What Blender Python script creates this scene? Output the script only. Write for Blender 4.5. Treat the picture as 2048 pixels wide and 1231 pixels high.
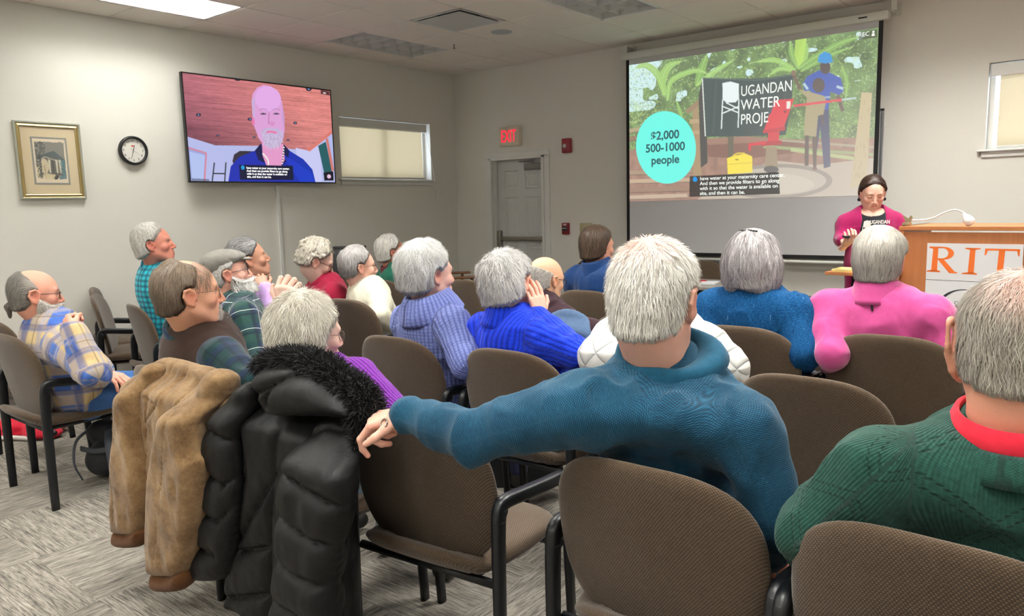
import bpy, bmesh, math, random
import numpy as np
from mathutils import Vector, Matrix

for _o in list(bpy.data.objects):
    bpy.data.objects.remove(_o)
S = bpy.context.scene
COL = S.collection
PI = math.pi
T = .6096                       # ceiling grid module
RH = 3.106                      # ceiling height
X1, Y0 = .4436, 1.125           # first ceiling grid line from each wall
CAM = np.array([6.6587, -7.2335, 1.48])
CM = np.array([[.78233215, .6223408, -.02546227], [-.06489331, .1220968, .99039448], [-.61947176, .77316512, -.13590601]])
FPX = 1514.5

# ---------------- camera, world, lights, exposure ----------------
cd = bpy.data.cameras.new('camera'); cam = bpy.data.objects.new('camera', cd); COL.objects.link(cam)
cd.sensor_fit = 'HORIZONTAL'; cd.sensor_width = 36.0; cd.lens = 36.0 * FPX / 2048; cd.clip_start = .05
cam.matrix_world = Matrix(((CM[0][0], CM[1][0], -CM[2][0], CAM[0]), (CM[0][1], CM[1][1], -CM[2][1], CAM[1]),
                           (CM[0][2], CM[1][2], -CM[2][2], CAM[2]), (0, 0, 0, 1)))
S.camera = cam
S.view_settings.view_transform = 'Standard'; S.view_settings.look = 'None'; S.view_settings.gamma = 1
S.view_settings.use_curve_mapping = False
S.view_settings.exposure = 0.26
w = bpy.data.worlds.new('world'); S.world = w; w.use_nodes = True
w.node_tree.nodes['Background'].inputs[0].default_value = (.75, .85, 1, 1)
w.node_tree.nodes['Background'].inputs[1].default_value = 6.0

def area(name, loc, size, power, color=(1, 1, 1), rot=(0, 0, 0), spread=PI):
    l = bpy.data.lights.new(name, 'AREA'); l.shape = 'RECTANGLE'; l.size, l.size_y = size; l.energy = power; l.color = color; l.spread = spread
    o = bpy.data.objects.new(name, l); COL.objects.link(o); o.location = loc; o.rotation_euler = rot
    return o
# the ceiling troffers that are switched on (grid column, grid row); left front pair off for the projector, unseen right front pair added as fill
LIT = [(0, 4), (0, 8), (4, 8), (8, 8), (4, 12), (0, 12), (8, 12), (12, 8), (8, 4), (4, 4), (8, 0), (12, 4), (12, 0)]
LIT_OFF = [(0, 0), (4, 0)]
LIT_POWER = {(0, 4): 44, (0, 8): 44, (0, 12): 50, (8, 0): 125, (12, 0): 75, (4, 4): 112, (8, 4): 112, (8, 8): 72, (4, 8): 76, (12, 8): 76, (8, 12): 70, (4, 12): 60}
for (i, j) in LIT:
    area('troffer_lamp', (X1 + (i + .5) * T, -(Y0 + (j + 1) * T), RH + .13), (.5, 1.1), LIT_POWER.get((i, j), 96), (1, .985, .945))

def px(x, y, D):
    """the point at pixel x, y of the photograph at depth D in front of the camera"""
    d = CM.T @ np.array([(x - 1024) / FPX, (615.5 - y) / FPX, 1.0])
    return CAM + d * D
def pxz(x, y, z):
    d = CM.T @ np.array([(x - 1024) / FPX, (615.5 - y) / FPX, 1.0])
    return CAM + d * ((z - CAM[2]) / d[2])
def pxp(x, y, axis, v):
    d = CM.T @ np.array([(x - 1024) / FPX, (615.5 - y) / FPX, 1.0])
    return CAM + d * ((v - CAM[axis]) / d[axis])

# ---------------- naming helpers ----------------
def tag(o, label=None, cat=None, group=None, kind=None):
    if label: o['label'] = label
    if cat: o['category'] = cat
    if group: o['group'] = group
    if kind: o['kind'] = kind
    return o
def empty(name, loc=(0, 0, 0), rz=0.0, label=None, cat=None, group=None):
    o = bpy.data.objects.new(name, None); COL.objects.link(o); o.location = loc; o.rotation_euler = (0, 0, rz)
    o.empty_display_size = .05
    return tag(o, label, cat, group)
def link(name, me, m=None, parent=None, loc=None, rot=None):
    o = bpy.data.objects.new(name, me); COL.objects.link(o)
    if m is not None:
        for q in (m if isinstance(m, (list, tuple)) else [m]): me.materials.append(q)
    if parent is not None: o.parent = parent
    if loc is not None: o.location = loc
    if rot is not None: o.rotation_euler = rot
    return o
def copy_tree(o, parent=None):
    c = o.copy(); COL.objects.link(c)
    c.parent = parent
    for ch in list(o.children): copy_tree(ch, c)
    return c

# ---------------- mesh builder ----------------
class MB:
    def __init__(s): s.v = []; s.f = []; s.mi = []; s.cur = 0
    def quadgrid(s, P, cu=False, cv=False):
        """P: (n, m, 3) points"""
        P = np.asarray(P, float); n, m = P.shape[:2]; b = len(s.v); s.v += [tuple(q) for q in P.reshape(-1, 3)]
        for i in range(n if cu else n - 1):
            for j in range(m if cv else m - 1):
                a, c = i, (i + 1) % n; d, e = j, (j + 1) % m
                s.f.append((b + a * m + d, b + c * m + d, b + c * m + e, b + a * m + e)); s.mi.append(s.cur)
        return b
    def face(s, pts):
        b = len(s.v); s.v += [tuple(p) for p in pts]; s.f.append(tuple(range(b, b + len(pts)))); s.mi.append(s.cur)
    def box(s, c, d, bev=0.0, rz=0.0, seg=2, M=None):
        bm = bmesh.new(); bmesh.ops.create_cube(bm, size=1)
        bmesh.ops.scale(bm, vec=d, verts=bm.verts)
        if bev > 0: bmesh.ops.bevel(bm, geom=bm.edges[:], offset=min(bev, min(d) * .45), segments=seg, affect='EDGES', profile=.5)
        m = Matrix.Translation(c) @ Matrix.Rotation(rz, 4, 'Z') @ (M if M is not None else Matrix.Identity(4))
        bm.transform(m); s.bm(bm)
    def bm(s, bm):
        bm.verts.index_update(); b = len(s.v); s.v += [tuple(q.co) for q in bm.verts]
        for f in bm.faces: s.f.append(tuple(b + q.index for q in f.verts)); s.mi.append(s.cur)
        bm.free()
    def tube(s, pts, r, n=10, flat=None, cap=True, up=(0, 0, 1)):
        """sweep of a (possibly elliptic) section; r scalar, or list per point, flat=(rx, ry) section radii"""
        P = np.asarray(pts, float); k = len(P); t = np.gradient(P, axis=0); t /= np.linalg.norm(t, axis=1)[:, None] + 1e-12
        u = np.array(up, float); R = []
        rr = np.ones(k) * r if np.isscalar(r) else np.asarray(r, float)
        a = np.cross(t[0], u)
        if np.linalg.norm(a) < 1e-3: a = np.cross(t[0], (0, 1, 0)) if abs(t[0][1]) < .9 else np.cross(t[0], (1, 0, 0))
        a /= np.linalg.norm(a)
        th = np.arange(n) / n * 2 * PI
        fx, fy = flat if flat else (1, 1)
        for i in range(k):
            a = a - t[i] * (a @ t[i]); a /= np.linalg.norm(a); b = np.cross(t[i], a)
            cx, cy = np.cos(th), np.sin(th)
            if flat:
                e = .55; cx = np.sign(cx) * abs(cx) ** e; cy = np.sign(cy) * abs(cy) ** e
            R.append(P[i] + rr[i] * (fx * cx[:, None] * a + fy * cy[:, None] * b))
        b0 = s.quadgrid(np.array(R), False, True)
        if cap:
            s.f.append(tuple(b0 + j for j in range(n))); s.mi.append(s.cur)
            s.f.append(tuple(b0 + (k - 1) * n + j for j in reversed(range(n)))); s.mi.append(s.cur)
    def lathe(s, prof, c=(0, 0, 0), n=24, M=None):
        th = np.arange(n) / n * 2 * PI
        P = np.array([[(r * math.cos(a), r * math.sin(a), z) for a in th] for r, z in prof])
        if M is not None:
            A = np.array(M.to_3x3()); P = P @ A.T
        s.quadgrid(P + np.array(c), False, True)
    def prism(s, poly, z0, z1, M=None):
        n = len(poly); b = len(s.v)
        for z in (z0, z1):
            for x, y in poly:
                q = Vector((x, y, z)); q = M @ q if M is not None else q; s.v.append(tuple(q))
        s.f.append(tuple(b + i for i in reversed(range(n)))); s.f.append(tuple(b + n + i for i in range(n))); s.mi += [s.cur] * 2
        for i in range(n): s.f.append((b + i, b + (i + 1) % n, b + n + (i + 1) % n, b + n + i)); s.mi.append(s.cur)
    def mesh(s, name, smooth=True, fix=True):
        me = bpy.data.meshes.new(name); me.from_pydata(s.v, [], s.f); me.polygons.foreach_set('material_index', s.mi)
        me.update()
        if fix:
            b = bmesh.new(); b.from_mesh(me); bmesh.ops.recalc_face_normals(b, faces=b.faces); b.to_mesh(me); b.free()
        if smooth: me.shade_smooth()
        return me
    def build(s, name, m=None, parent=None, smooth=True, loc=None, rot=None, auto=None, fix=True):
        me = s.mesh(name, smooth, fix)
        if auto is not None: me.set_sharp_from_angle(angle=math.radians(auto))
        return link(name, me, m, parent, loc, rot)
def sbox(name, c, d, m, parent=None, bev=0.0, rz=0.0, smooth=False, seg=2):
    b = MB(); b.box((0, 0, 0), d, bev, 0, seg); return b.build(name, m, parent, smooth, loc=c, rot=(0, 0, rz), auto=35 if smooth else None)
def bez(pts, n=12):
    """Catmull-Rom through points"""
    P = np.asarray(pts, float); Q = np.vstack([2 * P[0] - P[1], P, 2 * P[-1] - P[-2]]); out = []
    for i in range(1, len(Q) - 2):
        for t in np.linspace(0, 1, n, endpoint=False):
            out.append(.5 * ((2 * Q[i]) + (-Q[i - 1] + Q[i + 1]) * t + (2 * Q[i - 1] - 5 * Q[i] + 4 * Q[i + 1] - Q[i + 2]) * t * t + (-Q[i - 1] + 3 * Q[i] - 3 * Q[i + 1] + Q[i + 2]) * t ** 3))
    out.append(P[-1]); return np.array(out)

# ---------------- materials ----------------
def lin(h):
    """sRGB hex or 0-255 tuple to linear"""
    if isinstance(h, str): h = tuple(int(h[i:i + 2], 16) for i in (0, 2, 4))
    return tuple((c / 255 / 12.92 if c / 255 <= .04045 else ((c / 255 + .055) / 1.055) ** 2.4) for c in h) + (1,)
class NT:
    def __init__(s, name, rough=.6, spec=.5, metal=0.0):
        s.m = bpy.data.materials.new(name); s.m.use_nodes = True; s.t = s.m.node_tree; s.b = s.t.nodes['Principled BSDF']
        s.b.inputs['Roughness'].default_value = rough; s.b.inputs['Specular IOR Level'].default_value = spec; s.b.inputs['Metallic'].default_value = metal
    def n(s, typ, **k):
        q = s.t.nodes.new(typ)
        for a, v in k.items():
            if a.startswith('i_'):
                key = a[2:]; key = int(key) if key.isdigit() else key.replace('_', ' ')
                if hasattr(v, 'is_output'): s.t.links.new(v, q.inputs[key])
                else: q.inputs[key].default_value = v
            else: setattr(q, a, v)
        return q
    def math(s, op, a, b=None, c=None, clamp=False):
        q = s.t.nodes.new('ShaderNodeMath'); q.operation = op; q.use_clamp = clamp
        for i, v in enumerate((a, b, c)):
            if v is None: continue
            if hasattr(v, 'is_output'): s.t.links.new(v, q.inputs[i])
            else: q.inputs[i].default_value = v
        return q.outputs[0]
    def mix(s, f, a, b, mode='MIX'):
        q = s.t.nodes.new('ShaderNodeMix'); q.data_type = 'RGBA'; q.blend_type = mode
        for i, v in ((0, f), (6, a), (7, b)):
            if hasattr(v, 'is_output'): s.t.links.new(v, q.inputs[i])
            else: q.inputs[i].default_value = v
        return q.outputs[2]
    def obj(s, scale=(1, 1, 1), rot=(0, 0, 0), src='Object'):
        c = s.n('ShaderNodeTexCoord'); m = s.n('ShaderNodeMapping', i_Scale=scale, i_Rotation=rot); s.t.links.new(c.outputs[src], m.inputs[0]); return m.outputs[0]
    def attr(s, name, scale=(1, 1, 1), rot=(0, 0, 0)):
        c = s.n('ShaderNodeAttribute', attribute_name=name); m = s.n('ShaderNodeMapping', i_Scale=scale, i_Rotation=rot); s.t.links.new(c.outputs['Vector'], m.inputs[0]); return m.outputs[0]
    def noise(s, vec, scale, detail=3, rough=.5, out='Fac', dist=0.0):
        q = s.n('ShaderNodeTexNoise', i_Scale=scale, i_Detail=detail, i_Roughness=rough, i_Distortion=dist)
        if vec is not None: s.t.links.new(vec, q.inputs['Vector'])
        return q.outputs[out]
    def ramp(s, f, stops, interp='LINEAR'):
        q = s.n('ShaderNodeValToRGB'); s.t.links.new(f, q.inputs[0]); q.color_ramp.interpolation = interp
        e = q.color_ramp.elements
        while len(e) < len(stops): e.new(.5)
        for el, (p, c) in zip(e, stops): el.position = p; el.color = c if len(c) == 4 else tuple(c) + (1,)
        return q.outputs[0]
    def base(s, v):
        if hasattr(v, 'is_output'): s.t.links.new(v, s.b.inputs['Base Color'])
        else: s.b.inputs['Base Color'].default_value = v
        return s
    def bump(s, h, strength=.3, dist=.005):
        q = s.n('ShaderNodeBump', i_Strength=strength, i_Distance=dist); s.t.links.new(h, q.inputs['Height'])
        prev = s.b.inputs['Normal'].links
        if prev: s.t.links.new(prev[0].from_socket, q.inputs['Normal'])
        s.t.links.new(q.outputs[0], s.b.inputs['Normal']); return s
    def sep(s, v):
        q = s.n('ShaderNodeSeparateXYZ'); s.t.links.new(v, q.inputs[0]); return q.outputs
def mat(name, col, rough=.6, spec=.5, metal=0.0, emis=None, es=1.0, sheen=0.0):
    t = NT(name, rough, spec, metal); t.base(lin(col) if (isinstance(col, str) or max(col) > 1.01) else tuple(col[:3]) + (1,))
    if emis is not None:
        t.b.inputs['Emission Color'].default_value = lin(emis); t.b.inputs['Emission Strength'].default_value = es
    if sheen: t.b.inputs['Sheen Weight'].default_value = sheen
    return t.m
# ---------------- implicit surfaces: smooth unions of round cones and ellipsoids turned into one mesh ----------------
def V(*a): return np.array(a, float)
def rc(a, b, ra, rb=None, k=.02, flat=None, fax=None, sub=False):
    """round cone from a to b; flat<1 squeezes it along the axis fax"""
    return dict(t='rc', a=np.array(a, float), b=np.array(b, float), ra=ra, rb=ra if rb is None else rb, k=k, flat=flat, fax=None if fax is None else np.array(fax, float) / np.linalg.norm(fax), sub=sub)
def el(c, r, k=.02, R=None, sub=False):
    return dict(t='el', c=np.array(c, float), r=np.array(r, float), k=k, R=R, sub=sub)
def prim_d(p, q):
    if q['t'] == 'rc':
        a, b = q['a'], q['b']
        if q['flat']:
            n, f = q['fax'], q['flat']; w = p - a; p = p + (1 / f - 1) * (w @ n)[:, None] * n
            wb = b - a; b = b + (1 / f - 1) * (wb @ n) * n
        ab = b - a; L = ab @ ab + 1e-12; t = np.clip((p - a) @ ab / L, 0, 1)
        d = np.sqrt((((p - a) - t[:, None] * ab) ** 2).sum(1)) - (q['ra'] + (q['rb'] - q['ra']) * t)
        if q['flat']: d = d * (.5 + .5 * q['flat'])
        return d
    w = p - q['c']
    if q['R'] is not None: w = w @ q['R']
    k0 = np.sqrt(((w / q['r']) ** 2).sum(1)); k1 = np.sqrt(((w / q['r'] ** 2) ** 2).sum(1)) + 1e-9
    return k0 * (k0 - 1) / k1
def smin(a, b, k):
    if k <= 1e-6: return np.minimum(a, b)
    h = np.maximum(k - np.abs(a - b), 0) / k; return np.minimum(a, b) - h * h * k * .25
def smax(a, b, k): return -smin(-a, -b, k)
def sdf(p, prims):
    d = None
    for q in prims:
        e = prim_d(p, q)
        if d is None: d = e
        elif q['sub']: d = smax(d, -e, q['k'])
        else: d = smin(d, e, q['k'])
    return d
def bounds(prims):
    lo, hi = np.full(3, 1e9), np.full(3, -1e9)
    for q in prims:
        if q['sub']: continue
        if q['t'] == 'rc':
            for c, r in ((q['a'], q['ra']), (q['b'], q['rb'])): lo = np.minimum(lo, c - r); hi = np.maximum(hi, c + r)
        else: r = q['r'].max(); lo = np.minimum(lo, q['c'] - r); hi = np.maximum(hi, q['c'] + r)
    return lo, hi
def mesh_sdf(fn, lo, hi, h):
    """surface nets; fn(points)->distance. returns verts, quads"""
    B = 8; lo = np.array(lo) - 2 * h; hi = np.array(hi) + 2 * h
    nb = np.ceil((hi - lo) / (h * B)).astype(int); N = nb * B + 1
    bc = np.stack(np.meshgrid(*[np.arange(n) for n in nb], indexing='ij'), -1).reshape(-1, 3)
    cen = lo + (bc + .5) * h * B
    dc = fn(cen)
    G = np.repeat(np.repeat(np.repeat(dc.reshape(nb), B, 0), B, 1), B, 2).astype(np.float32)
    G = np.pad(G, ((0, 1),) * 3, mode='edge')
    act = bc[np.abs(dc) < h * B * .87 * 1.35 + .012]
    off = np.stack(np.meshgrid(*[np.arange(B + 1)] * 3, indexing='ij'), -1).reshape(-1, 3)
    CH = 600
    for i in range(0, len(act), CH):
        idx = (act[i:i + CH, None, :] * B + off[None]).reshape(-1, 3)
        G[idx[:, 0], idx[:, 1], idx[:, 2]] = fn(lo + idx * h)
    ins = G < 0
    def sh(A, d): return A[d[0]:A.shape[0] - 1 + d[0], d[1]:A.shape[1] - 1 + d[1], d[2]:A.shape[2] - 1 + d[2]]
    cnt = sum(sh(ins, d).astype(np.int8) for d in np.ndindex(2, 2, 2))
    cell = (cnt > 0) & (cnt < 8); ci = np.argwhere(cell)
    vid = np.full(cell.shape, -1, np.int64); vid[cell] = np.arange(len(ci))
    acc = np.zeros((len(ci), 3)); num = np.zeros(len(ci))
    for ax in range(3):
        o1, o2 = [q for q in range(3) if q != ax]
        for u in (0, 1):
            for v in (0, 1):
                c0 = ci.copy(); c0[:, o1] += u; c0[:, o2] += v; c1 = c0.copy(); c1[:, ax] += 1
                g0 = G[c0[:, 0], c0[:, 1], c0[:, 2]]; g1 = G[c1[:, 0], c1[:, 1], c1[:, 2]]
                m = (g0 < 0) != (g1 < 0); t = np.where(m, g0 / (g0 - g1 + 1e-12), 0)
                P = c0.astype(float); P[:, ax] += t; acc[m] += P[m]; num[m] += 1
    verts = lo + acc / num[:, None] * h
    quads = []
    for ax in range(3):
        o1, o2 = (ax + 1) % 3, (ax + 2) % 3
        sl0 = [slice(1, -1)] * 3; sl1 = [slice(1, -1)] * 3; sl0[ax] = slice(0, -1); sl1[ax] = slice(1, None)
        A, Bb = ins[tuple(sl0)], ins[tuple(sl1)]
        e = np.argwhere(A != Bb)
        if not len(e): continue
        s = A[e[:, 0], e[:, 1], e[:, 2]]
        e = e + 1; e[:, ax] -= 1
        def cid(du, dv):
            c = e.copy(); c[:, o1] -= du; c[:, o2] -= dv; return vid[c[:, 0], c[:, 1], c[:, 2]]
        q = np.stack([cid(1, 1), cid(0, 1), cid(0, 0), cid(1, 0)], 1)
        q[~s] = q[~s][:, ::-1]; quads.append(q)
    return verts, np.vstack(quads)
def drop_islands(v, q):
    return v, q
def np_mesh(name, v, quads, smooth=True, tris=None):
    me = bpy.data.meshes.new(name); nq = len(quads); nt = 0 if tris is None else len(tris)
    me.vertices.add(len(v)); me.vertices.foreach_set('co', np.asarray(v, np.float32).ravel())
    li = np.asarray(quads, np.int32).ravel()
    if nt: li = np.concatenate([li, np.asarray(tris, np.int32).ravel()])
    me.loops.add(len(li)); me.loops.foreach_set('vertex_index', li)
    me.polygons.add(nq + nt)
    ls = np.concatenate([np.arange(nq) * 4, nq * 4 + np.arange(nt) * 3]).astype(np.int32)
    me.polygons.foreach_set('loop_start', ls)
    me.update(calc_edges=True); me.validate()
    if smooth: me.shade_smooth()
    return me
def add_attr(me, name, data, typ='FLOAT_VECTOR'):
    a = me.attributes.new(name, typ, 'POINT'); data = np.asarray(data, np.float32)
    if typ == 'FLOAT_COLOR':
        d = np.ones((len(data), 4), np.float32); d[:, :3] = data[:, :3]; a.data.foreach_set('color', d.ravel())
    elif typ == 'FLOAT': a.data.foreach_set('value', data.ravel())
    else: a.data.foreach_set('vector', data.ravel())
def relax(v, q, it=1, lam=.5):
    n = len(v)
    for _ in range(it):
        acc = np.zeros((n, 3)); c = np.zeros(n)
        for a, b in ((0, 1), (1, 2), (2, 3), (3, 0)):
            np.add.at(acc, q[:, a], v[q[:, b]]); np.add.at(acc, q[:, b], v[q[:, a]]); np.add.at(c, q[:, a], 1); np.add.at(c, q[:, b], 1)
        v = v + lam * (acc / np.maximum(c, 1)[:, None] - v)
    return v
def vnormals(v, q):
    n = np.cross(v[q[:, 2]] - v[q[:, 0]], v[q[:, 3]] - v[q[:, 1]]); a = np.zeros_like(v)
    for i in range(4): np.add.at(a, q[:, i], n)
    return a / (np.linalg.norm(a, axis=1)[:, None] + 1e-12)
# smooth lattice noise, used for folds
_rs = np.random.RandomState(5); _LAT = _rs.rand(32, 32, 32).astype(np.float32)
def vnoise(p):
    p = np.asarray(p); i = np.floor(p).astype(int); f = p - i; f = f * f * (3 - 2 * f); i &= 31; j = (i + 1) & 31
    x0, y0, z0 = i.T; x1, y1, z1 = j.T; fx, fy, fz = f.T
    L = _LAT
    c00 = L[x0, y0, z0] * (1 - fx) + L[x1, y0, z0] * fx; c10 = L[x0, y1, z0] * (1 - fx) + L[x1, y1, z0] * fx
    c01 = L[x0, y0, z1] * (1 - fx) + L[x1, y0, z1] * fx; c11 = L[x0, y1, z1] * (1 - fx) + L[x1, y1, z1] * fx
    return (c00 * (1 - fy) + c10 * fy) * (1 - fz) + (c01 * (1 - fy) + c11 * fy) * fz
def sst(a, b, x):
    t = np.clip((x - a) / (b - a), 0, 1); return t * t * (3 - 2 * t)
def unit(a): a = np.asarray(a, float); return a / (np.linalg.norm(a) + 1e-12)
def frame(fwd, up=(0, 0, 1)):
    """columns: right, forward, up"""
    f = unit(fwd); r = unit(np.cross(f, up)); u = np.cross(r, f); return np.stack([r, f, u], 1)
# ---------------- materials of the room ----------------
def m_wall(name, col):
    t = NT(name, .75, .25); v = t.obj(); n = t.noise(v, 90, 2); t.base(lin(col)); t.bump(n, .06, .002); return t.m
M_wall = m_wall('wall_paint', (222, 220, 212)); M_trim = mat('white_trim_paint', (222, 222, 218), .35)
def m_ceil():
    t = NT('ceiling_tile', .9, .1); v = t.obj(); n = t.noise(v, 160, 3, .7)
    t.base(t.mix(n, lin((228, 221, 212)), lin((242, 236, 228)))); t.bump(n, .25, .002); return t.m
M_ceil = m_ceil(); M_tbar = mat('ceiling_grid_metal', (214, 209, 202), .5)
def m_carpet():
    t = NT('carpet', .95, .08); v = t.obj(scale=(1 / .61, 1 / .61, 1)); s = t.sep(v)
    fx = t.math('FLOOR', s[0]); fy = t.math('FLOOR', s[1])
    par = t.math('MODULO', t.math('ADD', t.math('ADD', fx, fy), 400.0), 2.0)
    def streak(sc, seed):
        m = t.n('ShaderNodeMapping', i_Scale=sc, i_Location=(seed, seed * 2.3, 0)); t.t.links.new(v, m.inputs[0])
        return t.noise(m.outputs[0], 1, 4, .75)
    a = streak((5.5, 95, 1), 3.1); b = streak((95, 5.5, 1), 9.7); a2 = streak((2.2, 26, 1), 5.3); b2 = streak((26, 2.2, 1), 1.9)
    f = t.mix(par, a, b); g = t.mix(par, a2, b2)
    q = t.n('ShaderNodeMapping', i_Scale=(1, 1, 1)); t.t.links.new(v, q.inputs[0])
    fine = t.noise(v, 170, 2, .8)
    # fine pile rows of the loops, along each tile's own direction
    rows = t.mix(par, t.n('ShaderNodeTexWave', wave_type='BANDS', bands_direction='Y', i_Scale=25.0, i_Distortion=.4, i_Vector=v).outputs[1], t.n('ShaderNodeTexWave', wave_type='BANDS', bands_direction='X', i_Scale=25.0, i_Distortion=.4, i_Vector=v).outputs[1])
    h = t.math('ADD', t.math('MULTIPLY', f, .62), t.math('ADD', t.math('MULTIPLY', g, .33), t.math('MULTIPLY', fine, .16)))
    h = t.math('ADD', h, t.math('MULTIPLY', rows, .04))
    c = t.ramp(h, [(.42, lin((58, 56, 53))), (.51, lin((99, 95, 89))), (.58, lin((134, 128, 119))), (.68, lin((166, 159, 148)))])
    t.base(c); t.bump(h, .5, .004); return t.m
M_carpet = m_carpet()
M_dark = mat('black_plastic', (20, 21, 23), .45); M_steel = mat('brushed_steel', (150, 145, 135), .32, metal=1.0)
M_blind = None
def m_blind():
    t = NT('roller_blind_cloth', .9, .1); v = t.obj(); w_ = t.noise(v, 6, 2)
    t.base(lin((196, 186, 160)))
    tr = t.n('ShaderNodeBsdfTranslucent', i_Color=lin((206, 188, 150))); mx = t.n('ShaderNodeMixShader', i_0=.22)
    t.t.links.new(t.b.outputs[0], mx.inputs[1]); t.t.links.new(tr.outputs[0], mx.inputs[2])
    t.t.links.new(mx.outputs[0], t.t.nodes['Material Output'].inputs[0]); return t.m
M_blind = m_blind()
def m_glass(name='window_glass'):
    t = NT(name, .02, .5); t.b.inputs['Transmission Weight'].default_value = 1; t.b.inputs['IOR'].default_value = 1.05; t.base((1, 1, 1, 1)); return t.m
M_glass = m_glass()

# ---------------- shell ----------------
RX, RY = 9.9, -9.9; WT = .16; EX = .3
def struct(o): o['kind'] = 'structure'; return o
def wall_with_holes(name, axis, u0, u1, holes):
    """wall in plane axis=0 (x=0) or 1 (y=0), outside the room; holes = (u0, u1, z0, z1)"""
    b = MB(); us = sorted({u0, u1, *[h[0] for h in holes], *[h[1] for h in holes]}); zs = sorted({-.05, RH + EX, *[h[2] for h in holes], *[h[3] for h in holes]})
    inh = lambda u, z: any(h[0] < u < h[1] and h[2] < z < h[3] for h in holes)
    def P(u, d, z): return (-d, u, z) if axis == 0 else (u, d, z)
    for i in range(len(us) - 1):
        for j in range(len(zs) - 1):
            um, zm = (us[i] + us[i + 1]) / 2, (zs[j] + zs[j + 1]) / 2
            if inh(um, zm): continue
            a, c, z0, z1 = us[i], us[i + 1], zs[j], zs[j + 1]
            for d in (0, WT): b.face([P(a, d, z0), P(c, d, z0), P(c, d, z1), P(a, d, z1)])
    for h in holes:
        a, c, z0, z1 = h
        b.face([P(a, 0, z0), P(a, WT, z0), P(a, WT, z1), P(a, 0, z1)]); b.face([P(c, 0, z0), P(c, WT, z0), P(c, WT, z1), P(c, 0, z1)])
        b.face([P(a, 0, z1), P(c, 0, z1), P(c, WT, z1), P(a, WT, z1)])
        b.face([P(a, 0, z0), P(c, 0, z0), P(c, WT, z0), P(a, WT, z0)])
    return struct(b.build(name, M_wall, smooth=False, fix=False))
DOOR = (.585, 1.405, -.01, 2.035)
WL = (-1.83, -.44, 1.795, 2.47)
WR = (5.775, 7.15, 1.815, 2.49)
wall_with_holes('wall_left', 0, RY - WT, WT, [WL])
wall_with_holes('wall_front', 1, 0, RX + WT, [DOOR, WR])
b = MB(); b.box((RX + WT / 2, RY / 2, RH / 2), (WT, -RY + 2 * WT, RH + 2 * EX)); struct(b.build('wall_right', M_wall, smooth=False))
b = MB(); b.box((RX / 2, RY - WT / 2, RH / 2), (RX, WT, RH + 2 * EX)); struct(b.build('wall_back', M_wall, smooth=False))
b = MB(); b.box((RX / 2, RY / 2, -.05), (RX + 2 * WT, -RY + 2 * WT, .1)); struct(b.build('floor', M_carpet, smooth=False))
# ceiling: tegular tiles standing a little below the grid, openings for fixtures
OPEN = set()
ALLF = LIT + LIT_OFF
for i, j in ALLF: OPEN |= {(i, j), (i, j + 1)}
VENT, SPK = (2, 1), (2, 0); OPEN |= {VENT}
b = MB()
us = [0] + [X1 + k * T for k in range(0, 16)]; us = [u for u in us if u < RX] + [RX]
vs = [0] + [Y0 + k * T for k in range(-1, 16)]; vs = [v for v in vs if v < -RY] + [-RY]
g, dp = .005, .009
for i in range(len(us) - 1):
    for j in range(len(vs) - 1):
        if (i - 1, j - 2) in OPEN: continue
        x0, x1, y0, y1 = us[i], us[i + 1], -vs[j + 1], -vs[j]
        b.cur = 0
        a = [(x0 + g, y0 + g), (x1 - g, y0 + g), (x1 - g, y1 - g), (x0 + g, y1 - g)]; lo = [(x + (.004 if x < (x0 + x1) / 2 else -.004), y + (.004 if y < (y0 + y1) / 2 else -.004), RH - dp) for x, y in a]
        hi = [(x, y, RH) for x, y in a]
        b.face(lo)
        for k in range(4): b.face([hi[k], hi[(k + 1) % 4], lo[(k + 1) % 4], lo[k]])
        b.cur = 1; o = [(x0, y0, RH), (x1, y0, RH), (x1, y1, RH), (x0, y1, RH)]
        for k in range(4): b.face([o[k], o[(k + 1) % 4], hi[(k + 1) % 4], hi[k]])
struct(b.build('ceiling', [M_ceil, M_tbar], smooth=False, fix=False))
sb = MB(); sb.box((RX / 2, RY / 2, RH + EX + .05), (RX + 2 * WT, -RY + 2 * WT, .1)); struct(sb.build('ceiling_slab', M_ceil, smooth=False))
# baseboards
b = MB(); b.box((.006, RY / 2, .05), (.012, -RY, .1), .003); struct(b.build('baseboard_left', mat('vinyl_base', (98, 92, 84), .5), smooth=False))
for n, a, c in (('baseboard_front', 1.51, RX), ('baseboard_corner', 0, .43)):
    b = MB(); b.box(((a + c) / 2, -.006, .05), (c - a, .012, .1), .003); o = b.build('baseboard_front', bpy.data.materials['vinyl_base'], smooth=False); struct(o)

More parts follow.
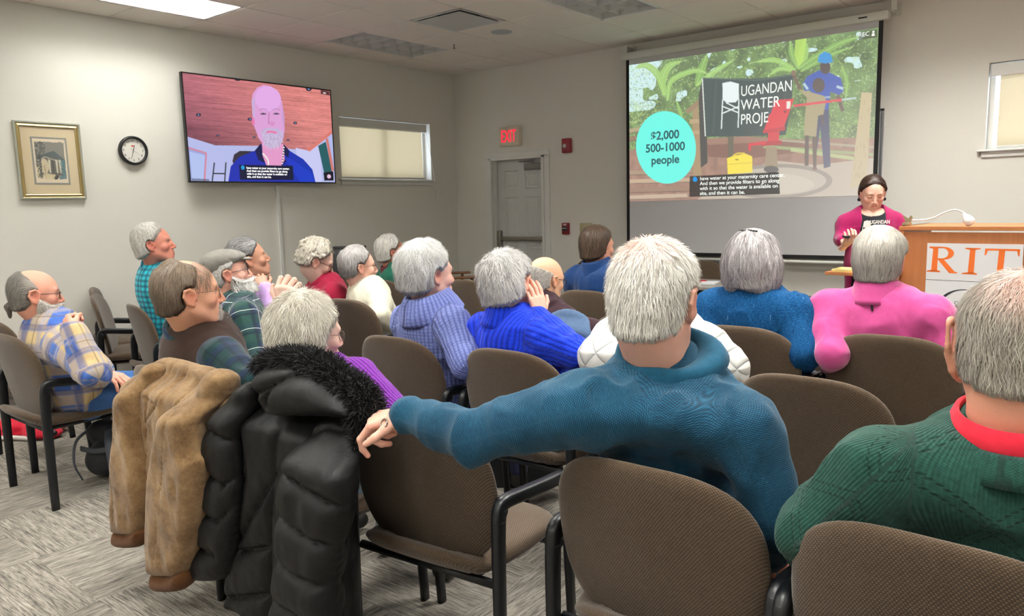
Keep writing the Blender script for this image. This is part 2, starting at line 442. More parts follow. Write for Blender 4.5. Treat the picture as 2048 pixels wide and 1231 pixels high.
# ---------------- ceiling fixtures ----------------
M_refl = mat('louver_aluminium', (214, 216, 214), .35, .5); M_hous = mat('fixture_housing', (225, 226, 224), .5)
M_tube = mat('fluorescent_tube', (255, 255, 250), .4, emis=(255, 246, 232), es=9.0); M_tubeoff = mat('unlit_tube', (236, 238, 240), .3)
def troffer(i, j, on):
    x0, y1 = X1 + i * T, -(Y0 + j * T); cx, cy = x0 + T / 2, y1 - T
    r = empty('ceiling_light', (cx, cy, RH))
    b = MB(); W, L, H = T / 2 - .002, T - .002, .16
    for s in (-1, 1):
        b.box((s * W, 0, H / 2 - .005), (.004, 2 * L, H)); b.box((0, s * L, H / 2 - .005), (2 * W, .004, H))
        b.box((s * (W - .012), 0, -.003), (.024, 2 * L, .006)); b.box((0, s * (L - .012), -.003), (2 * W, .024, .006))
    b.box((0, 0, H), (2 * W, 2 * L, .004)); b.build('housing', M_hous, r, False)
    b = MB(); nx, ny = 3, 6
    def blade(a, c, d):   # V-section blade
        a, c = np.array(a), np.array(c); n = unit(np.cross(c - a, (0, 0, 1)))
        for s in (-1, 1):
            P = [[a + n * s * (.002 + .010 * (z / d) ** 2) + V(0, 0, z), c + n * s * (.002 + .010 * (z / d) ** 2) + V(0, 0, z)] for z in np.linspace(0, d, 5)]
            b.quadgrid(P)
    for k in range(nx + 1):
        x = -W + .026 + k * (2 * W - .052) / nx; blade((x, -L + .02, .0), (x, L - .02, .0), .068)
    for k in range(ny + 1):
        y = -L + .026 + k * (2 * L - .052) / ny; blade((-W + .02, y, .0), (W - .02, y, .0), .068)
    b.build('louver', M_refl, r, True, fix=False)
    for k in range(3):
        b = MB(); x = (k - 1) * (2 * W - .052) / 3; b.tube([(x, -L + .04, .11), (x, L - .04, .11)], .013, 12); b.build('tube', M_tube if on else M_tubeoff, r)
    return r
LBL = {(0, 4): 'switched-on recessed ceiling light above the left wall, glowing white', (0, 0): 'unlit recessed louvered ceiling light near the room corner',
       (4, 0): 'unlit recessed louvered ceiling light in front of the projection screen'}
for (i, j) in LIT_OFF: tag(troffer(i, j, False), LBL[(i, j)], 'ceiling light')
for (i, j) in LIT:
    vis = (i, j) in LBL
    tag(troffer(i, j, True), LBL.get((i, j), 'switched-on recessed ceiling light out of view'), 'ceiling light', None if vis else 'lights above the rear seats')  # shared by the rear troffers and the added right front fill lights
# air diffuser: square pan with a dropped plate
def tile_c(ij): return (X1 + (ij[0] + .5) * T, -(Y0 + (ij[1] + .5) * T))
x, y = tile_c(VENT); r = empty('air_vent', (x, y, RH), 0, 'square white ceiling air vent with a dark gap around its plate', 'air vent')
b = MB(); h = T / 2 - .004
def ring(b, r0, z0, r1, z1):
    q = [(-1, -1), (1, -1), (1, 1), (-1, 1)]
    for k in range(4):
        a, c = q[k], q[(k + 1) % 4]; b.face([(a[0] * r0, a[1] * r0, z0), (c[0] * r0, c[1] * r0, z0), (c[0] * r1, c[1] * r1, z1), (a[0] * r1, a[1] * r1, z1)])
ring(b, h, -.012, h - .018, -.014); ring(b, h, -.012, h, .0); ring(b, h - .018, -.014, h - .05, .07); b.build('frame', mat('vent_metal', (198, 200, 200), .3, metal=.6), r, False, fix=False)
b = MB(); b.box((0, 0, .08), (2 * h, 2 * h, .004)); b.build('duct', mat('duct_black', (24, 28, 30), .6), r, False)
b = MB(); b.box((0, 0, -.016), (2 * h - .10, 2 * h - .10, .008), .003); b.build('plate', mat('vent_plate', (196, 196, 197), .45), r, False)
x, y = tile_c(SPK); r = empty('ceiling_speaker', (x, y, RH), 0, 'round grey flush ceiling speaker in a ceiling tile', 'speaker')
b = MB(); b.lathe([(0, -.013), (.085, -.0135), (.093, -.016), (.1, -.013), (.1, -.008)], n=40); b.build('grille', mat('speaker_grille', (180, 184, 188), .6), r)
x, y = X1 + 1.12 * T, -(Y0 - .42 * T) ; P = pxp(908, 86, 2, RH); r = empty('fire_sprinkler', (P[0], P[1], RH - .009), 0, 'small pendent fire sprinkler under the ceiling tiles', 'sprinkler')
b = MB(); b.lathe([(0, -.002), (.03, -.004), (.034, -.001), (.034, .001)], n=24); b.build('escutcheon', M_trim, r)
b = MB(); b.lathe([(.006, 0), (.007, -.02), (.004, -.03), (.011, -.042), (.016, -.045), (0, -.047)], n=16); b.build('nozzle', M_steel, r)

# ---------------- windows ----------------
def window(n, axis, W, wand):
    u0, u1, z0, z1 = W
    def P(u, d, z): return (-d, u, z) if axis == 0 else (u, d, z)
    def bx(b, ua, ub, da, db, za, zb, bev=.002):
        c = P((ua + ub) / 2, (da + db) / 2, (za + zb) / 2); d = (abs(db - da), ub - ua, zb - za) if axis == 0 else (ub - ua, abs(db - da), zb - za); b.box(c, d, bev)
    b = MB()
    for a, c in ((u0, u0 + .04), (u1 - .04, u1)): bx(b, a, c, .10, .15, z0, z1)
    for a, c in ((z0, z0 + .04), (z1 - .04, z1)): bx(b, u0 + .04, u1 - .04, .10, .15, a, c)
    bx(b, (u0 + u1) / 2 - .02, (u0 + u1) / 2 + .02, .105, .145, z0 + .04, z1 - .04)
    fr = struct(b.build('window_%d' % n, M_trim, smooth=False))
    b = MB(); bx(b, u0 + .03, u1 - .03, .122, .126, z0 + .03, z1 - .03, 0); b.build('glass_pane', M_glass, fr, False)
    b = MB(); bx(b, u0 - .05, u1 + .05, -.05, .10, z0 - .018, z0, .006); bx(b, u0 - .02, u1 + .02, -.02, -.001, z0 - .062, z0 - .018, .006); bx(b, u0 - .02, u1 + .02, -.03, -.001, z0 - .034, z0 - .018, .006)
    sl = b.build('window_sill', M_trim, fr, False)
    return fr, bx
def blind(axis, W, vx, bx, gap0, gap1, label, dz=.0):
    u0, u1, z0, z1 = W
    c = ((-.05, (u0 + u1) / 2, z1) if axis == 0 else ((u0 + u1) / 2, .05, z1))
    r = empty('roller_blind', (0, 0, 0), 0, label, 'blind')
    b = MB(); bx(b, u0 + .012, u1 - .05 if axis == 0 else u1 - .012, .005, .075, z1 - .105, z1 - .012, .006); b.build('valance', M_trim, r, False)
    b = MB(); n = 24
    uu = np.linspace(u0 + gap0, u1 - gap1, n); zz = np.linspace(z1 - .08, z0 + .022, 12)
    P = []
    for u in uu:
        row = []
        for z in zz:
            d = .055 + .004 * math.sin(u * 9) + .003 * math.sin(u * 4 + z * 7); row.append((-d, u, z) if axis == 0 else (u, d, z))
        P.append(row)
    b.quadgrid(P); b.build('cloth', M_blind, r, fix=False)
    b = MB(); bx(b, u0 + gap0, u1 - gap1, .048, .062, z0 + .012, z0 + .03, .004); b.build('hem_bar', M_trim, r, False)
    if axis == 0:
        b = MB(); q = pxp(869, 364, 0, .012); b.tube([(.004, u1 - .07, z1 - .1), (.012, u1 - .02, (z0 + z1) / 2), (.054, u1 - .004, z0 + .02), (.055, u1 - .002, z0 - .25), (.055, u1 + .004, z0 - .26), (.055, u1 + .004, z0 - .1)], .0022, 6); b.build('cord', M_trim, r)
f1, bx1 = window(1, 0, WL, True); blind(0, WL, None, bx1, .03, .085, 'beige roller blind drawn in the window beside the television')
f2, bx2 = window(2, 1, WR, False); blind(1, WR, None, bx2, .075, .03, 'beige roller blind drawn in the window right of the screen')

# ---------------- door ----------------
M_door = mat('door_paint', (205, 206, 204), .4)
d0, d1, _, dz = DOOR
b = MB()
for a, c in ((d0 - .0, d0 + .03), (d1 - .03, d1)): b.box(((a + c) / 2, .06, dz / 2), (.03, .2, dz), .002)
b.box(((d0 + d1) / 2, .06, dz - .015), (d1 - d0, .2, .03), .002)
b.box((d0 + .036, .03, dz / 2), (.012, .03, dz - .03), .002)
for x0_, x1_ in ((d0 - .07, d0 + .008), (d1 - .008, d1 + .07)): b.box(((x0_ + x1_) / 2, -.008, dz / 2 - .003), (x1_ - x0_, .017, dz - .004), .004)
b.box(((d0 + d1) / 2, -.008, dz + .030), (d1 - d0 + .142, .019, .066), .004)
struct(b.build('trim_1', M_trim, smooth=False))
# six-panel door leaf, recessed in the frame
b = MB(); X0, X1d, YD = d0 + .034, d1 - .034, .085
def panelled(b, x0, x1, z0, z1, y, rects, dep=.012):
    xs = sorted({x0, x1, *[r[0] for r in rects], *[r[1] for r in rects]}); zs = sorted({z0, z1, *[r[2] for r in rects], *[r[3] for r in rects]})
    for i in range(len(xs) - 1):
        for j in range(len(zs) - 1):
            xm, zm = (xs[i] + xs[i + 1]) / 2, (zs[j] + zs[j + 1]) / 2
            if any(r[0] < xm < r[1] and r[2] < zm < r[3] for r in rects): continue
            b.face([(xs[i], y, zs[j]), (xs[i + 1], y, zs[j]), (xs[i + 1], y, zs[j + 1]), (xs[i], y, zs[j + 1])])
    for r in rects:
        lv = [(0, 0), (.010, dep), (.03, dep), (.05, dep * .25)]
        L = [[(r[0] + a, y + d, r[2] + a), (r[1] - a, y + d, r[2] + a), (r[1] - a, y + d, r[3] - a), (r[0] + a, y + d, r[3] - a)] for a, d in lv]
        for p, q in zip(L, L[1:]):
            for k in range(4): b.face([p[k], p[(k + 1) % 4], q[(k + 1) % 4], q[k]])
        b.face(L[-1])
xm = (X0 + X1d) / 2; pr = []
for a, c in ((X0 + .11, xm - .05), (xm + .05, X1d - .11)): pr += [(a, c, 1.66, 1.88), (a, c, .93, 1.56), (a, c, .2, .80)]
panelled(b, X0, X1d, .012, dz - .032, YD, pr); b.box((xm, YD + .03, dz / 2), (X1d - X0, .025, dz - .06))
dr = struct(b.build('door_1', M_door, smooth=False, fix=False)); dr['label'] = 'white six-panel exit door with push bar'
r = empty('push_bar'); r.parent = dr; r.location = (0, 0, 0)
b = MB(); b.box((X0 + .035, YD - .028, 1.055), (.055, .055, .21), .012, seg=3); o1 = b.build('latch_case', M_steel, None, True, auto=40)
b = MB(); b.box((xm + .03, YD - .045, 1.06), (X1d - X0 - .10, .045, .05), .01, seg=3); b.box((X1d - .05, YD - .03, 1.06), (.07, .06, .06), .01); b.box((X1d - .17, YD - .069, 1.06), (.014, .003, .052))
bpy.data.objects.remove(r)
pb = b.build('push_bar', M_steel, dr, True, auto=40); o1.parent = pb; o1.name = 'latch_case'
b = MB(); b.box((X1d - .16, YD - .035, 1.915), (.26, .065, .075), .006); dc = b.build('door_closer', mat('closer_metal', (120, 120, 116), .4, metal=.7), dr, True, auto=40)
b = MB(); b.tube([(X1d - .16, YD - .03, 1.965), (X1d - .34, YD - .09, 1.975), (X1d - .14, YD - .05, 1.985)], .009, 8, flat=(1, .4)); b.build('closer_arm', M_steel, dc)
# dark gap behind the door edge
# ---------------- wall fittings ----------------
r = empty('exit_sign', (.925, -.03, 2.275), 0, 'white exit sign with glowing red letters above the door', 'exit sign')
b = MB(); b.box((0, 0, 0), (.31, .055, .225), .012, seg=3); b.build('housing', mat('sign_ivory', (214, 203, 180), .45), r, True, auto=40)
M_exit = mat('exit_red', (255, 20, 50), .4, emis=(255, 18, 48), es=1.5)
def text_mesh(name, s, size, m, parent=None, M=None, ext=.0008, align='CENTER', sx=1.0, space=1.0, bold=0.0, line=1.0):
    c = bpy.data.curves.new(name, 'FONT'); c.body = s; c.size = size; c.extrude = ext; c.align_x = align; c.align_y = 'CENTER' if align == 'CENTER' else 'TOP'; c.space_character = space; c.offset = bold; c.space_line = line
    o = bpy.data.objects.new(name, c); COL.objects.link(o); bpy.context.view_layer.update()
    me = bpy.data.meshes.new_from_object(o.evaluated_get(bpy.context.evaluated_depsgraph_get())); bpy.data.objects.remove(o); me.name = name
    me.transform((M if M is not None else Matrix.Identity(4)) @ Matrix.Scale(sx, 4, (1, 0, 0)))
    me.materials.clear(); return link(name, me, m, parent)
FACE = Matrix.Rotation(PI / 2, 4, 'X')       # text lying in xz plane, read from -y
text_mesh('letters', 'EXIT', .20, M_exit, r, Matrix.Translation((-.004, -.0285, -.003)) @ FACE, sx=.56, bold=.0008)
def alarm(z, lx, label, cat, name):
    return empty(name, (lx, -.0, z), 0, label, cat)
M_red = mat('fire_red', (128, 14, 26), .4)
r = alarm(2.115, 1.735, 'red wall-mounted fire alarm strobe right of the exit sign', 'fire alarm', 'alarm_strobe')
b = MB(); b.box((0, -.025, 0), (.115, .05, .16), .01, seg=3); b.build('housing', M_red, r, True, auto=40)
b = MB(); b.lathe([(0, .018), (.014, .014), (.024, 0)], (-.018, -.05, -.002), 16, Matrix.Rotation(PI / 2, 3, 'X')); b.build('strobe_lens', mat('strobe_lens', (225, 225, 220), .15), r)
r = alarm(1.185, 1.70, 'red fire alarm pull station beside the door', 'fire alarm', 'pull_station')
b = MB(); b.box((0, -.02, 0), (.09, .04, .13), .006, seg=3); b.build('housing', M_red, r, True, auto=40)
b = MB(); b.box((0, -.043, -.002), (.066, .012, .05), .004); hd = b.build('pull_handle', M_dark, r, True, auto=40)
text_mesh('letters', 'FIRE', .026, mat('label_white', (228, 228, 226)), r, Matrix.Translation((0, -.0415, .045)) @ FACE, bold=.0006)
b = MB(); b.box((0, -.050, .004), (.05, .002, .007)); b.build('handle_mark', bpy.data.materials['label_white'], hd, False)
r = empty('light_switch', (1.965, 0, 1.19), 0, 'beige three-gang light switch plate on the front wall', 'light switch')
b = MB(); b.box((0, -.004, 0), (.165, .008, .115), .003); b.build('plate', mat('switch_beige', (176, 168, 134), .4), r, True, auto=40)
for k in (-1, 0, 1):
    b = MB(); b.box((k * .046, -.011, .004), (.010, .016, .022), .002, M=Matrix.Rotation(.35, 4, 'X')); b.build('toggle', bpy.data.materials['switch_beige'], r, False)
# white cable duct from the television
b = MB(); b.box((.011, -2.665, .86), (.022, .036, 1.74), .004); tag(b.build('cable_duct', M_trim, smooth=False), 'white vertical cable duct on the wall below the television', 'cable duct')
# ---------------- painted pictures: colours stored on the vertices of a flat grid ----------------
def homog(src):
    dst = [(0, 0), (1, 0), (1, 1), (0, 1)]; A = []; B = []
    for (x, y), (u, v) in zip(src, dst):
        A.append([x, y, 1, 0, 0, 0, -u * x, -u * y]); B.append(u); A.append([0, 0, 0, x, y, 1, -v * x, -v * y]); B.append(v)
    h = np.linalg.solve(np.array(A, float), np.array(B, float)); return np.append(h, 1).reshape(3, 3)
class Paint:
    def __init__(s, w, h, quad=None):
        s.w, s.h = w, h; s.a = np.zeros((h, w, 3)); s.u, s.v = np.meshgrid((np.arange(w) + .5) / w, (np.arange(h) + .5) / h); s.asp = w / h
        s.H = homog(quad) if quad else None
        s.rs = np.random.RandomState(3)
    def P(s, pts):
        p = np.asarray(pts, float)
        if s.H is None: return p
        q = np.c_[p, np.ones(len(p))] @ s.H.T; return q[:, :2] / q[:, 2:]
    def col(s, c): return np.array(lin(c)[:3])
    def box(s, q, pad=.01):
        x0, y0 = q.min(0) - pad; x1, y1 = q.max(0) + pad
        i0, i1 = max(0, int(y0 * s.h)), min(s.h, int(y1 * s.h) + 1); j0, j1 = max(0, int(x0 * s.w)), min(s.w, int(x1 * s.w) + 1)
        return slice(i0, i1), slice(j0, j1)
    def polyuv(s, q, c, a=1.0, fn=None):
        sl = s.box(q)
        if sl[0].stop <= sl[0].start or sl[1].stop <= sl[1].start: return
        U, W = s.u[sl], s.v[sl]; m = np.zeros(U.shape); 
        for du, dv in ((-.25, -.25), (.25, .25), (.25, -.25), (-.25, .25)):
            x, y = U + du / s.w, W + dv / s.h; ins = np.zeros(U.shape, bool); n = len(q)
            for i in range(n):
                x1, y1 = q[i]; x2, y2 = q[(i + 1) % n]
                if y1 == y2: continue
                k = ((y1 > y) != (y2 > y)) & (x < (x2 - x1) * (y - y1) / (y2 - y1) + x1); ins ^= k
            m += ins * .25
        cc = s.col(c) if fn is None else fn(U, W)
        s.a[sl] = s.a[sl] * (1 - m[..., None] * a) + cc * m[..., None] * a
    def poly(s, pts, c, a=1.0): s.polyuv(s.P(pts), c, a)
    def ell(s, cx, cy, rx, ry, c, a=1.0, rot=0.0, n=28):
        t = np.arange(n) / n * 2 * PI; x, y = rx * np.cos(t), ry * np.sin(t); cr, sr = math.cos(rot), math.sin(rot)
        s.poly(np.c_[cx + x * cr - y * sr, cy + x * sr + y * cr], c, a)
    def line(s, pts, w, c, a=1.0):
        p = np.asarray(pts, float)
        for p0, p1 in zip(p, p[1:]):
            d = p1 - p0; n = np.array([-d[1], d[0]]) / (np.linalg.norm(d) + 1e-9) * w / 2; s.poly([p0 + n, p1 + n, p1 - n, p0 - n], c, a)
    def noise(s, fx, fy, seed=0.0):
        p = np.stack([s.u * fx + seed, s.v * fy + seed * 1.7, np.full_like(s.u, seed * .31)], -1).reshape(-1, 3); return vnoise(p).reshape(s.u.shape)
    def grad(s, mask, c0, c1, t): s.a = np.where(mask[..., None], s.col(c0) * (1 - t[..., None]) + s.col(c1) * t[..., None], s.a)
    def object(s, name, P00, PU, PV, m, parent):
        """P00 top-left corner, PU vector to the right edge, PV vector down"""
        gu, gv = np.meshgrid(np.linspace(0, 1, s.w), np.linspace(0, 1, s.h)); v = np.array(P00) + gu.reshape(-1, 1) * np.array(PU) + gv.reshape(-1, 1) * np.array(PV)
        i = np.arange((s.h - 1) * s.w).reshape(s.h - 1, s.w)[:, :-1].ravel(); q = np.stack([i, i + s.w, i + s.w + 1, i + 1], 1)
        me = np_mesh(name, v, q, False); add_attr(me, 'pic', np.clip(s.a, 0, 1).reshape(-1, 3), 'FLOAT_COLOR'); return link(name, me, m, parent)
def m_pic(name, em, base=.3, rough=.5):
    t = NT(name, rough, .3); a = t.n('ShaderNodeAttribute', attribute_name='pic')
    if em > 0:
        t.t.links.new(a.outputs[0], t.b.inputs['Emission Color']); t.b.inputs['Emission Strength'].default_value = em
        t.base((base * .1, base * .1, base * .1, 1))
    else: t.base(a.outputs[0])
    return t.m
TXT = Matrix(((0, 0, 1, 0), (1, 0, 0, 0), (0, 1, 0, 0), (0, 0, 0, 1)))     # text on the left wall, read from +x

# ---------------- television ----------------
M_bez = mat('tv_bezel', (12, 12, 14), .3)
y0, y1, z0, z1 = -3.64, -2.005, 1.745, 2.71
tv = empty('television', (0, (y0 + y1) / 2, (z0 + z1) / 2), 0, 'large black wall television showing a bald bearded man in a video call', 'television')
def loc(o, r): o.location = Vector(o.location) - r.location; return o
b = MB(); cy, cz = 0, 0; W2, H2 = (y1 - y0) / 2, (z1 - z0) / 2
b.box((.092, 0, 0), (.035, 2 * W2, 2 * H2), .004); b.box((.055, 0, -.05), (.05, 1.2, .6), .01); b.build('cabinet', M_bez, tv, False)
b = MB(); b.box((.02, 0, 0), (.04, .5, .35)); b.build('wall_mount', M_dark, tv, False)
b = MB()
for s in (-1, 1):
    b.box((.1105, s * (W2 - .006), 0), (.008, .012, 2 * H2)); b.box((.1105, 0, s * (H2 - .006)), (.008, 2 * W2, .012))
b.build('bezel', M_dark, tv, False)
p = Paint(400, 236, [(372, 149), (666, 185), (667, 364), (377, 358)])
n1 = p.noise(5, 60, 2.2); n2 = p.noise(3, 14, 7.7); n3 = p.noise(40, 120, 4)
t = np.clip(p.u * .8 + (1 - p.v) * .4, 0, 1)
p.a[:] = p.col((146, 84, 112)) * (1 - t[..., None]) + p.col((226, 138, 132)) * t[..., None]
p.a *= (.62 + .42 * n1 + .22 * n3)[..., None]; p.a *= (1.0 - .75 * np.clip((p.v - .25) * 1.6, 0, 1) * np.clip(1 - p.u * 1.2, 0, 1) * (.5 + n2))[..., None]
for k in range(26):   # plank joints on the wooden ceiling
    yy = k / 26 * .62 + .01; p.polyuv(np.array([(0, yy), (1, yy - .02 + .05 * (k / 26)), (1, yy - .017 + .05 * (k / 26)), (0, yy + .003)]), (110, 60, 66), .35)
p.poly([(370, 270), (430, 289), (520, 291), (615, 301), (640, 283), (672, 258), (672, 370), (370, 370)], (176, 182, 226))
p.poly([(590, 295), (615, 301), (640, 290), (640, 362), (600, 362)], (196, 196, 236)); p.poly([(612, 299), (672, 258), (672, 264), (618, 303)], (214, 120, 110))
p.poly([(636, 292), (652, 284), (664, 355), (648, 360)], (40, 90, 96)); p.poly([(652, 278), (657, 277), (666, 340), (661, 342)], (204, 120, 112)); p.poly([(644, 344), (664, 342), (664, 360), (645, 360)], (30, 20, 32)); p.ell(655, 352, 4, 4, (225, 190, 220))
p.poly([(374, 290), (412, 303), (404, 362), (376, 360)], (150, 160, 212)); p.line([(375, 293), (411, 304), (404, 360)], 3, (208, 128, 150)); p.poly([(378, 300), (408, 308), (402, 358), (380, 356)], (172, 188, 232))
for x in (426, 449): p.line([(x, 322), (x - 7 if x < 440 else x - 5, 362)], 2.6, (44, 50, 62))
p.line([(422, 343), (447, 344)], 2.4, (44, 50, 62))
p.poly([(462, 320), (466, 307), (478, 300), (505, 301), (505, 330), (465, 330)], (52, 46, 58))
for x, y, rx, ry in ((482, 161, 7, 4.5), (623, 181, 6, 4.5), (400, 230, 5, 3), (502, 239, 5, 3), (592, 247, 4, 2.5), (436, 270, 3.4, 1.8), (508, 274, 3, 1.8), (576, 280, 3, 1.8)): p.ell(x, y, rx, ry, (34, 40, 58)); p.ell(x, y, rx * .35, ry * .5, (120, 140, 190))
# the man in the call
p.poly([(450, 366), (458, 330), (476, 312), (508, 300), (520, 289), (568, 290), (578, 301), (605, 318), (622, 338), (628, 368)], (26, 44, 172))
p.poly([(508, 300), (521, 286), (527, 300), (530, 326), (514, 318)], (22, 24, 74)); p.poly([(566, 287), (577, 301), (574, 318), (562, 328)], (22, 24, 74)); p.poly([(560, 305), (585, 320), (620, 345), (628, 368), (600, 368)], (34, 60, 205), .6)
p.poly([(523, 285), (566, 288), (567, 318), (560, 330), (530, 330), (523, 310)], (222, 150, 196))
p.poly([(507, 204), (510, 190), (520, 178), (533, 173), (548, 176), (560, 188), (568, 206), (571, 235), (570, 262), (565, 282), (556, 291), (541, 295), (527, 290), (517, 276), (509, 252), (507, 228)], (216, 158, 210))
p.ell(540, 200, 26, 24, (222, 168, 226)); p.ell(508, 243, 3, 9, (226, 120, 170)); p.poly([(507, 204), (514, 196), (511, 240), (508, 235)], (186, 176, 214), .7); p.poly([(568, 206), (571, 235), (569, 262), (566, 235)], (186, 150, 200), .7)
for x in (529, 555): p.ell(x, 229, 6.5, 1.8, (120, 92, 120)); p.ell(x, 228.6, 2, 1.6, (70, 66, 96)); p.line([(x - 8, 222), (x, 219), (x + 8, 222)], 2, (172, 132, 170), .7)
p.line([(541, 226), (538, 247), (546, 251), (551, 246)], 1.6, (186, 110, 160)); p.ell(545, 247, 6, 4, (212, 140, 190), .7)
p.poly([(522, 262), (534, 256), (556, 257), (567, 264), (565, 283), (556, 293), (541, 297), (528, 291)], (190, 176, 210), .85); p.line([(533, 265), (541, 263), (554, 266)], 3.4, (232, 110, 160))
for k in range(260):
    x, y = p.rs.normal(545, 10), p.rs.normal(279, 9)
    if y > 268 or abs(x - 545) > 13: p.line([(x, y), (x + p.rs.normal(0, .6), y + 3)], .7, (222, 214, 234) if p.rs.rand() < .6 else (150, 140, 170), .6)
for k in range(15):
    a_ = k / 14; p.ell(524 + 4 * math.sin(a_ * 3) + a_ * 9, 306 + a_ * 22, 1.4, 1.4, (235, 235, 225)); p.ell(567 - a_ * 6, 292 + a_ * 36, 1.4, 1.4, (240, 240, 228) if k % 2 else (60, 50, 70))
p.poly([(475, 327), (583, 330), (583, 358), (475, 356)], (16, 16, 22), .93); p.ell(482, 332.5, 3.6, 4.2, (22, 150, 214)); p.poly([(379, 352), (414, 354), (414, 359), (379, 358)], (70, 74, 96), .7); p.poly([(647, 183), (665, 186), (665, 194), (647, 191)], (20, 20, 28), .85)
TVW, TVH = 2 * W2 - .022, 2 * H2 - .022
sc = p.object('screen', (.1125, -TVW / 2, TVH / 2), (0, TVW, 0), (0, 0, -TVH), m_pic('tv_picture', .88, .1, .15), tv)
def uvp(pt, quad): q = homog(quad) @ np.array([pt[0], pt[1], 1.0]); return q[0] / q[2], q[1] / q[2]
TVQ = [(372, 149), (666, 185), (667, 364), (377, 358)]
M_lit = mat('caption_white', (255, 255, 255), .4, emis=(255, 255, 255), es=.95)
def tvtext(s, x, y, size, name='captions', **k):
    u, v = uvp((x, y), TVQ); return text_mesh(name, s, size, M_lit, sc, Matrix.Translation((.1140, -TVW / 2 + u * TVW, TVH / 2 - v * TVH)) @ TXT, ext=.0003, align='LEFT', **k)
CAPT = 'have water at your maternity care center.\nAnd then we provide filters to go along\nwith it so that the water is available on\nsite, and then it can be.'
tvtext(CAPT, 489, 330.5, .0285, bold=.0004, line=.98); tvtext('REC', 652, 187, .02, 'rec_mark')

# ---------------- projection screen ----------------
YS = -.15
ps = empty('projection_screen', (3.8, YS, 1.9), 0, 'pulled-down projection screen with black border showing a lit slide', 'projection screen')
M_scr = mat('screen_cloth', (196, 196, 198), .7, .2); M_case = mat('screen_case', (206, 208, 200), .4)
def lb(b, x0, x1, ya, yb, za, zb, bev=0): b.box(((x0 + x1) / 2 - 3.8, (ya + yb) / 2 - YS, (za + zb) / 2 - 1.9), (x1 - x0, abs(yb - ya), zb - za), bev)
SX0, SX1, SZ0, SZ1 = 2.575, 5.02, .915, 2.93
b = MB(); lb(b, SX0 + .035, SX1 - .035, YS, YS + .002, SZ0 + .035, SZ1); b.build('cloth', M_scr, ps, False)
b = MB(); lb(b, SX0, SX0 + .035, YS - .001, YS + .003, SZ0, SZ1); lb(b, SX1 - .035, SX1, YS - .001, YS + .003, SZ0, SZ1); lb(b, SX0 + .035, SX1 - .035, YS - .001, YS + .003, SZ0, SZ0 + .035); b.build('black_border', mat('screen_black', (16, 17, 18), .8), ps, False)
b = MB(); b.tube([(2.55 - 3.8, 0, .888 - 1.9), (5.04 - 3.8, 0, .888 - 1.9)], .014, 12); b.build('bottom_bar', M_case, ps)
b = MB(); lb(b, 2.525, 5.065, YS - .035, YS + .045, 2.915, 2.99, .02); b.build('case', M_case, ps, True, auto=40)
for s, x in ((0, 2.56), (1, 5.075)):
    b = MB(); lb(b, x, x + .01, YS - .04, -.001, 2.975, 3.06, .002); lb(b, x - .02, x + .05, -.005, -.0, 2.96, 3.07); lb(b, x + .0, x + .05, YS - .04, YS - .035, 2.975, 3.06); b.build('bracket', M_case, ps, False)
text_mesh('case_mark', 'SCREEN', .0, M_dark) if False else None
b = MB(); lb(b, 4.83, 4.90, YS - .0365, YS - .0352, 2.948, 2.96); b.build('case_badge', M_dark, ps, False)
SLQ = [(1261, 131), (1761, 56), (1749, 373), (1258, 402)]
p = Paint(520, 292, SLQ); rs = p.rs
p.a[:] = p.col((96, 124, 66)); n1 = p.noise(26, 14, 1); p.a *= (.4 + 1.3 * n1)[..., None]
sky = ((p.u + .25 * p.v + .12 * (n1 - .5)) < .16) & (p.v < .34) | ((p.noise(30, 22, 9) > .78) & (p.v < .3)); p.a[sky] = p.col((196, 226, 226))
def leaves(n, x0, x1, y0, y1, cols, L=(5, 11), wd=1.2):
    for _ in range(n):
        x, y = rs.uniform(x0, x1), rs.uniform(y0, y1); a_ = rs.uniform(0, PI); l = rs.uniform(*L); c = cols[rs.randint(len(cols))]
        dx, dy = math.cos(a_) * l / 2, math.sin(a_) * l / 2; nx, ny = -dy / l * wd, dx / l * wd
        p.poly([(x - dx, y - dy), (x + nx, y + ny), (x + dx, y + dy), (x - nx, y - ny)], c, .85)
GR = [(138, 176, 82), (104, 146, 62), (166, 204, 106), (66, 92, 52), (204, 224, 142), (118, 160, 84), (54, 78, 44), (188, 214, 170)]
leaves(5200, 1258, 1762, 70, 300, GR, (4, 10)); leaves(260, 1262, 1330, 200, 330, GR[:5], (10, 26), 1.0); leaves(300, 1600, 1762, 220, 300, GR[1:5], (8, 20), .9)
def banana(pts, wd, c, c2):
    q = bez([(a, b_, 0) for a, b_ in pts], 8)[:, :2]; n = len(q); t_ = np.linspace(0, 1, n); ww = wd * np.sin(np.clip(t_ * 1.0 + .08, 0, 1) * PI) ** .6
    d = np.gradient(q, axis=0); d /= np.linalg.norm(d, axis=1)[:, None]; nn = np.c_[-d[:, 1], d[:, 0]]
    p.poly(np.vstack([q + nn * ww[:, None], (q - nn * ww[:, None] * .8)[::-1]]), c, .92); p.line(q, .9, c2, .9)
    for k in range(2, n - 1, 2): p.line([q[k], q[k] + nn[k] * ww[k] + d[k] * 2], .5, c2, .5); p.line([q[k], q[k] - nn[k] * ww[k] * .8 + d[k] * 2], .5, (84, 122, 50), .5)
G1, G2 = (150, 194, 96), (190, 220, 140)
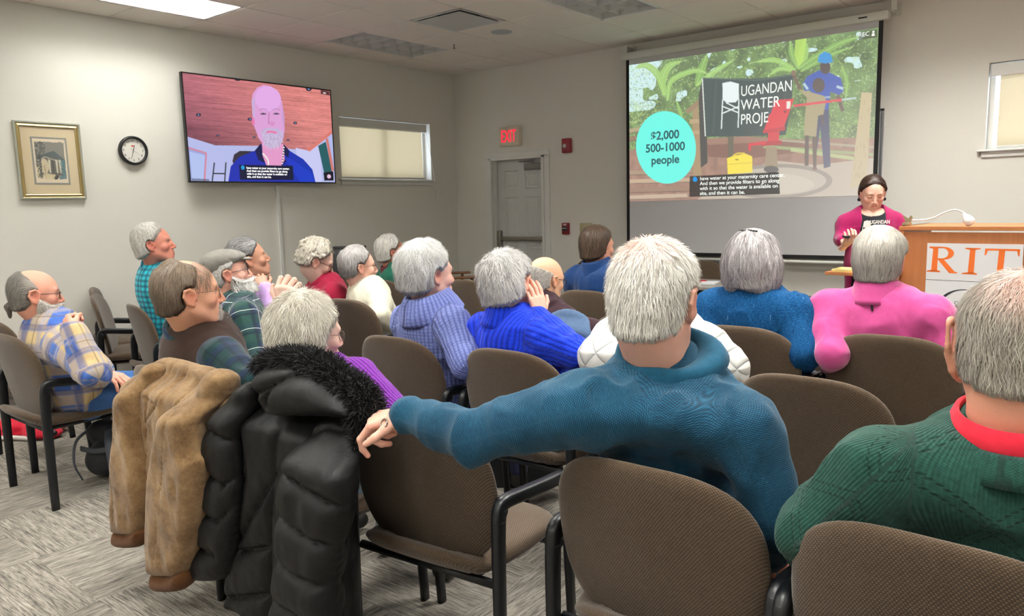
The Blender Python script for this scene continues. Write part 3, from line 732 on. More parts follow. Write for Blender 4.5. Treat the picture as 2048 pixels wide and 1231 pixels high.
for pts, wd in (([(1335, 190), (1330, 160), (1345, 132), (1380, 120)], 9), ([(1335, 190), (1320, 150), (1295, 132), (1268, 140)], 8), ([(1400, 170), (1412, 135), (1425, 105)], 9), ([(1400, 170), (1440, 140), (1480, 118)], 6), ([(1340, 200), (1350, 160), (1400, 140), (1430, 150)], 6),
                ([(1605, 135), (1592, 105), (1590, 80)], 7), ([(1605, 135), (1615, 105), (1618, 76)], 11), ([(1605, 135), (1640, 112), (1690, 85), (1740, 70)], 7), ([(1610, 140), (1660, 112), (1712, 92)], 5), ([(1600, 138), (1560, 120), (1515, 124)], 6), ([(1690, 130), (1700, 160), (1696, 200)], 5), ([(1600, 140), (1570, 136), (1545, 150)], 5), ([(1360, 200), (1370, 240), (1360, 300)], 5)):
    banana(pts, wd, G1 if rs.rand() < .6 else (126, 172, 78), G2)
p.poly([(1600, 80), (1622, 77), (1616, 120), (1606, 132), (1598, 110)], (176, 214, 84), .8)
# ground, logs, well
p.poly([(1258, 300), (1330, 282), (1400, 274), (1500, 266), (1600, 270), (1762, 262), (1762, 380), (1258, 410)], (150, 112, 92)); n2 = p.noise(60, 30, 5); g_ = p.v > .66; p.a = np.where(g_[..., None], p.a * (.75 + .6 * n2)[..., None], p.a)
p.poly([(1420, 285), (1600, 272), (1640, 290), (1500, 310), (1425, 308)], (126, 84, 66)); p.poly([(1500, 330), (1560, 312), (1640, 318), (1762, 300), (1762, 375), (1400, 392)], (186, 172, 154))
for k, (yy, x1_, c) in enumerate(((262, 1300, (168, 150, 110)), (278, 1300, (140, 104, 78)), (345, 1390, (160, 134, 104)), (362, 1400, (188, 160, 130)), (380, 1395, (150, 116, 92)), (394, 1380, (190, 166, 140)))): p.line([(1258, yy), (x1_, yy - 8)], 9, c, .95); p.line([(1258, yy + 4), (x1_, yy - 4)], 1.6, (90, 66, 50), .8)
p.ell(1560, 352, 112, 34, (146, 134, 122), 1, -.05); p.ell(1560, 352, 100, 27, (186, 176, 160), 1, -.05); p.ell(1556, 356, 80, 20, (200, 190, 172), .8)
p.line([(1535, 285), (1762, 296)], 6, (150, 166, 110), .9); p.line([(1560, 272), (1762, 282)], 4, (170, 168, 138), .8); p.line([(1590, 290), (1735, 306)], 7, (176, 190, 128), .9)
# fence posts and people holding the banner
p.poly([(1392, 205), (1404, 205), (1410, 350), (1392, 352)], (160, 132, 92)); p.line([(1380, 222), (1420, 190)], 9, (146, 118, 84)); p.line([(1386, 240), (1410, 238)], 8, (176, 150, 108)); p.line([(1386, 262), (1408, 260)], 7, (176, 150, 108))
p.poly([(1405, 190), (1412, 160), (1420, 155), (1422, 320), (1408, 330)], (52, 48, 40)); p.poly([(1464, 266), (1476, 266), (1474, 310), (1464, 310)], (96, 88, 66))
p.poly([(1412, 154), (1460, 155), (1520, 155), (1560, 151), (1596, 145), (1592, 200), (1580, 262), (1500, 266), (1417, 269)], (40, 62, 58))
nb = p.noise(16, 40, 3)
for x, a_ in ((1435, .35), (1450, .2), (1530, .2), (1545, .3), (1575, .35)): p.line([(x, 160), (x - 8, 262)], 4, (28, 44, 42), a_); p.line([(x + 6, 160), (x - 1, 262)], 3, (66, 92, 86), a_)
p.line([(1413, 155), (1418, 268)], 2.4, (210, 216, 206)); p.line([(1414, 155), (1520, 158), (1560, 153), (1595, 147)], 1.5, (90, 112, 104), .8)
W_ = (222, 232, 230)
p.poly([(1454, 164), (1470, 161), (1487, 165), (1487, 194), (1480, 201), (1462, 202), (1454, 196)], W_)
for a_, b_ in (((1454, 196), (1451, 253)), ((1487, 194), (1485, 250)), ((1453, 209), (1486, 221)), ((1486, 209), (1453, 223)), ((1461, 202), (1485, 213))): p.line([a_, b_], 2.3, W_)
# adult behind and child
p.poly([(1636, 180), (1664, 176), (1668, 320), (1655, 324), (1648, 245), (1640, 300)], (52, 60, 96)); p.poly([(1614, 164), (1622, 150), (1645, 138), (1662, 140), (1688, 152), (1694, 176), (1685, 184), (1668, 178), (1664, 212), (1640, 214), (1630, 176), (1618, 178)], (42, 78, 168))
p.line([(1616, 163), (1624, 174)], 5, (170, 196, 206)); p.line([(1680, 168), (1693, 172)], 5, (170, 196, 206)); p.line([(1645, 190), (1668, 188)], 4, (150, 170, 190), .8); p.ell(1658, 132, 10, 13, (74, 58, 52)); p.poly([(1643, 122), (1646, 109), (1657, 102), (1669, 107), (1673, 122), (1658, 125)], (28, 140, 206))
p.line([(1682, 185), (1692, 215)], 7, (96, 76, 62)); p.line([(1595, 145), (1610, 176)], 6, (104, 80, 62)); p.ell(1596, 143, 5, 5, (130, 100, 80))
p.poly([(1606, 174), (1632, 180), (1655, 186), (1660, 195), (1654, 222), (1644, 224), (1640, 264), (1616, 262), (1618, 225), (1622, 190)], (164, 150, 110)); p.ell(1645, 166, 12, 14, (78, 62, 54))
p.poly([(1618, 262), (1626, 262), (1625, 320), (1617, 320)], (80, 64, 54)); p.poly([(1632, 264), (1642, 264), (1640, 325), (1634, 325)], (88, 70, 58)); p.ell(1637, 325, 5, 3, (120, 90, 74)); p.line([(1650, 222), (1654, 240)], 5, (84, 66, 54))
p.poly([(1728, 178), (1748, 179), (1738, 350), (1706, 362)], (190, 172, 128)); 
for k in range(18): x, y = rs.uniform(1712, 1742), rs.uniform(190, 340); p.line([(x, y), (x - 1, y + 9)], 1.2, (150, 126, 90), .6)
# pump and jerry can
p.poly([(1541, 285), (1562, 285), (1564, 326), (1538, 328)], (150, 130, 100)); p.ell(1551, 329, 15, 7, (70, 66, 64)); p.poly([(1557, 196), (1597, 192), (1577, 246), (1536, 256)], (214, 36, 50)); p.poly([(1534, 254), (1580, 246), (1578, 253), (1536, 260)], (188, 24, 40)); p.poly([(1545, 258), (1568, 255), (1566, 276), (1544, 280)], (206, 32, 46)); p.poly([(1530, 276), (1572, 272), (1572, 280), (1532, 285)], (176, 24, 38)); p.poly([(1505, 280), (1540, 274), (1540, 281), (1511, 285), (1510, 294), (1505, 294)], (206, 34, 48))
p.line([(1596, 206), (1690, 193)], 4.5, (216, 52, 66)); p.line([(1690, 193), (1718, 189)], 3.4, (176, 200, 200)); p.poly([(1582, 198), (1590, 197), (1589, 211), (1582, 212)], (232, 224, 214)); p.ell(1579, 217, 3, 3, (140, 16, 30))
p.line([(1556, 202), (1549, 222)], 2.4, (40, 74, 96))
p.poly([(1462, 310), (1474, 305), (1500, 300), (1513, 305), (1513, 336), (1463, 341)], (236, 214, 40)); p.line([(1474, 305), (1482, 300), (1498, 299)], 3, (220, 190, 30)); p.line([(1462, 322), (1512, 317)], 1, (196, 170, 30)); p.ell(1482, 312, 4, 1.6, (160, 140, 30))
# room-light veil painted into the slide colours, stronger towards the lower right
hz = np.clip((p.u - .45) * 1.2, 0, 1) * np.clip((p.v - .15) * 1.2, 0, 1) * .5; p.a = p.a * (1 - hz[..., None]) + p.col((224, 214, 204)) * hz[..., None]
p.a = p.a * .92 + .085  # even projector wash-out mixed into all the slide colours
p.ell(1336, 292, 62.5, 71.5, (112, 238, 222), 1, 0, 60)
p.poly([(1385, 347), (1566, 334), (1568, 376), (1384, 388)], (58, 56, 54), .93); p.ell(1396, 353, 4.6, 5, (40, 150, 226)); p.poly([(1722, 67), (1758, 61), (1758, 75), (1723, 80)], (86, 92, 72), .8)
pi = Vector((3.8, YS, 1.9)); IX0, IX1, IZ0, IZ1 = 2.612, 4.985, 1.475, 2.862
sl = p.object('projected_slide', (IX0 - 3.8, -.004, IZ1 - 1.9), (IX1 - IX0, 0, 0), (0, 0, IZ0 - IZ1), m_pic('slide_picture', .93, .3, .7), ps)
def sltext(s, x, y, size, m, name, align='CENTER', **k):
    u, v = uvp((x, y), SLQ); return text_mesh(name, s, size, m, sl, Matrix.Translation((IX0 - 3.8 + u * (IX1 - IX0), -.0055, IZ1 - 1.9 - v * (IZ1 - IZ0))) @ FACE, ext=.0003, align=align, **k)
M_tk = mat('slide_text_dark', (54, 92, 96), .6, emis=(56, 96, 100), es=.7); M_tw = mat('slide_text_white', (235, 240, 238), .6, emis=(228, 236, 232), es=.8)
for s_, y_ in (('$2,000', 268.5), ('500-1000', 292.5), ('people', 317)): sltext(s_, 1334, y_, .115, M_tk, 'slide_text', bold=.0026)
sltext(CAPT, 1406, 347, .049, M_tw, 'captions', 'LEFT', line=.98, bold=.0005); sltext('REC', 1733, 69.5, .05, M_tw, 'rec_mark')
for s_, x_, y_ in (('UGANDAN', 1491, 166), ('WATER', 1491, 193), ('PROJE', 1490, 221)): sltext(s_, x_, y_, .135, M_tw, 'banner_text', 'LEFT', sx=.70 if s_ == 'UGANDAN' else (.80 if s_ == 'WATER' else .74))
u_, v_ = uvp((1751, 68), SLQ); b = MB(); X_, Z_ = IX0 - 3.8 + u_ * (IX1 - IX0), IZ1 - 1.9 - v_ * (IZ1 - IZ0)
b.lathe([(0, 0), (.009, 0)], (X_, -.0056, Z_ + .015), 12, Matrix.Rotation(PI / 2, 3, 'X')); b.face([(X_ - .014, -.0056, Z_ - .018), (X_ + .012, -.0056, Z_ - .018), (X_ + .008, -.0056, Z_ + .003), (X_ - .010, -.0056, Z_ + .003)]); b.build('person_mark', M_tw, sl, False)
b = MB(); b.box((3.9, -.012, 1.58), (2.2, .02, 1.22)); r = empty('whiteboard', (0, 0, 0), 0, 'aluminium-framed whiteboard on the wall behind the projection screen', 'whiteboard'); b.build('board', mat('whiteboard_white', (222, 224, 226), .15), r, False)
b = MB(); M_alu = mat('aluminium', (160, 162, 166), .35, metal=.8)
for x in (2.79, 5.01): b.box((x, -.014, 1.58), (.025, .028, 1.26), .003)
for z in (.965, 2.2): b.box((3.9, -.014, z), (2.245, .028, .025), .003)
b.build('frame', M_alu, r, False)

# ---------------- framed print on the left wall ----------------
r = empty('framed_print', (0, -4.73, 1.91), 0, 'silver and gold framed print of a columned building on the left wall', 'framed picture')
def frame_ring(b, hw, hh, prof):
    """prof: list of (inset, height)"""
    for (i0, h0), (i1, h1) in zip(prof, prof[1:]):
        q = [(-1, -1), (1, -1), (1, 1), (-1, 1)]
        for k in range(4):
            a, c = q[k], q[(k + 1) % 4]
            b.face([(h0, a[0] * (hw - i0), a[1] * (hh - i0)), (h0, c[0] * (hw - i0), c[1] * (hh - i0)), (h1, c[0] * (hw - i1), c[1] * (hh - i1)), (h1, a[0] * (hw - i1), a[1] * (hh - i1))])
b = MB(); frame_ring(b, .24, .30, [(0, 0), (0, .022), (.004, .027), (.012, .027), (.016, .022)]); b.build('frame', mat('silver_frame', (168, 170, 158), .35, metal=.5), r, False, fix=False)
b = MB(); frame_ring(b, .224, .284, [(0, .022), (.004, .019), (.018, .026), (.024, .022), (.026, .012)]); b.build('gilt_liner', mat('gilt', (168, 148, 100), .3, metal=.6), r, False, fix=False)
b = MB(); b.box((.008, 0, 0), (.01, .40, .52)); b.build('mat_board', mat('mat_cream', (216, 198, 160), .8), r, False)
b = MB(); frame_ring(b, .131, .184, [(0, .0135), (.001, .015), (.013, .015), (.014, .0135)]); b.build('inner_fillet', mat('fillet_grey', (140, 140, 132), .5), r, False, fix=False)
p = Paint(150, 200); p.a[:] = p.col((226, 210, 184)); rs = p.rs
nn = p.noise(14, 18, 2); edge = (np.minimum(np.minimum(p.u, 1 - p.u) * 1.2, np.minimum(p.v, (.93 - p.v))) > .075 + .03 * (p.noise(20, 20, 8) - .5))
p.a[edge] = p.col((128, 126, 116)); p.a[edge & (p.v > .62)] = p.col((196, 184, 150))
p.poly([(.1, .38), (.32, .34), (.62, .27), (.94, .47), (.94, .56), (.3, .42), (.12, .5)], (66, 84, 86)); p.poly([(.16, .44), (.38, .38), (.9, .5), (.84, .82), (.66, .84), (.3, .76), (.14, .9)], (92, 88, 80))
for x in (.42, .52, .64, .74): p.poly([(x, .46), (x + .07, .48), (x + .06, .78), (x + .01, .76)], (206, 200, 176) if x != .52 else (60, 62, 60))
p.line([(.12, .5), (.34, .41), (.9, .55)], .014, (198, 198, 182)); p.ell(.3, .62, .13, .17, (222, 206, 168), .8)
p.poly([(.8, .5), (.92, .46), (.94, .9), (.72, .92), (.7, .86), (.84, .8)], (64, 118, 128), .9)
for k in range(220):
    x, y = rs.uniform(.08, .36), rs.uniform(.08, .5) if k % 2 else rs.uniform(.08, .9); x = min(x, .36 if y < .32 else .2); p.ell(x, y, rs.uniform(.01, .03), rs.uniform(.006, .02), (44, 50, 48) if rs.rand() < .7 else (96, 100, 92), .8)
for k in range(90): p.ell(rs.uniform(.78, .93), rs.uniform(.5, .9), .014, .012, (96, 140, 146) if rs.rand() < .4 else (44, 84, 96), .7)
p.line([(.3, .6), (.31, .9)], .012, (50, 48, 44)); p.ell(.6, .88, .08, .04, (44, 42, 42)); p.ell(.66, .85, .05, .03, (60, 54, 52)); p.poly([(.3, .8), (.6, .8), (.56, .92), (.26, .92)], (214, 198, 150), .7)
p.object('print', (.0142, -.12, .172), (0, .24, 0), (0, 0, -.344), m_pic('print_picture', 0, 0, .6), r)
b = MB(); b.box((.017, 0, 0), (.001, .40, .52)); t = NT('picture_glass', .03, .5); t.b.inputs['Alpha'].default_value = .06; b.build('glass', t.m, r, False)

# ---------------- wall clock ----------------
r = empty('wall_clock', (0, -4.075, 2.015), 0, 'round black-rimmed wall clock showing twelve thirty-three', 'clock')
RX90 = Matrix.Rotation(PI / 2, 3, 'Y')
b = MB(); b.lathe([(.10, .0), (.120, .0), (.123, .02), (.120, .036), (.110, .042), (.101, .036), (.1, .02)], n=56, M=RX90); b.build('rim', M_dark, r)
b = MB(); b.lathe([(0, .018), (.102, .018)], n=48, M=RX90); b.build('dial', mat('clock_dial', (226, 224, 216), .5), r, False)
for k in range(12):
    a_ = (k + 1) / 12 * 2 * PI; text_mesh('numeral', str(k + 1), .026, M_dark, r, Matrix.Translation((.0185, .081 * math.sin(a_), .081 * math.cos(a_))) @ TXT)
def hand(name, ang, L, wd, m, x, tail=.02):
    b = MB(); b.face([(x, -wd / 2, -tail), (x, wd / 2, -tail), (x, wd / 3, L), (x, -wd / 3, L)]); o = b.build(name, m, r, False); o.rotation_euler = (-ang, 0, 0)
hand('hour_hand', math.radians(12 + 5), .048, .007, M_dark, .021); hand('minute_hand', math.radians(198), .075, .005, M_dark, .023); hand('second_hand', math.radians(124), .07, .002, M_dark, .0245, .03)
b = MB(); b.face([(.019, -.014, .032), (.019, .008, .032), (.019, .008, .044), (.019, -.014, .044)]); b.build('dial_badge', mat('clock_red', (222, 70, 60), .5), r, False)
b = MB(); b.lathe([(0, .036), (.1, .034)], n=40, M=RX90); b.build('glass', bpy.data.materials['picture_glass'], r, False)
# ---------------- stacking guest chairs ----------------
def m_weave(name, c0, c1, per=.0042):
    t = NT(name, .9, .15); v = t.obj(); s = t.sep(v); k = 2 * PI / per
    zz = t.math('ADD', s[2], t.math('MULTIPLY', s[1], .9))
    row = t.math('FLOOR', t.math('MULTIPLY', zz, 1 / per)); sh = t.math('MULTIPLY', t.math('MODULO', row, 2.0), per * .9)
    a = t.math('SINE', t.math('MULTIPLY', t.math('ADD', s[0], sh), k / 1.8)); b_ = t.math('ABSOLUTE', t.math('SINE', t.math('MULTIPLY', zz, k / 2)))
    h = t.math('MULTIPLY', t.math('ADD', t.math('MULTIPLY', a, .5), .5), b_); n = t.noise(v, 120, 2)
    f = t.math('ADD', t.math('MULTIPLY', h, .75), t.math('MULTIPLY', n, .3), clamp=True)
    t.base(t.mix(f, lin(c0), lin(c1))); t.bump(h, .4, .0012); t.b.inputs['Sheen Weight'].default_value = .25; t.b.inputs['Sheen Roughness'].default_value = .5; return t.m
M_fab = m_weave('brown_chair_fabric', (46, 36, 28), (116, 97, 77)); M_frame = mat('chair_black_frame', (17, 20, 24), .38, .5)
def sq(a, e): return np.sign(a) * np.abs(a) ** e
def pad(rings, prof, fn):
    """closed cushion: prof = list of (radius 0..1, side -1..1 offset in thickness); fn(px, pz, off) -> xyz"""
    b = MB(); n = 64; th = np.arange(n) / n * 2 * PI; P = []
    for r, o in prof:
        P.append([fn(r * math.cos(a), r * math.sin(a), o) for a in th])
    b.quadgrid(np.array(P), False, True); return b
PROF = [(.001, 1), (.25, 1), (.5, 1), (.7, .99), (.84, .94), (.93, .78), (.975, .5), (1, .12), (1, -.15), (.975, -.5), (.93, -.75), (.84, -.9), (.7, -.97), (.5, -1), (.25, -1), (.001, -1)]
def back_fn(a, c, o):
    r = math.hypot(a, c); e = 3.0
    if r > 1e-9: k = r / (abs(a) ** e + abs(c) ** e) ** (1 / e); a, c = a * k, c * k
    x = a * .274 * (1 - .10 * max(0, -c) ** 1.8); z = .655 + .236 * c
    y = .032 - .088 * (z - .47) / .4 + .042 * (x / .274) ** 2 * (.75 + .25 * c) + .021 * o - .012 * max(0, -c) ** 3
    return (x, y, z)
def seat_fn(a, c, o):
    r = math.hypot(a, c); e = 3.2
    if r > 1e-9: k = r / (abs(a) ** e + abs(c) ** e) ** (1 / e); a, c = a * k, c * k
    x = a * .262 * (1 - .06 * max(0, -c)); y = .200 + .285 * c
    z = .437 + .030 * o + .060 * max(0, -c - .66) / .34 - .03 * max(0, c - .6) ** 1.2 + .006 * x * x * 14
    return (x, y, z)
def make_chair():
    r = empty('guest_chair')
    pad(0, PROF, back_fn).build('backrest', M_fab, r); pad(0, PROF, seat_fn).build('seat', M_fab, r)
    for s in (-1, 1):
        b = MB(); pts = bez([(s * .288, -.005, 0), (s * .288, -.004, .30), (s * .288, 0, .58), (s * .288, .012, .635)], 5)
        b.tube(pts, np.linspace(.0175, .0235, len(pts)), 12, flat=(.72, 1.1)); b.build('leg', M_frame, r)
        b = MB(); pts = bez([(s * .282, .425, 0), (s * .283, .405, .30), (s * .286, .388, .52), (s * .287, .376, .60)], 5)
        b.tube(pts, np.linspace(.0165, .021, len(pts)), 12, flat=(.72, 1.1)); b.build('leg', M_frame, r)
        b = MB(); pts = bez([(s * .288, .0, .60), (s * .288, .006, .634), (s * .290, .035, .650), (s * .294, .12, .645), (s * .296, .24, .634), (s * .292, .33, .624), (s * .288, .366, .606), (s * .287, .380, .57)], 6)
        b.tube(pts, .0195, 14, flat=(1.05, .85), up=(1, 0, 0)); b.build('armrest', M_frame, r)
    b = MB()
    for y in (.03, .36): b.tube([(-.28, y, .392), (.28, y, .392)], .014, 8)
    for x in (-.17, .17): b.tube([(x, .05, .395), (x, .40, .395)], .012, 8)
    b.build('under_frame', M_frame, r); return r
CH0 = make_chair(); _used = [False]
def chair(x, y, h, label, group=None):
    """h: heading in degrees, 0 faces the front wall"""
    o = CH0 if not _used[0] else copy_tree(CH0); _used[0] = True
    o.location = (x, y, 0); o.rotation_euler = (0, 0, math.radians(h)); o['label'] = label; o['category'] = 'chair'; o['group'] = 'brown fabric guest chairs'
    return o
CHAIRS = dict(
    A1=(6.45, -5.76, -3, 'brown fabric chair behind the man in the green sweater, nearest the camera'),
    A2=(5.85, -5.72, 0, 'brown fabric chair behind the man in the teal pullover'),
    A3=(5.07, -5.72, 5, 'empty brown chair with the teal man\'s hand resting on its back'),
    A4=(4.42, -5.78, 2, 'brown chair hidden under the black puffer coat'),
    A5=(3.76, -5.80, 0, 'brown chair with the tan jacket hung over its back'),
    A6=(2.24, -5.82, 0, 'brown chair under the man in the blue and yellow plaid shirt'),
    A7=(1.52, -5.66, 0, 'empty brown chair at the left edge of the photo beside the plaid man'),
    B1=(5.88, -4.66, -2, 'empty brown chair between the teal man and the pink top'),
    B2=(5.34, -4.72, 0, 'brown chair under the person in the white quilted jacket'),
    B3=(4.72, -4.82, 0, 'brown chair behind the woman in the royal blue sweater'),
    B4=(4.06, -4.84, 0, 'brown chair behind the woman in the periwinkle blue knit sweater'),
    B5=(6.62, -4.72, -3, 'brown chair in front of the green sweater man, mostly hidden by his shoulder'),
    B6=(2.84, -5.10, 0, 'brown chair under the bearded man in the grey flat cap'),
    B7=(2.22, -4.74, 0, 'brown chair under the woman in lilac with clasped hands'),
    B8=(1.62, -4.88, -12, 'brown chair under the man in the turquoise checked shirt'),
    B9=(.74, -4.75, -30, 'empty brown chair along the left wall beside the turquoise shirt man'),
    B10=(.16, -4.52, -30, 'empty brown chair farthest left, half hidden behind another empty chair'),
    C1=(2.70, -4.0, 0, 'brown chair behind the woman in the cream sweater'),
    C2=(2.10, -4.04, 0, 'brown chair under the woman in the burgundy fleece'),
    C3=(4.10, -4.02, 0, 'brown chair under the bald man in the maroon jacket'),
    C4=(4.70, -3.74, 0, 'brown chair seen beside the left side of the teal man\'s head'),
    C5=(5.30, -3.80, 0, 'brown chair behind the grey-haired woman in the blue tweed sweater'),
    C6=(5.93, -3.72, 0, 'brown chair behind the person in the pink top'),
    D1=(1.92, -3.0, 0, 'brown chair behind the white-haired person in green'),
    D2=(1.05, -2.82, 0, 'empty brown chair beyond the woman in burgundy'),
    D3=(2.60, -2.70, 0, 'empty brown chair near the wooden armchair, arm in view'),
    D4=(3.86, -2.90, 0, 'brown chair behind the brown-haired person in the blue jacket'),
    D5=(5.33, -2.52, 0, 'empty brown chair between the blue tweed sweater and the pink top'),
    D6=(6.06, -2.62, 0, 'empty brown chair in front of the lectern poster'),
    E1=(2.34, -.40, 180, 'brown chair at the left end of the front table'),
    E2=(3.50, -.38, 180, 'brown chair behind the front table below the screen'),
)
for k, (x, y, h, l) in CHAIRS.items(): chair(x, y, h, l)

# ---------------- lectern, lamp, pad ----------------
def m_wood(name, c0, c1, sc=(30, 30, 1.6), rough=.4):
    t = NT(name, rough, .4); v = t.obj(scale=sc); n = t.noise(v, 1.0, 5, .65, dist=.6); n2 = t.noise(t.obj(scale=tuple(q * 5 for q in sc)), 1.0, 2)
    t.base(t.mix(t.math('ADD', t.math('MULTIPLY', n, .8), t.math('MULTIPLY', n2, .25), clamp=True), lin(c0), lin(c1))); return t.m
M_cherry = m_wood('cherry_laminate', (150, 88, 50), (196, 128, 80)); M_edge = mat('cherry_edge', (178, 112, 66), .4)
TL = px(1799, 452, 5.18); rz = math.radians(-6)
lec = empty('lectern', (TL[0], TL[1], 0), rz, 'cherry wood lectern with an orange lettered white poster', 'lectern')
LW, LH, LD = .96, TL[2], .60
b = MB(); b.box((.016, LD / 2, LH / 2), (.032, LD, LH), .002); b.box((LW - .016, LD / 2, LH / 2), (.032, LD, LH), .002); b.box((LW / 2, LD / 2, .04), (LW - .064, LD - .02, .08)); b.build('side_panels', M_cherry, lec, False)
b = MB(); b.box((LW / 2, .02, LH / 2 - .02), (LW - .064, .018, LH - .04)); b.build('front_panel', M_cherry, lec, False)
b = MB(); b.box((LW / 2, LD / 2, LH - .014), (LW + .004, LD + .008, .028), .003); b.build('top', M_edge, lec, False)
ps_ = MB(); PW, PH = .545, .80; px0 = .178; pz1 = LH - .112
ps_.box((px0 + PW / 2, .0085, pz1 - PH / 2), (PW, .005, PH)); M_post = mat('poster_white', (226, 226, 228), .5); pst = ps_.build('poster', M_post, lec, False)
M_or = mat('poster_orange', (232, 112, 38), .6); M_ink = mat('poster_ink', (42, 46, 52), .6)
yP = .0055
def arcpts(cx, cy, rx, ry, a0, a1, n=20): t = np.linspace(math.radians(a0), math.radians(a1), n); return [(cx + rx * math.cos(q), cy + ry * math.sin(q)) for q in t]
def poly_face(b, pts, X0, Z0, s, y=yP): b.face([(X0 + x * s, y, Z0 - q * s) for x, q in pts])
sc_ = PW / 810.0
b = MB(); X0_, Z0_ = px0 - 385 * sc_, pz1 + 425 * sc_
def strip(b, outer, inner):
    for k in range(len(outer) - 1): poly_face(b, [outer[k], outer[k + 1], inner[k + 1], inner[k]], X0_, Z0_, sc_)
# R
poly_face(b, [(440, 470), (486, 470), (484, 705), (430, 705)], X0_, Z0_, sc_); poly_face(b, [(404, 459), (520, 459), (520, 472), (486, 474), (440, 482), (404, 472)], X0_, Z0_, sc_); poly_face(b, [(430, 690), (484, 690), (512, 700), (512, 711), (390, 711), (390, 700)], X0_, Z0_, sc_)
strip(b, [(486, 459), *arcpts(530, 523, 96, 64, -90, 90), (484, 588)], [(486, 474), *arcpts(522, 523, 54, 50, -90, 90), (484, 573)])
poly_face(b, [(484, 584), (536, 580), (640, 700), (662, 706), (662, 716), (592, 716)], X0_, Z0_, sc_)
# I
poly_face(b, [(762, 470), (808, 470), (804, 712), (752, 712)], X0_, Z0_, sc_); poly_face(b, [(722, 465), (850, 465), (850, 476), (808, 484), (762, 484), (722, 476)], X0_, Z0_, sc_); poly_face(b, [(752, 700), (804, 700), (832, 710), (832, 721), (702, 721), (702, 710)], X0_, Z0_, sc_)
# T
poly_face(b, [(1002, 480), (1052, 480), (1044, 718), (992, 718)], X0_, Z0_, sc_); poly_face(b, [(888, 468), (1170, 468), (1170, 487), (888, 487)], X0_, Z0_, sc_); poly_face(b, [(888, 480), (912, 487), (896, 532), (886, 532)], X0_, Z0_, sc_); poly_face(b, [(1170, 480), (1146, 487), (1158, 535), (1168, 535)], X0_, Z0_, sc_); poly_face(b, [(992, 706), (1044, 706), (1086, 716), (1086, 727), (938, 727), (938, 716)], X0_, Z0_, sc_)
b.build('big_letters', M_or, pst, False, fix=False)
b = MB(); poly_face(b, [(384, 787), (1150, 787), (1150, 791), (384, 791)], X0_, Z0_, sc_)
O, I = arcpts(735, 1090, 250, 222, 100, 440, 60), arcpts(738, 1090, 222, 214, 100, 440, 60)
for k in range(59):
    w_ = .35 + .9 * abs(math.sin(math.radians(100 + 340 * k / 59 + 35))); 
    def mixp(a, c, w): return (c[0] + (a[0] - c[0]) * w, c[1] + (a[1] - c[1]) * w)
    poly_face(b, [O[k], O[k + 1], mixp(I[k + 1], O[k + 1], w_), mixp(I[k], O[k], w_)], X0_, Z0_, sc_)
b.build('ring_mark', M_ink, pst, False, fix=False)
for k, s_ in enumerate(('OSHER', 'LIFELONG', 'LEARNING', 'INSTITUTE')):
    text_mesh('poster_text', s_, .034, M_ink, pst, Matrix.Translation((X0_ + 735 * sc_, yP, Z0_ - (1008 + 60 * k) * sc_)) @ FACE, space=1.12, ext=.0004)
# side shelf on the lectern, with a yellow pad
b = MB(); A_ = pxz(1656, 545, .955); b.box((-.20, -.04, .935), (.46, .27, .022), .003); b.box((.0, -.005, .86), (.03, .05, .14), .004); b.build('side_shelf', M_edge, lec, False)
def lec_w(x, y, z): c, s = math.cos(rz), math.sin(rz); return (TL[0] + c * x - s * y, TL[1] + s * x + c * y, z)
r = empty('notepad', lec_w(-.25, -.04, .946), rz + .1, 'yellow legal notepad on the lectern side shelf', 'notepad')
b = MB(); b.box((0, 0, .009), (.30, .20, .018), .002); b.build('pages', mat('legal_yellow', (226, 208, 132), .7), r, False)
b = MB(); b.box((0, -.004, .0195), (.012, .012, .003)); b.tube([(.03, -.02, .0235), (.15, .0, .0235)], .004, 8); b.build('pen', mat('brown_pen', (92, 58, 34), .4), r)
r = empty('clip_lamp', lec_w(.03, .05, LH), rz, 'white gooseneck clip lamp on top of the lectern', 'lamp')
M_wh = mat('lamp_white', (226, 226, 224), .25); M_chr = mat('pale_brass', (196, 178, 140), .25, metal=.9)
b = MB()
for s in (-1, 1): b.prism([(-.018, 0), (.018, 0), (.02 + s * .02, .055), (s * .03, .072), (-.008 + s * .004, .03)], -.006 + s * .012, .006 + s * .012, Matrix.Rotation(PI / 2, 4, 'X'))
b.box((.0, .0, .012), (.05, .05, .024), .006); b.build('clip', M_chr, r, False)
b = MB(); g = bez([(.01, 0, .038), (.09, 0, .04), (.16, 0, .052), (.23, .0, .088), (.29, .0, .105), (.335, 0, .09), (.35, 0, .075)], 10); b.tube(g, .0055, 10); b.build('gooseneck', M_wh, r)
b = MB(); b.lathe([(0, .045), (.008, .043), (.012, .03), (.024, .012), (.033, -.012), (.032, -.03), (.024, -.044), (.02, -.046), (0, -.044)], (.366, 0, .048), 24, Matrix.Rotation(-.6, 3, 'Y')); b.build('lamp_head', M_wh, r)

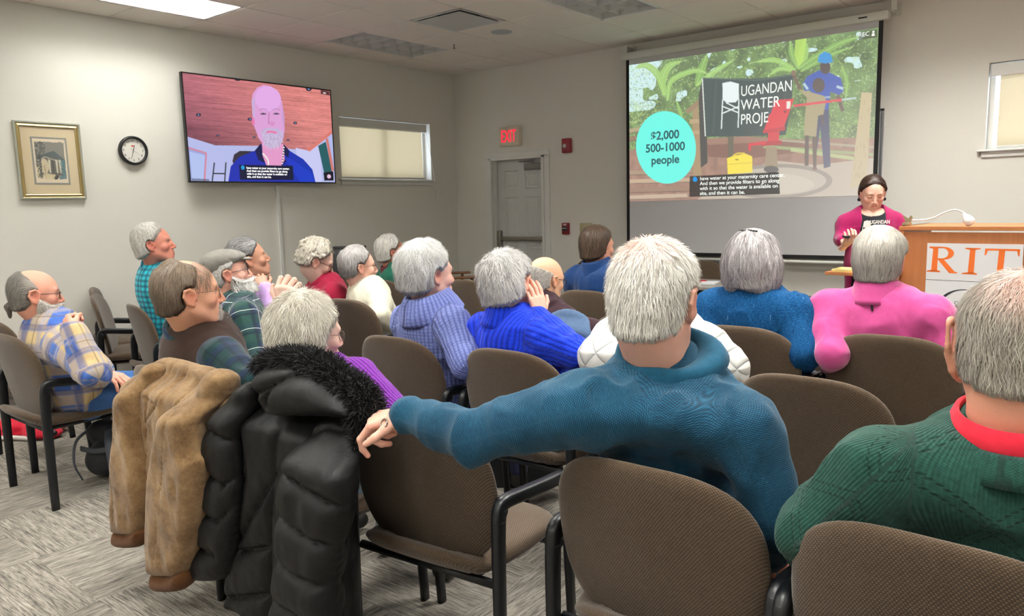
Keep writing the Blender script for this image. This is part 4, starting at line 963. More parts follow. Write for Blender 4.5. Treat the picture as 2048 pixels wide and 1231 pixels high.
# ---------------- front table and what lies on it ----------------
tb = empty('folding_table', (3.25, -.98, 0), math.radians(-1), 'long grey-topped folding table in front of the projection screen', 'table')
b = MB(); b.box((0, 0, .735), (2.25, .62, .03), .008, seg=2); b.build('tabletop', mat('table_grey', (142, 138, 134), .4), tb, True, auto=40)
b = MB(); b.box((0, -.02, .69), (2.15, .52, .06), .004); b.build('apron', M_dark, tb, False)
for x in (-.95, .95):
    for y in (-.24, .24):
        b = MB(); b.tube([(x, y, 0), (x, y, .70)], .014, 10); b.build('leg', M_dark, tb)
M_pap = mat('paper_white', (224, 226, 228), .7)
def paper(x, y, rz_, z, w_, d_, t_, m, label, n='paper_stack'):
    b = MB(); b.box((0, 0, t_ / 2), (w_, d_, t_), .001); o = b.build(n, m, None, False, loc=(x, y, z), rot=(0, 0, rz_)); return tag(o, label, 'papers')
paper(3.82, -1.05, .2, .751, .30, .22, .012, M_pap, 'stack of white papers lying on the front table')
tq = NT('brochure_print', .4, .4); tq.base(tq.ramp(tq.noise(tq.obj(), 14, 1), [(.35, lin((214, 130, 112))), (.48, lin((226, 214, 160))), (.56, lin((120, 178, 180))), (.7, lin((232, 232, 228)))]))
paper(3.50, -1.17, -.15, .751, .28, .2, .006, tq.m, 'colourful brochure nearest the edge of the front table', 'brochure')
b = MB(); b.tube([(-.035, 0, 0), (.035, .008, 0)], [.012, .010], 12); b.tube([(.035, .008, 0), (.08, .012, 0)], [.006, .005], 10); tag(b.build('marker', mat('marker_red', (206, 24, 34), .35), None, loc=(3.80, -1.06, .775)), 'red marker pen on the papers on the front table', 'marker')

# ---------------- chairs against the left wall ----------------
P = px(697, 592, 8.45)
P = px(697, 560, 7.75); r = empty('office_chair', (P[0], P[1], 0), math.radians(-129), 'black high-backed office chair against the left wall', 'chair')
M_blk = mat('black_leather', (26, 27, 30), .4)
PB = px(697, 492, 7.95); bzt = PB[2]
def back2(a, c, o):
    rr = math.hypot(a, c); e = 5
    if rr > 1e-9: k = rr / (abs(a) ** e + abs(c) ** e) ** (1 / e); a, c = a * k, c * k
    return (a * .235, -.22 - .05 * c + .02 * a * a + .03 * o, .5 + (bzt - .5) / 2 * (1 + c))
pad(0, PROF, back2).build('backrest', M_blk, r)
b = MB(); b.tube([(-.2, -.262, bzt - .015), (.2, -.262, bzt - .015)], .018, 10); b.build('top_band', mat('dark_grey_plastic', (46, 48, 52), .4), r)
pad(0, PROF, lambda a, c, o: (sq(a, .6) * .25, sq(c, .6) * .24, .46 + .04 * o)).build('seat', M_blk, r)
for s in (-1, 1):
    b = MB(); b.tube(bez([(s * .27, -.2, .46), (s * .28, -.2, .66), (s * .28, .15, .67), (s * .27, .16, .46)], 6), .016, 8); b.build('armrest', M_dark, r)
b = MB(); b.tube([(0, 0, .42), (0, 0, .12)], .03, 12); b.build('gas_post', M_dark, r)
b = MB()
for k in range(5): a_ = k * 2 * PI / 5 + .3; b.tube([(0, 0, .13), (.26 * math.cos(a_), .26 * math.sin(a_), .07)], [.026, .018], 8)
b.build('star_base', M_dark, r)
for k in range(5):
    a_ = k * 2 * PI / 5 + .3; b = MB(); b.lathe([(.005, -.02), (.03, -.02), (.034, 0), (.03, .02), (.005, .02)], (.26 * math.cos(a_), .26 * math.sin(a_), .034), 12, Matrix.Rotation(PI / 2, 3, 'X')); b.build('caster', M_dark, r)
M_oak = m_wood('dark_oak', (88, 54, 28), (138, 88, 48), (8, 8, 40), .35)
W0 = px(874, 492, 8.2); 
r = empty('wooden_armchair', (W0[0] + .15, W0[1] - .02, 0), math.radians(-38), 'dark oak armchair with turned spindles in the room corner', 'chair')
zt = W0[2]
def spindle(b, p0, p1, R, n=26):
    t = np.linspace(0, 1, n); P_ = np.array(p0)[None] * (1 - t[:, None]) + np.array(p1)[None] * t[:, None]; rad = R * (.62 + .38 * np.abs(np.sin(t * PI * 3 + .4)) + .25 * np.exp(-((t - .5) / .04) ** 2)); b.tube(P_, rad, 12)
b = MB(); b.tube(bez([(-.22, -.20, zt - .02), (-.1, -.235, zt + .01), (.1, -.235, zt + .01), (.22, -.20, zt - .02)], 6), .055, 12, flat=(.35, 1), up=(0, 0, 1)); b.build('crest_rail', M_oak, r)
for s in (-1, 1):
    b = MB(); spindle(b, (s * .22, -.17, .46), (s * .235, -.22, zt + .03), .022); b.build('back_post', M_oak, r)
for k in range(-2, 3):
    b = MB(); spindle(b, (k * .07, -.17, .46), (k * .075, -.225, zt - .02), .011); b.build('spindle', M_oak, r)
pad(0, PROF, lambda a, c, o: (sq(a, .6) * .26, sq(c, .6) * .235, .445 + .02 * o)).build('seat', M_oak, r)
for s in (-1, 1):
    b = MB(); b.box((s * .29, .05, .735), (.075, .52, .024), .01); b.build('armrest', M_oak, r, True, auto=40)
    b = MB(); spindle(b, (s * .25, .17, .455), (s * .29, .22, .725), .022); b.build('arm_post', M_oak, r)
    for y in (-.16, .16):
        b = MB(); spindle(b, (s * .25, y * 1.25, 0), (s * .19, y, .43), .022); b.build('leg', M_oak, r)

# ---------------- hanging and lying garments: padded shapes with real thickness ----------------
def sd_poly(x, z, P):
    d = np.full(len(x), 1e9); s = np.ones(len(x)); n = len(P)
    for i in range(n):
        ax, az = P[i]; bx_, bz_ = P[i - 1]; ex, ez = bx_ - ax, bz_ - az; wx, wz = x - ax, z - az
        t = np.clip((wx * ex + wz * ez) / (ex * ex + ez * ez + 1e-12), 0, 1); d = np.minimum(d, (wx - ex * t) ** 2 + (wz - ez * t) ** 2)
        c1, c2, c3 = z >= az, z < bz_, ex * wz > ez * wx; flip = (c1 & c2 & c3) | (~c1 & ~c2 & ~c3); s = np.where(flip, -s, s)
    return s * np.sqrt(d)
def sd_line(x, z, P):
    d = np.full(len(x), 1e9)
    for (ax, az), (bx_, bz_) in zip(P, P[1:]):
        ex, ez = bx_ - ax, bz_ - az; wx, wz = x - ax, z - az; t = np.clip((wx * ex + wz * ez) / (ex * ex + ez * ez + 1e-12), 0, 1); d = np.minimum(d, np.sqrt((wx - ex * t) ** 2 + (wz - ez * t) ** 2))
    return d
def smooth_poly(P, n=5):
    P = np.asarray(P, float); Q = np.vstack([P[-1], P, P[:2]]); out = []
    for i in range(1, len(P) + 1):
        for t in np.linspace(0, 1, n, endpoint=False):
            out.append(.5 * ((2 * Q[i]) + (-Q[i - 1] + Q[i + 1]) * t + (2 * Q[i - 1] - 5 * Q[i] + 4 * Q[i + 1] - Q[i + 2]) * t * t + (-Q[i - 1] + 3 * Q[i] - 3 * Q[i + 1] + Q[i + 2]) * t ** 3))
    return np.array(out)
def plane_pts(pts, Y): return [tuple(pxp(x, y, 1, Y)[[0, 2]]) for x, y in pts]
def pillow(name, outline, Y, T_, m, parent, seams=(), R=.05, puff=.0, sw=.03, h=.007, bend=None, fold=.0, fs=(22, 6), smooth=3, rec=None):
    """padded garment panel: outline in photograph pixels on the plane y = Y; T_ half thickness; seams pinch it"""
    P = smooth_poly(plane_pts(outline, Y), smooth); SL = [plane_pts(s, Y) for s in seams]
    def fn(p):
        x, y, z = p.T; d = sd_poly(x, z, P); yc = Y + (0 if bend is None else bend(x, z)); di = np.clip(-d / R, 0, 1)
        hh = T_ * np.sqrt(np.clip(1 - (1 - di) ** 2, 0, 1)) + .001
        if SL:
            ds = np.full(len(x), 1e9)
            for s in SL: ds = np.minimum(ds, sd_line(x, z, s))
            q = np.clip(ds / sw, 0, 1); hh = hh * (1 - puff + puff * np.sqrt(np.clip(1 - (1 - q) ** 2, 0, 1)))
        if fold: hh = hh + fold * (vnoise(np.c_[x * fs[0] + 3, z * fs[1], y * 0 + 2.5]) - .5) * di + fold * .4 * (vnoise(np.c_[x * 50, z * 20, y * 0 + 7.5]) - .5) * di
        ins = np.abs(y - yc) - hh
        return np.where(d < 0, ins * .8, np.sqrt(np.maximum(d, 0) ** 2 + np.maximum(np.abs(y - yc) - .001, 0) ** 2))
    lo = np.array([P[:, 0].min(), Y - T_ * 1.6 - .04, P[:, 1].min()]); hi = np.array([P[:, 0].max(), Y + T_ * 1.6 + .04, P[:, 1].max()])
    if bend is not None: lo[1] -= .12; hi[1] += .12
    v, q = mesh_sdf(fn, lo, hi, h); v = relax(v, q, 1, .4)
    return link(name, np_mesh(name, v, q), m, parent)
# ---------------- people ----------------
def m_attr(name, attr, rough=.5, spec=.4, sss=0.0, bumpsc=0, mul=1.0, rad=(1, .35, .2)):
    t = NT(name, rough, spec); a = t.n('ShaderNodeAttribute', attribute_name=attr)
    if bumpsc:
        n = t.noise(t.obj(), bumpsc, 3); t.bump(n, .18, .002); n2 = t.noise(t.obj(), 28, 3, .6); t.base(t.mix(t.math('MULTIPLY', n2, .16), a.outputs[0], (.42, .16, .11, 1), 'MIX'))
    else: t.base(a.outputs[0])
    if sss: t.b.inputs['Subsurface Weight'].default_value = sss; t.b.inputs['Subsurface Radius'].default_value = rad; t.b.inputs['Subsurface Scale'].default_value = .006
    return t.m
M_skin = m_attr('skin', 'tint', .5, .35, 0.0, 220); M_hair = m_attr('hair', 'tint', .42, .35)
M_gl = mat('spectacle_frame', (28, 24, 24), .3); M_glm = mat('spectacle_wire', (120, 100, 84), .3, metal=.8)
M_lens = NT('spectacle_lens', .03, .5); M_lens.b.inputs['Alpha'].default_value = .12; M_lens = M_lens.m
# garment cloths; tc = (around, along, part) in metres
def uvs(t, rot=0): return t.sep(t.attr('tc', rot=(0, 0, rot)))
def g_plain(name, c, c2=None, rough=.85, bs=.2, sheen=.12, sc=60):
    t = NT(name, rough, .2); n = t.noise(t.obj(), sc, 4, .6); t.base(t.mix(n, lin(c), lin(c2 or tuple(min(255, q * 1.15 + 6) for q in c)))); t.bump(n, bs, .002); t.b.inputs['Sheen Weight'].default_value = sheen; return t.m
def g_rib(name, c, c2, per=.009, dist=.003, st=.8, cross=0.0, xper=.012):
    t = NT(name, .85, .2); u = uvs(t); r = t.math('ABSOLUTE', t.math('SINE', t.math('MULTIPLY', u[0], PI / per)))
    k = t.math('ADD', t.math('MULTIPLY', t.math('SINE', t.math('ADD', t.math('MULTIPLY', u[1], 2 * PI / .006), t.math('MULTIPLY', r, 2.0))), .15), r)
    if cross: k = t.math('MULTIPLY', k, t.math('ADD', 1 - cross, t.math('MULTIPLY', t.math('ABSOLUTE', t.math('SINE', t.math('MULTIPLY', u[1], PI / xper))), cross)))
    n = t.noise(t.obj(), 90, 2); t.base(t.mix(t.math('ADD', t.math('MULTIPLY', k, .7), t.math('MULTIPLY', n, .3), clamp=True), lin(c), lin(c2))); t.bump(k, st, dist); t.b.inputs['Sheen Weight'].default_value = .12; return t.m
def g_plaid(name, base, bands, rough=.85):
    """bands: (period, width, offset, colour, strength, soft) applied on both directions"""
    t = NT(name, rough, .2); u = uvs(t); col = lin(base)
    for per, wd, off, c, st, dirs in bands:
        for ax in dirs:
            x = t.math('ABSOLUTE', t.math('SUBTRACT', t.math('MODULO', t.math('ADD', u[ax], 50 * per + off), per), per / 2))
            f = t.math('MULTIPLY', t.math('SUBTRACT', 1.0, t.n('ShaderNodeMapRange', i_Value=x, i_1=wd / 2 - min(wd * .25, .004), i_2=wd / 2 + min(wd * .25, .004)).outputs[0]), st); col = t.mix(f, col, lin(c))
    n = t.noise(t.obj(), 140, 3, .7); col = t.mix(.35, col, t.mix(n, (.1, .1, .1, 1), (1, 1, 1, 1)), 'SOFT_LIGHT'); t.base(col); t.bump(n, .2, .001); t.b.inputs['Sheen Weight'].default_value = .2; return t.m

def head_prims(male=True, ear=1.0, fat=1.0):
    j = fat
    P = [el((0, -.014, .032), (.0765, .097, .086)), el((0, .018, .0), (.068, .077, .088), .03), el((0, .026, -.052), (.056 * j, .06, .062), .03),
         rc((-.057 * j, -.002, -.05), (-.024, .066, -.098), .017, .016, .025), rc((.057 * j, -.002, -.05), (.024, .066, -.098), .017, .016, .025), el((0, .073, -.1), (.024, .019, .019), .02),
         rc((-.036, .080, .020), (.036, .080, .020), .010, k=.018), el((-.043, .063, -.028), (.021, .021, .019), .02), el((.043, .063, -.028), (.021, .021, .019), .02),
         el((0, .082, -.07), (.028, .020, .021), .02)]
    for s in (-1, 1): P.append(el((s * .031, .098, .001), (.0165, .013, .0095), .012, sub=True)); P.append(el((s * .031, .0775, .0), (.0135, .0125, .0125), .003))
    P += [rc((0, .090, .010), (0, .1105, -.034), .0075, .0105, .010), el((-.0125, .100, -.040), (.0075, .0095, .0065), .006), el((.0125, .100, -.040), (.0075, .0095, .0065), .006)]
    P += [rc((-.017, .093, -.0635), (.017, .093, -.0635), .0052, k=.005), rc((-.014, .0925, -.0735), (.014, .0925, -.0735), .0060, k=.005), el((0, .105, -.0684), (.026, .010, .0013), .002, sub=True)]
    for s in (-1, 1):
        e = s * .078; r_ = .0046 * (.5 + .5 * ear)
        ring = [(e - s * .004, .012, -.016), (e + s * .004, .010, .006), (e + s * .010, -.002, .018), (e + s * .014, -.018, .014), (e + s * .013, -.022, -.004), (e + s * .007, -.012, -.026), (e + s * .001, .002, -.036)]
        ring = [(e + (a - e) * ear, -.004 + (b_ + .004) * ear, -.010 + (c + .010) * ear) for a, b_, c in ring]
        for a, c in zip(ring, ring[1:]): P.append(rc(a, c, r_, k=.004))
        P.append(el((e + s * .005 * ear, -.004, -.008), (.005 * ear, .018 * ear, .026 * ear), .005)); P.append(el((e + s * .002, .004, -.034), (.006, .008, .009), .005)); P.append(el((e + s * .011 * ear, .001, -.008), (.006, .0085 * ear, .012 * ear), .004, sub=True))
    return P
def skull(p):
    return smin(smin(prim_d(p, el((0, -.014, .032), (.0765, .097, .086))), prim_d(p, el((0, .018, .0), (.068, .077, .088))), .03), prim_d(p, rc((0, -.035, -.03), (0, -.040, -.12), .062, .061)), .04)
EARC = np.array([-.004, -.010])
def hair_mask(p, st):
    x, y, z = p.T
    yf = np.interp(z, [-.12, -.06, -.03, 0., .03, .06, .09, .12], st.get('front', [-.03, -.01, .010, .014, .030, .055, .066, .05])) + .006 * (vnoise(p * 90) - .5)
    m = 1 - sst(-.020, .008, y - yf)
    zn = np.interp(y, [-.10, -.04, .0, .03], st.get('nape', [-.075, -.062, -.03, -.03])); m *= sst(-.008, st.get('taper', .022), z - zn + .008 * (vnoise(p * 120) - .5))
    if st.get('ears', True): de = np.hypot((y - EARC[0]) / 1.0, (z - EARC[1]) / 1.35); m *= np.where(np.abs(x) > .045, sst(.023, .033, de), 1)
    for c, r, so in st.get('bald', ()): m *= sst(1 - so, 1 + so, np.sqrt((((p - np.array(c)) / np.array(r)) ** 2).sum(1)))
    return m
def hair_fn(st):
    T_ = st.get('T', .016); top = st.get('top', 0.0); lock = st.get('lock', .006); extra = st.get('extra', ()); fr = st.get('freq', (45, 45, 18)); sd_ = st.get('seed', 0)
    def fn(p):
        x, y, z = p.T; m = hair_mask(p, st); d = skull(p); thick = T_ + top * sst(.0, .1, z) + st.get('back', 0) * sst(0, .1, -y)
        d = d - (thick * m - (.014 + .07 * sst(.070, .115, -z)) * (1 - m))
        for e in extra: d = smin(d, prim_d(p, e), e['k'])
        if lock: d = d - lock * (vnoise(p * np.array(fr) + sd_) - .45) * np.clip(m + .3 * (len(extra) > 0), 0, 1)
        return d
    return fn
def beard_fn(hp, st):
    T_ = st.get('T', .012); low = st.get('low', 0)
    def fn(p):
        x, y, z = p.T; d = sdf(p, hp)
        m = sst(.0, .014, y - np.interp(z, [-.13, -.06, -.02, .02], [-.02, -.006, .006, .02])) * (1 - sst(-.010, .010, z - np.interp(y, [.0, .03, .06, .09], st.get('line', [-.005, -.03, -.050, -.052]))))
        if st.get('goatee'): m *= 1 - sst(.022, .034, np.abs(x))
        mouth = np.exp(-((x / .020) ** 2 + ((z + .068) / .007) ** 2)); m = m * (1 - mouth) * sst(-.135, -.125, z)
        mu = np.exp(-((x / .026) ** 4 + ((z + .055) / .008) ** 2)) * sst(.08, .085, y); m = np.maximum(m, mu * st.get('must', .9))
        return d - (T_ * m * (1 + low * np.clip(-z - .07, 0, .05) * 20) - .006 * (1 - m)) - .004 * (vnoise(p * np.array((140, 140, 60))) - .5) * m
    return fn
def grad(fn, p, e=.002):
    g = np.stack([fn(p + np.eye(3)[i] * e) - fn(p - np.eye(3)[i] * e) for i in range(3)], 1); return g / (np.linalg.norm(g, axis=1)[:, None] + 1e-9)
def strands(fn, v, q, N, L, wd, flow, rs, lift=.004, wave=.0, steps=5, cols=None, jit=.25, ok=None):
    nfl = rs.normal(0, 1, (1, 3)) * 0 + 9.1
    """ribbons of hair starting on the hair surface; returns verts, quads, colours"""
    nrm = vnormals(v, q); idx = np.arange(len(v)) if ok is None else np.argwhere(ok(v)).ravel()
    if len(idx) == 0: return np.zeros((0, 3)), np.zeros((0, 4), int), np.zeros((0, 3))
    pk = idx[rs.randint(0, len(idx), N)]; p = v[pk] + rs.normal(0, .0015, (N, 3)) - nrm[pk] * .001
    Ls = L * rs.uniform(.5, 1.2, N); cen = [p]; sides = []; jd = rs.normal(0, jit, (N, 3)); ph = rs.uniform(0, 6, N); lf = lift * rs.uniform(.2, 1.6, N)
    for i in range(steps):
        n = grad(fn, p); d = flow(p, n) + jd * (.6 + .4 * i / steps) + 1.5 * wave * (np.stack([vnoise(p * 34 + 3), vnoise(p * 34 + 17), vnoise(p * 34 + 29)], 1) - .5) + wave * np.sin(ph + i * 1.6)[:, None] * np.cross(n, flow(p, n)); d = d - n * (d * n).sum(1)[:, None] * .9; d /= np.linalg.norm(d, axis=1)[:, None] + 1e-9
        s_ = np.cross(d, n); sides.append(s_); p = p + d * (Ls / steps)[:, None]; dist = fn(p); tgt = lf * ((i + 1) / steps) ** 1.3; p = p + n * (tgt - dist)[:, None] * .8; cen.append(p)
    sides.append(sides[-1]); K = steps + 1; C = np.stack(cen, 1); Sd = np.stack(sides, 1); ww = wd * np.sin(np.linspace(.45, PI * .97, K)) ** .7
    A = C - Sd * ww[None, :, None] / 2; B = C + Sd * ww[None, :, None] / 2; vv = np.stack([A, B], 2).reshape(-1, 3)
    b = (np.arange(N) * K * 2)[:, None] + (np.arange(K - 1) * 2)[None]; qq = np.stack([b, b + 1, b + 3, b + 2], -1).reshape(-1, 4)
    return vv, qq, np.repeat(np.arange(N), K * 2)
def hair_cols(p, st, rs):
    o_ = _hair_cols(p, st, rs)
    if 'spot' in st:
        c, r, a = st['spot']; w_ = a * np.exp(-((((p - np.array(c)) / np.array(r)) ** 2).sum(1)) ** 1.5)[:, None]; o_ = o_ * (1 - w_) + np.array(lin((232, 176, 158))[:3]) * w_
    return o_
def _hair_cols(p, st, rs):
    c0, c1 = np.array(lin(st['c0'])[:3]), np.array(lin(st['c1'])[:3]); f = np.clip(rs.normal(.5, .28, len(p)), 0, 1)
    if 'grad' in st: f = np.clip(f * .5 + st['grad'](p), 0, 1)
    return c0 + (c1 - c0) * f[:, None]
def flow_short(p, n):
    c = np.array([0, -.055, .13]); d = p - c; d = d - n * (d * n).sum(1)[:, None]; d /= np.linalg.norm(d, axis=1)[:, None] + 1e-6
    return d + np.array([0, -.1, -.45])
def flow_down(p, n): return np.where((p[:, 2] > .07)[:, None], (p - np.array([0, -.03, .14])) * np.array([8, 8, 2]), 0) + np.array([0, -.15, -1.0])
def flow_side(p, n): return np.array([.9, -.2, -.35]) + np.where((p[:, 2] < .03)[:, None], np.array([-.7, 0, -1.0]), 0) * np.sign(1)
def flow_back(p, n): return np.array([0, -1.0, -.15]) + np.where((p[:, 1] < -.06)[:, None], np.array([0, .4, -1.2]), 0)

def hand_prims(W, d, pn, side, curls=((20, 25, 15),) * 4, spread=.0, thumb=None, s=1.0):
    """W wrist, d towards the knuckles, pn the way the palm faces, side +1 when the thumb lies along cross(d, pn)"""
    W = np.array(W, float); d = unit(d); pn = unit(np.array(pn) - d * (np.array(pn) @ d)); t = np.cross(d, pn) * side; P = []
    P.append(rc(W - d * .05 * s, W + d * .015 * s, .027 * s, .025 * s, .01, flat=.75, fax=pn)); tips = []
    for i in range(4):
        k0 = W + d * .012 * s + t * (.014 - .0095 * i) * s; k1 = W + d * (.088 - .004 * abs(i - 1.2)) * s + t * (.0315 - .021 * i) * s - pn * .002 * (1.5 - abs(i - 1.5)) * s; P.append(rc(k0, k1, .0135 * s, .0108 * s, .014 * s))
        Ls = [(.043, .026, .020), (.047, .030, .021), (.044, .028, .021), (.034, .021, .019)][i]; a = 0; p = k1; dd = unit(d + t * spread * (1.2 - i) * .5)
        for L, c, r0, r1 in zip(Ls, curls[i], (.0098, .0090, .0082), (.0090, .0082, .0070)):
            a += math.radians(c); v_ = dd * math.cos(a) + pn * math.sin(a); q = p + v_ * L * s; f = .93 if i == 3 else 1.0; P.append(rc(p, q, r0 * s * f, r1 * s * f, .0035 * s)); p = q
        tips.append(p)
    th = thumb or ((.75, .75, .25), (.9, .25, .3)); p = W + d * .02 * s + t * .018 * s + pn * .004; 
    for (a, b_, c), L, r0, r1 in zip((th[0], th[0], th[1]), (.036, .030, .026), (.0145, .0115, .0098), (.0115, .0100, .0078)):
        v_ = unit(d * a + t * b_ + pn * c); q = p + v_ * L * s; P.append(rc(p, q, r0 * s, r1 * s, .006 * s)); p = q
    return P, tips
def shrink(prims, e):
    out = []
    for q in prims:
        q = dict(q)
        if q['t'] == 'rc': q['ra'] = max(.006, q['ra'] + e); q['rb'] = max(.006, q['rb'] + e)
        else: q['r'] = q['r'] + e
        out.append(q)
    return out
PEOPLE = {}
def collar(root, O, nb, ax, fwd, m, spec, name='collar', hs=1.0):
    """a standing band round the neck; spec: r0, r1 radii, h0, h1 heights, front (opening half angle), roll, drop(angle)->extra"""
    nb = nb + unit(ax) * .012; ax = unit(ax); f = unit(fwd - ax * (fwd @ ax)); r = np.cross(f, ax); n = 72; op = math.radians(spec.get('open', 0)); full = op == 0
    th = np.linspace(op, 2 * PI - op, n, endpoint=not full); prof = spec['prof']; P = []; ex = spec.get('ex', lambda a: (0, 0))
    wob = spec.get('wob', .0)
    for rad, hh, amt in prof:
        row = []
        for a in th:
            e1, e2 = ex(a); w_ = wob * math.sin(a * 5 + hh * 60) * amt; R_ = rad * 1.10 * hs + e1 * amt + w_
            row.append(nb - O + ax * (hh * hs + spec.get('up', 0) + e2 * amt) + (f * math.cos(a) * 1.04 + r * math.sin(a)) * R_)
        P.append(row)
    b = MB(); b.quadgrid(np.array(P), False, full); o = b.build(name, m, root, fix=False)
    me = o.data; tc = [(math.atan2((np.array(v.co) - (nb - O)) @ r, (np.array(v.co) - (nb - O)) @ f) * .075, (np.array(v.co) - (nb - O)) @ ax, 9) for v in me.vertices]; add_attr(me, 'tc', np.array(tc))
    md = o.modifiers.new('thick', 'SOLIDIFY'); md.thickness = spec.get('th', .004); md.offset = 0; return o
TURTLE = [(.066, .035, .6), (.064, .060, 1), (.066, .068, 1), (.072, .066, 1), (.077, .045, 1), (.082, .02, .8), (.088, -.002, .5), (.092, -.02, 0)]
CREW = [(.066, .022, 1), (.070, .026, 1), (.074, .022, 1), (.082, .005, .6), (.090, -.014, 0)]
SHIRT = [(.065, .02, .6), (.065, .050, 1), (.068, .056, 1), (.073, .052, 1), (.078, .028, 1), (.088, .006, 1), (.092, .0, .8)]
STAND = [(.062, .0, .6), (.060, .035, 1), (.061, .066, 1), (.065, .070, 1), (.070, .064, 1), (.076, .03, .8), (.086, .0, .4), (.09, -.018, 0)]
def person(key, label, O, heading, head, hyaw=0, hpitch=0, htilt=0, s=1.0, hs=1.0, skin=(222, 172, 148), skin2=None, hair=None, beard=None, top=None, under=None, coll=(), legs=(40, 44, 54), trm=None, arms=None, sw=.178, bulk=1.0, belly=0.0, hunch=.0, fold=.007,
           shoe=(40, 36, 34), glasses=None, hands=True, N=3500, voxel=.008, stand=False, kneeout=.12, brow=None, vest=None, fat=1.0, eyes=True, seatz=.55, extras=None, shoulders=None, dz=0.0, hemz=None, nbo=(0, -.030, -.158), topsleeve=True, outer=None, neckr=.060, ear=1.1):
    rs = np.random.RandomState(sum(map(ord, key)) % 1000); O = np.array([O[0], O[1], 0.0]); head = np.array(head, float)
    h = math.radians(heading); f = V(-math.sin(h), math.cos(h), 0); r = V(math.cos(h), math.sin(h), 0); up = V(0, 0, 1)
    def L(x, y, z): return O + r * x + f * y + up * z
    ha = math.radians(heading + hyaw); fd = V(-math.sin(ha) * math.cos(math.radians(hpitch)), math.cos(ha) * math.cos(math.radians(hpitch)), math.sin(math.radians(hpitch)))
    FH = frame(fd)
    if htilt: c, s_ = math.cos(math.radians(htilt)), math.sin(math.radians(htilt)); FH = FH @ np.array([[c, 0, s_], [0, 1, 0], [-s_, 0, c]])
    Hl = lambda p: np.array(p) @ FH.T * hs + head
    root = empty('person', O, 0, label, 'person'); PEOPLE[key] = root
    nb = head + (r * nbo[0] + f * nbo[1] + up * nbo[2]) * hs; pel = L(0, .235, seatz) if not stand else L(0, 0, .93); mid = pel * .55 + nb * .45 - f * (-.012 + hunch) ; _y = (nb - O) @ f; nb = nb + f * max(0, .15 - _y) if not stand else nb; sp = unit(nb - mid); chest = mid * .42 + nb * .58 - f * hunch * .5
    sh = shoulders or [nb - r * sw * s - sp * .062 - f * .012, nb + r * sw * s - sp * .062 - f * .012]; sh = [np.array(q, float) for q in sh]
    arms = arms or {}; A = []
    for i, sg in ((0, -1), (1, 1)):
        a = arms.get('LR'[i], {}); e = a.get('elbow'); w_ = a.get('wrist')
        e = sh[i] + (r * sg * .055 + f * .04 - up * .265) * s if e is None else np.array(e, float)
        w_ = L(sg * .09, .47, .63) if w_ is None else np.array(w_, float); A.append((sh[i], e, w_, a))
    bk = bulk
    T_ = [rc(pel, pel * .5 + mid * .5, .158 * bk, .150 * bk, .05, .78, f), rc(pel * .5 + mid * .5, chest, .150 * bk + belly * .3, .158 * bk, .05, .76, f), rc(chest, nb - sp * .09, .152 * bk, .125 * bk, .05, .70, f)]
    if belly: T_.append(el(pel * .6 + mid * .4 + f * .07, (.13 * bk, .07 + belly, .13), .06))
    T_ += [rc(sh[0], sh[1], .052 * s, .052 * s, .05)] + [rc(nb - sp * .018, q_ * .75 + nb * .25, .040, .046 * s, .05) for q_ in sh]
    T_ += [rc(chest + sp * .02, q_ - sp * .035, .105 * bk, .062 * s, .06, .85, f) for q_ in sh]
    T_ += [rc(nb - sp * .09 - f * .0, nb - sp * .012, .075, .054, .05)]
    sl = []; NS = len(T_)
    for (s0, e, w_, a) in A:
        k_ = a.get('k', 1.0) * s; r0_, r1_, r2_ = a.get('r', (.060 * k_ * (bk ** .5), .047 * k_, a.get('cuff', .033) * s)); sl += [rc(s0, e, r0_, r1_, .035), rc(e, w_, r1_, r2_, .03)]
    garment = T_ + sl
    # --- the body: head and hands fine, the rest coarse, one mesh
    hp = head_prims(fat=fat, ear=ear); nl = lambda p: (np.array(p) - head) @ FH / hs
    neck = [rc(nl(head + FH @ V(0, -.032, -.055) * hs), nl(nb - sp * .02), neckr, neckr, .03), rc(nl(nb - sp * .02), nl(nb - sp * .06), neckr, .07, .02)]
    ap = hp[:6] + neck + hp[6:]
    vh, qh = mesh_sdf(lambda p: sdf(p, ap), [-.1, -.125, -.21], [.1, .13, .13], .0030 if N >= 3000 else .0036)
    c = np.array(lin(skin)[:3]); red = np.array(lin(skin2 or (214, 128, 108))[:3]); x, y, z = vh.T; tint = np.tile(c, (len(vh), 1))
    def blend(w_, col): 
        nonlocal tint; w_ = np.clip(w_, 0, 1)[:, None]; tint = tint * (1 - w_) + np.array(col) * w_
    blend(.7 * np.exp(-(((np.abs(x) - .083) / .014) ** 2 + ((y + .004) / .03) ** 2 + ((z + .008) / .034) ** 2)), red); blend(.45 * np.exp(-(((np.abs(x) - .042) / .02) ** 2 + ((z + .03) / .02) ** 2)) * (y > .04), red)
    blend(.4 * np.exp(-((x / .014) ** 2 + ((z + .034) / .014) ** 2)) * (y > .09), red); blend(.75 * np.exp(-((x / .022) ** 4 + ((z + .0685) / .0095) ** 4)) * (y > .085), np.array(lin((186, 92, 86))[:3]))
    if eyes:
        ez = z / .0046; ex_ = (np.abs(x) - .031) / .0115; al = (ex_ ** 2 + ez ** 2 < 1) & (y > .082)
        blend(al * 1.0, lin((206, 200, 194))[:3]); blend((np.hypot(np.abs(x) - .031, z) < .0046) & (y > .082), lin((52, 40, 34))[:3]); blend((np.abs(z - .0052) < .0018) & (np.abs(ex_) < 1.1) & (y > .08), lin((90, 60, 52))[:3])
    else: blend((np.abs(z + .0052) < .0022) & (np.abs(np.abs(x) - .031) < .013) & (y > .08), lin((60, 40, 36))[:3])
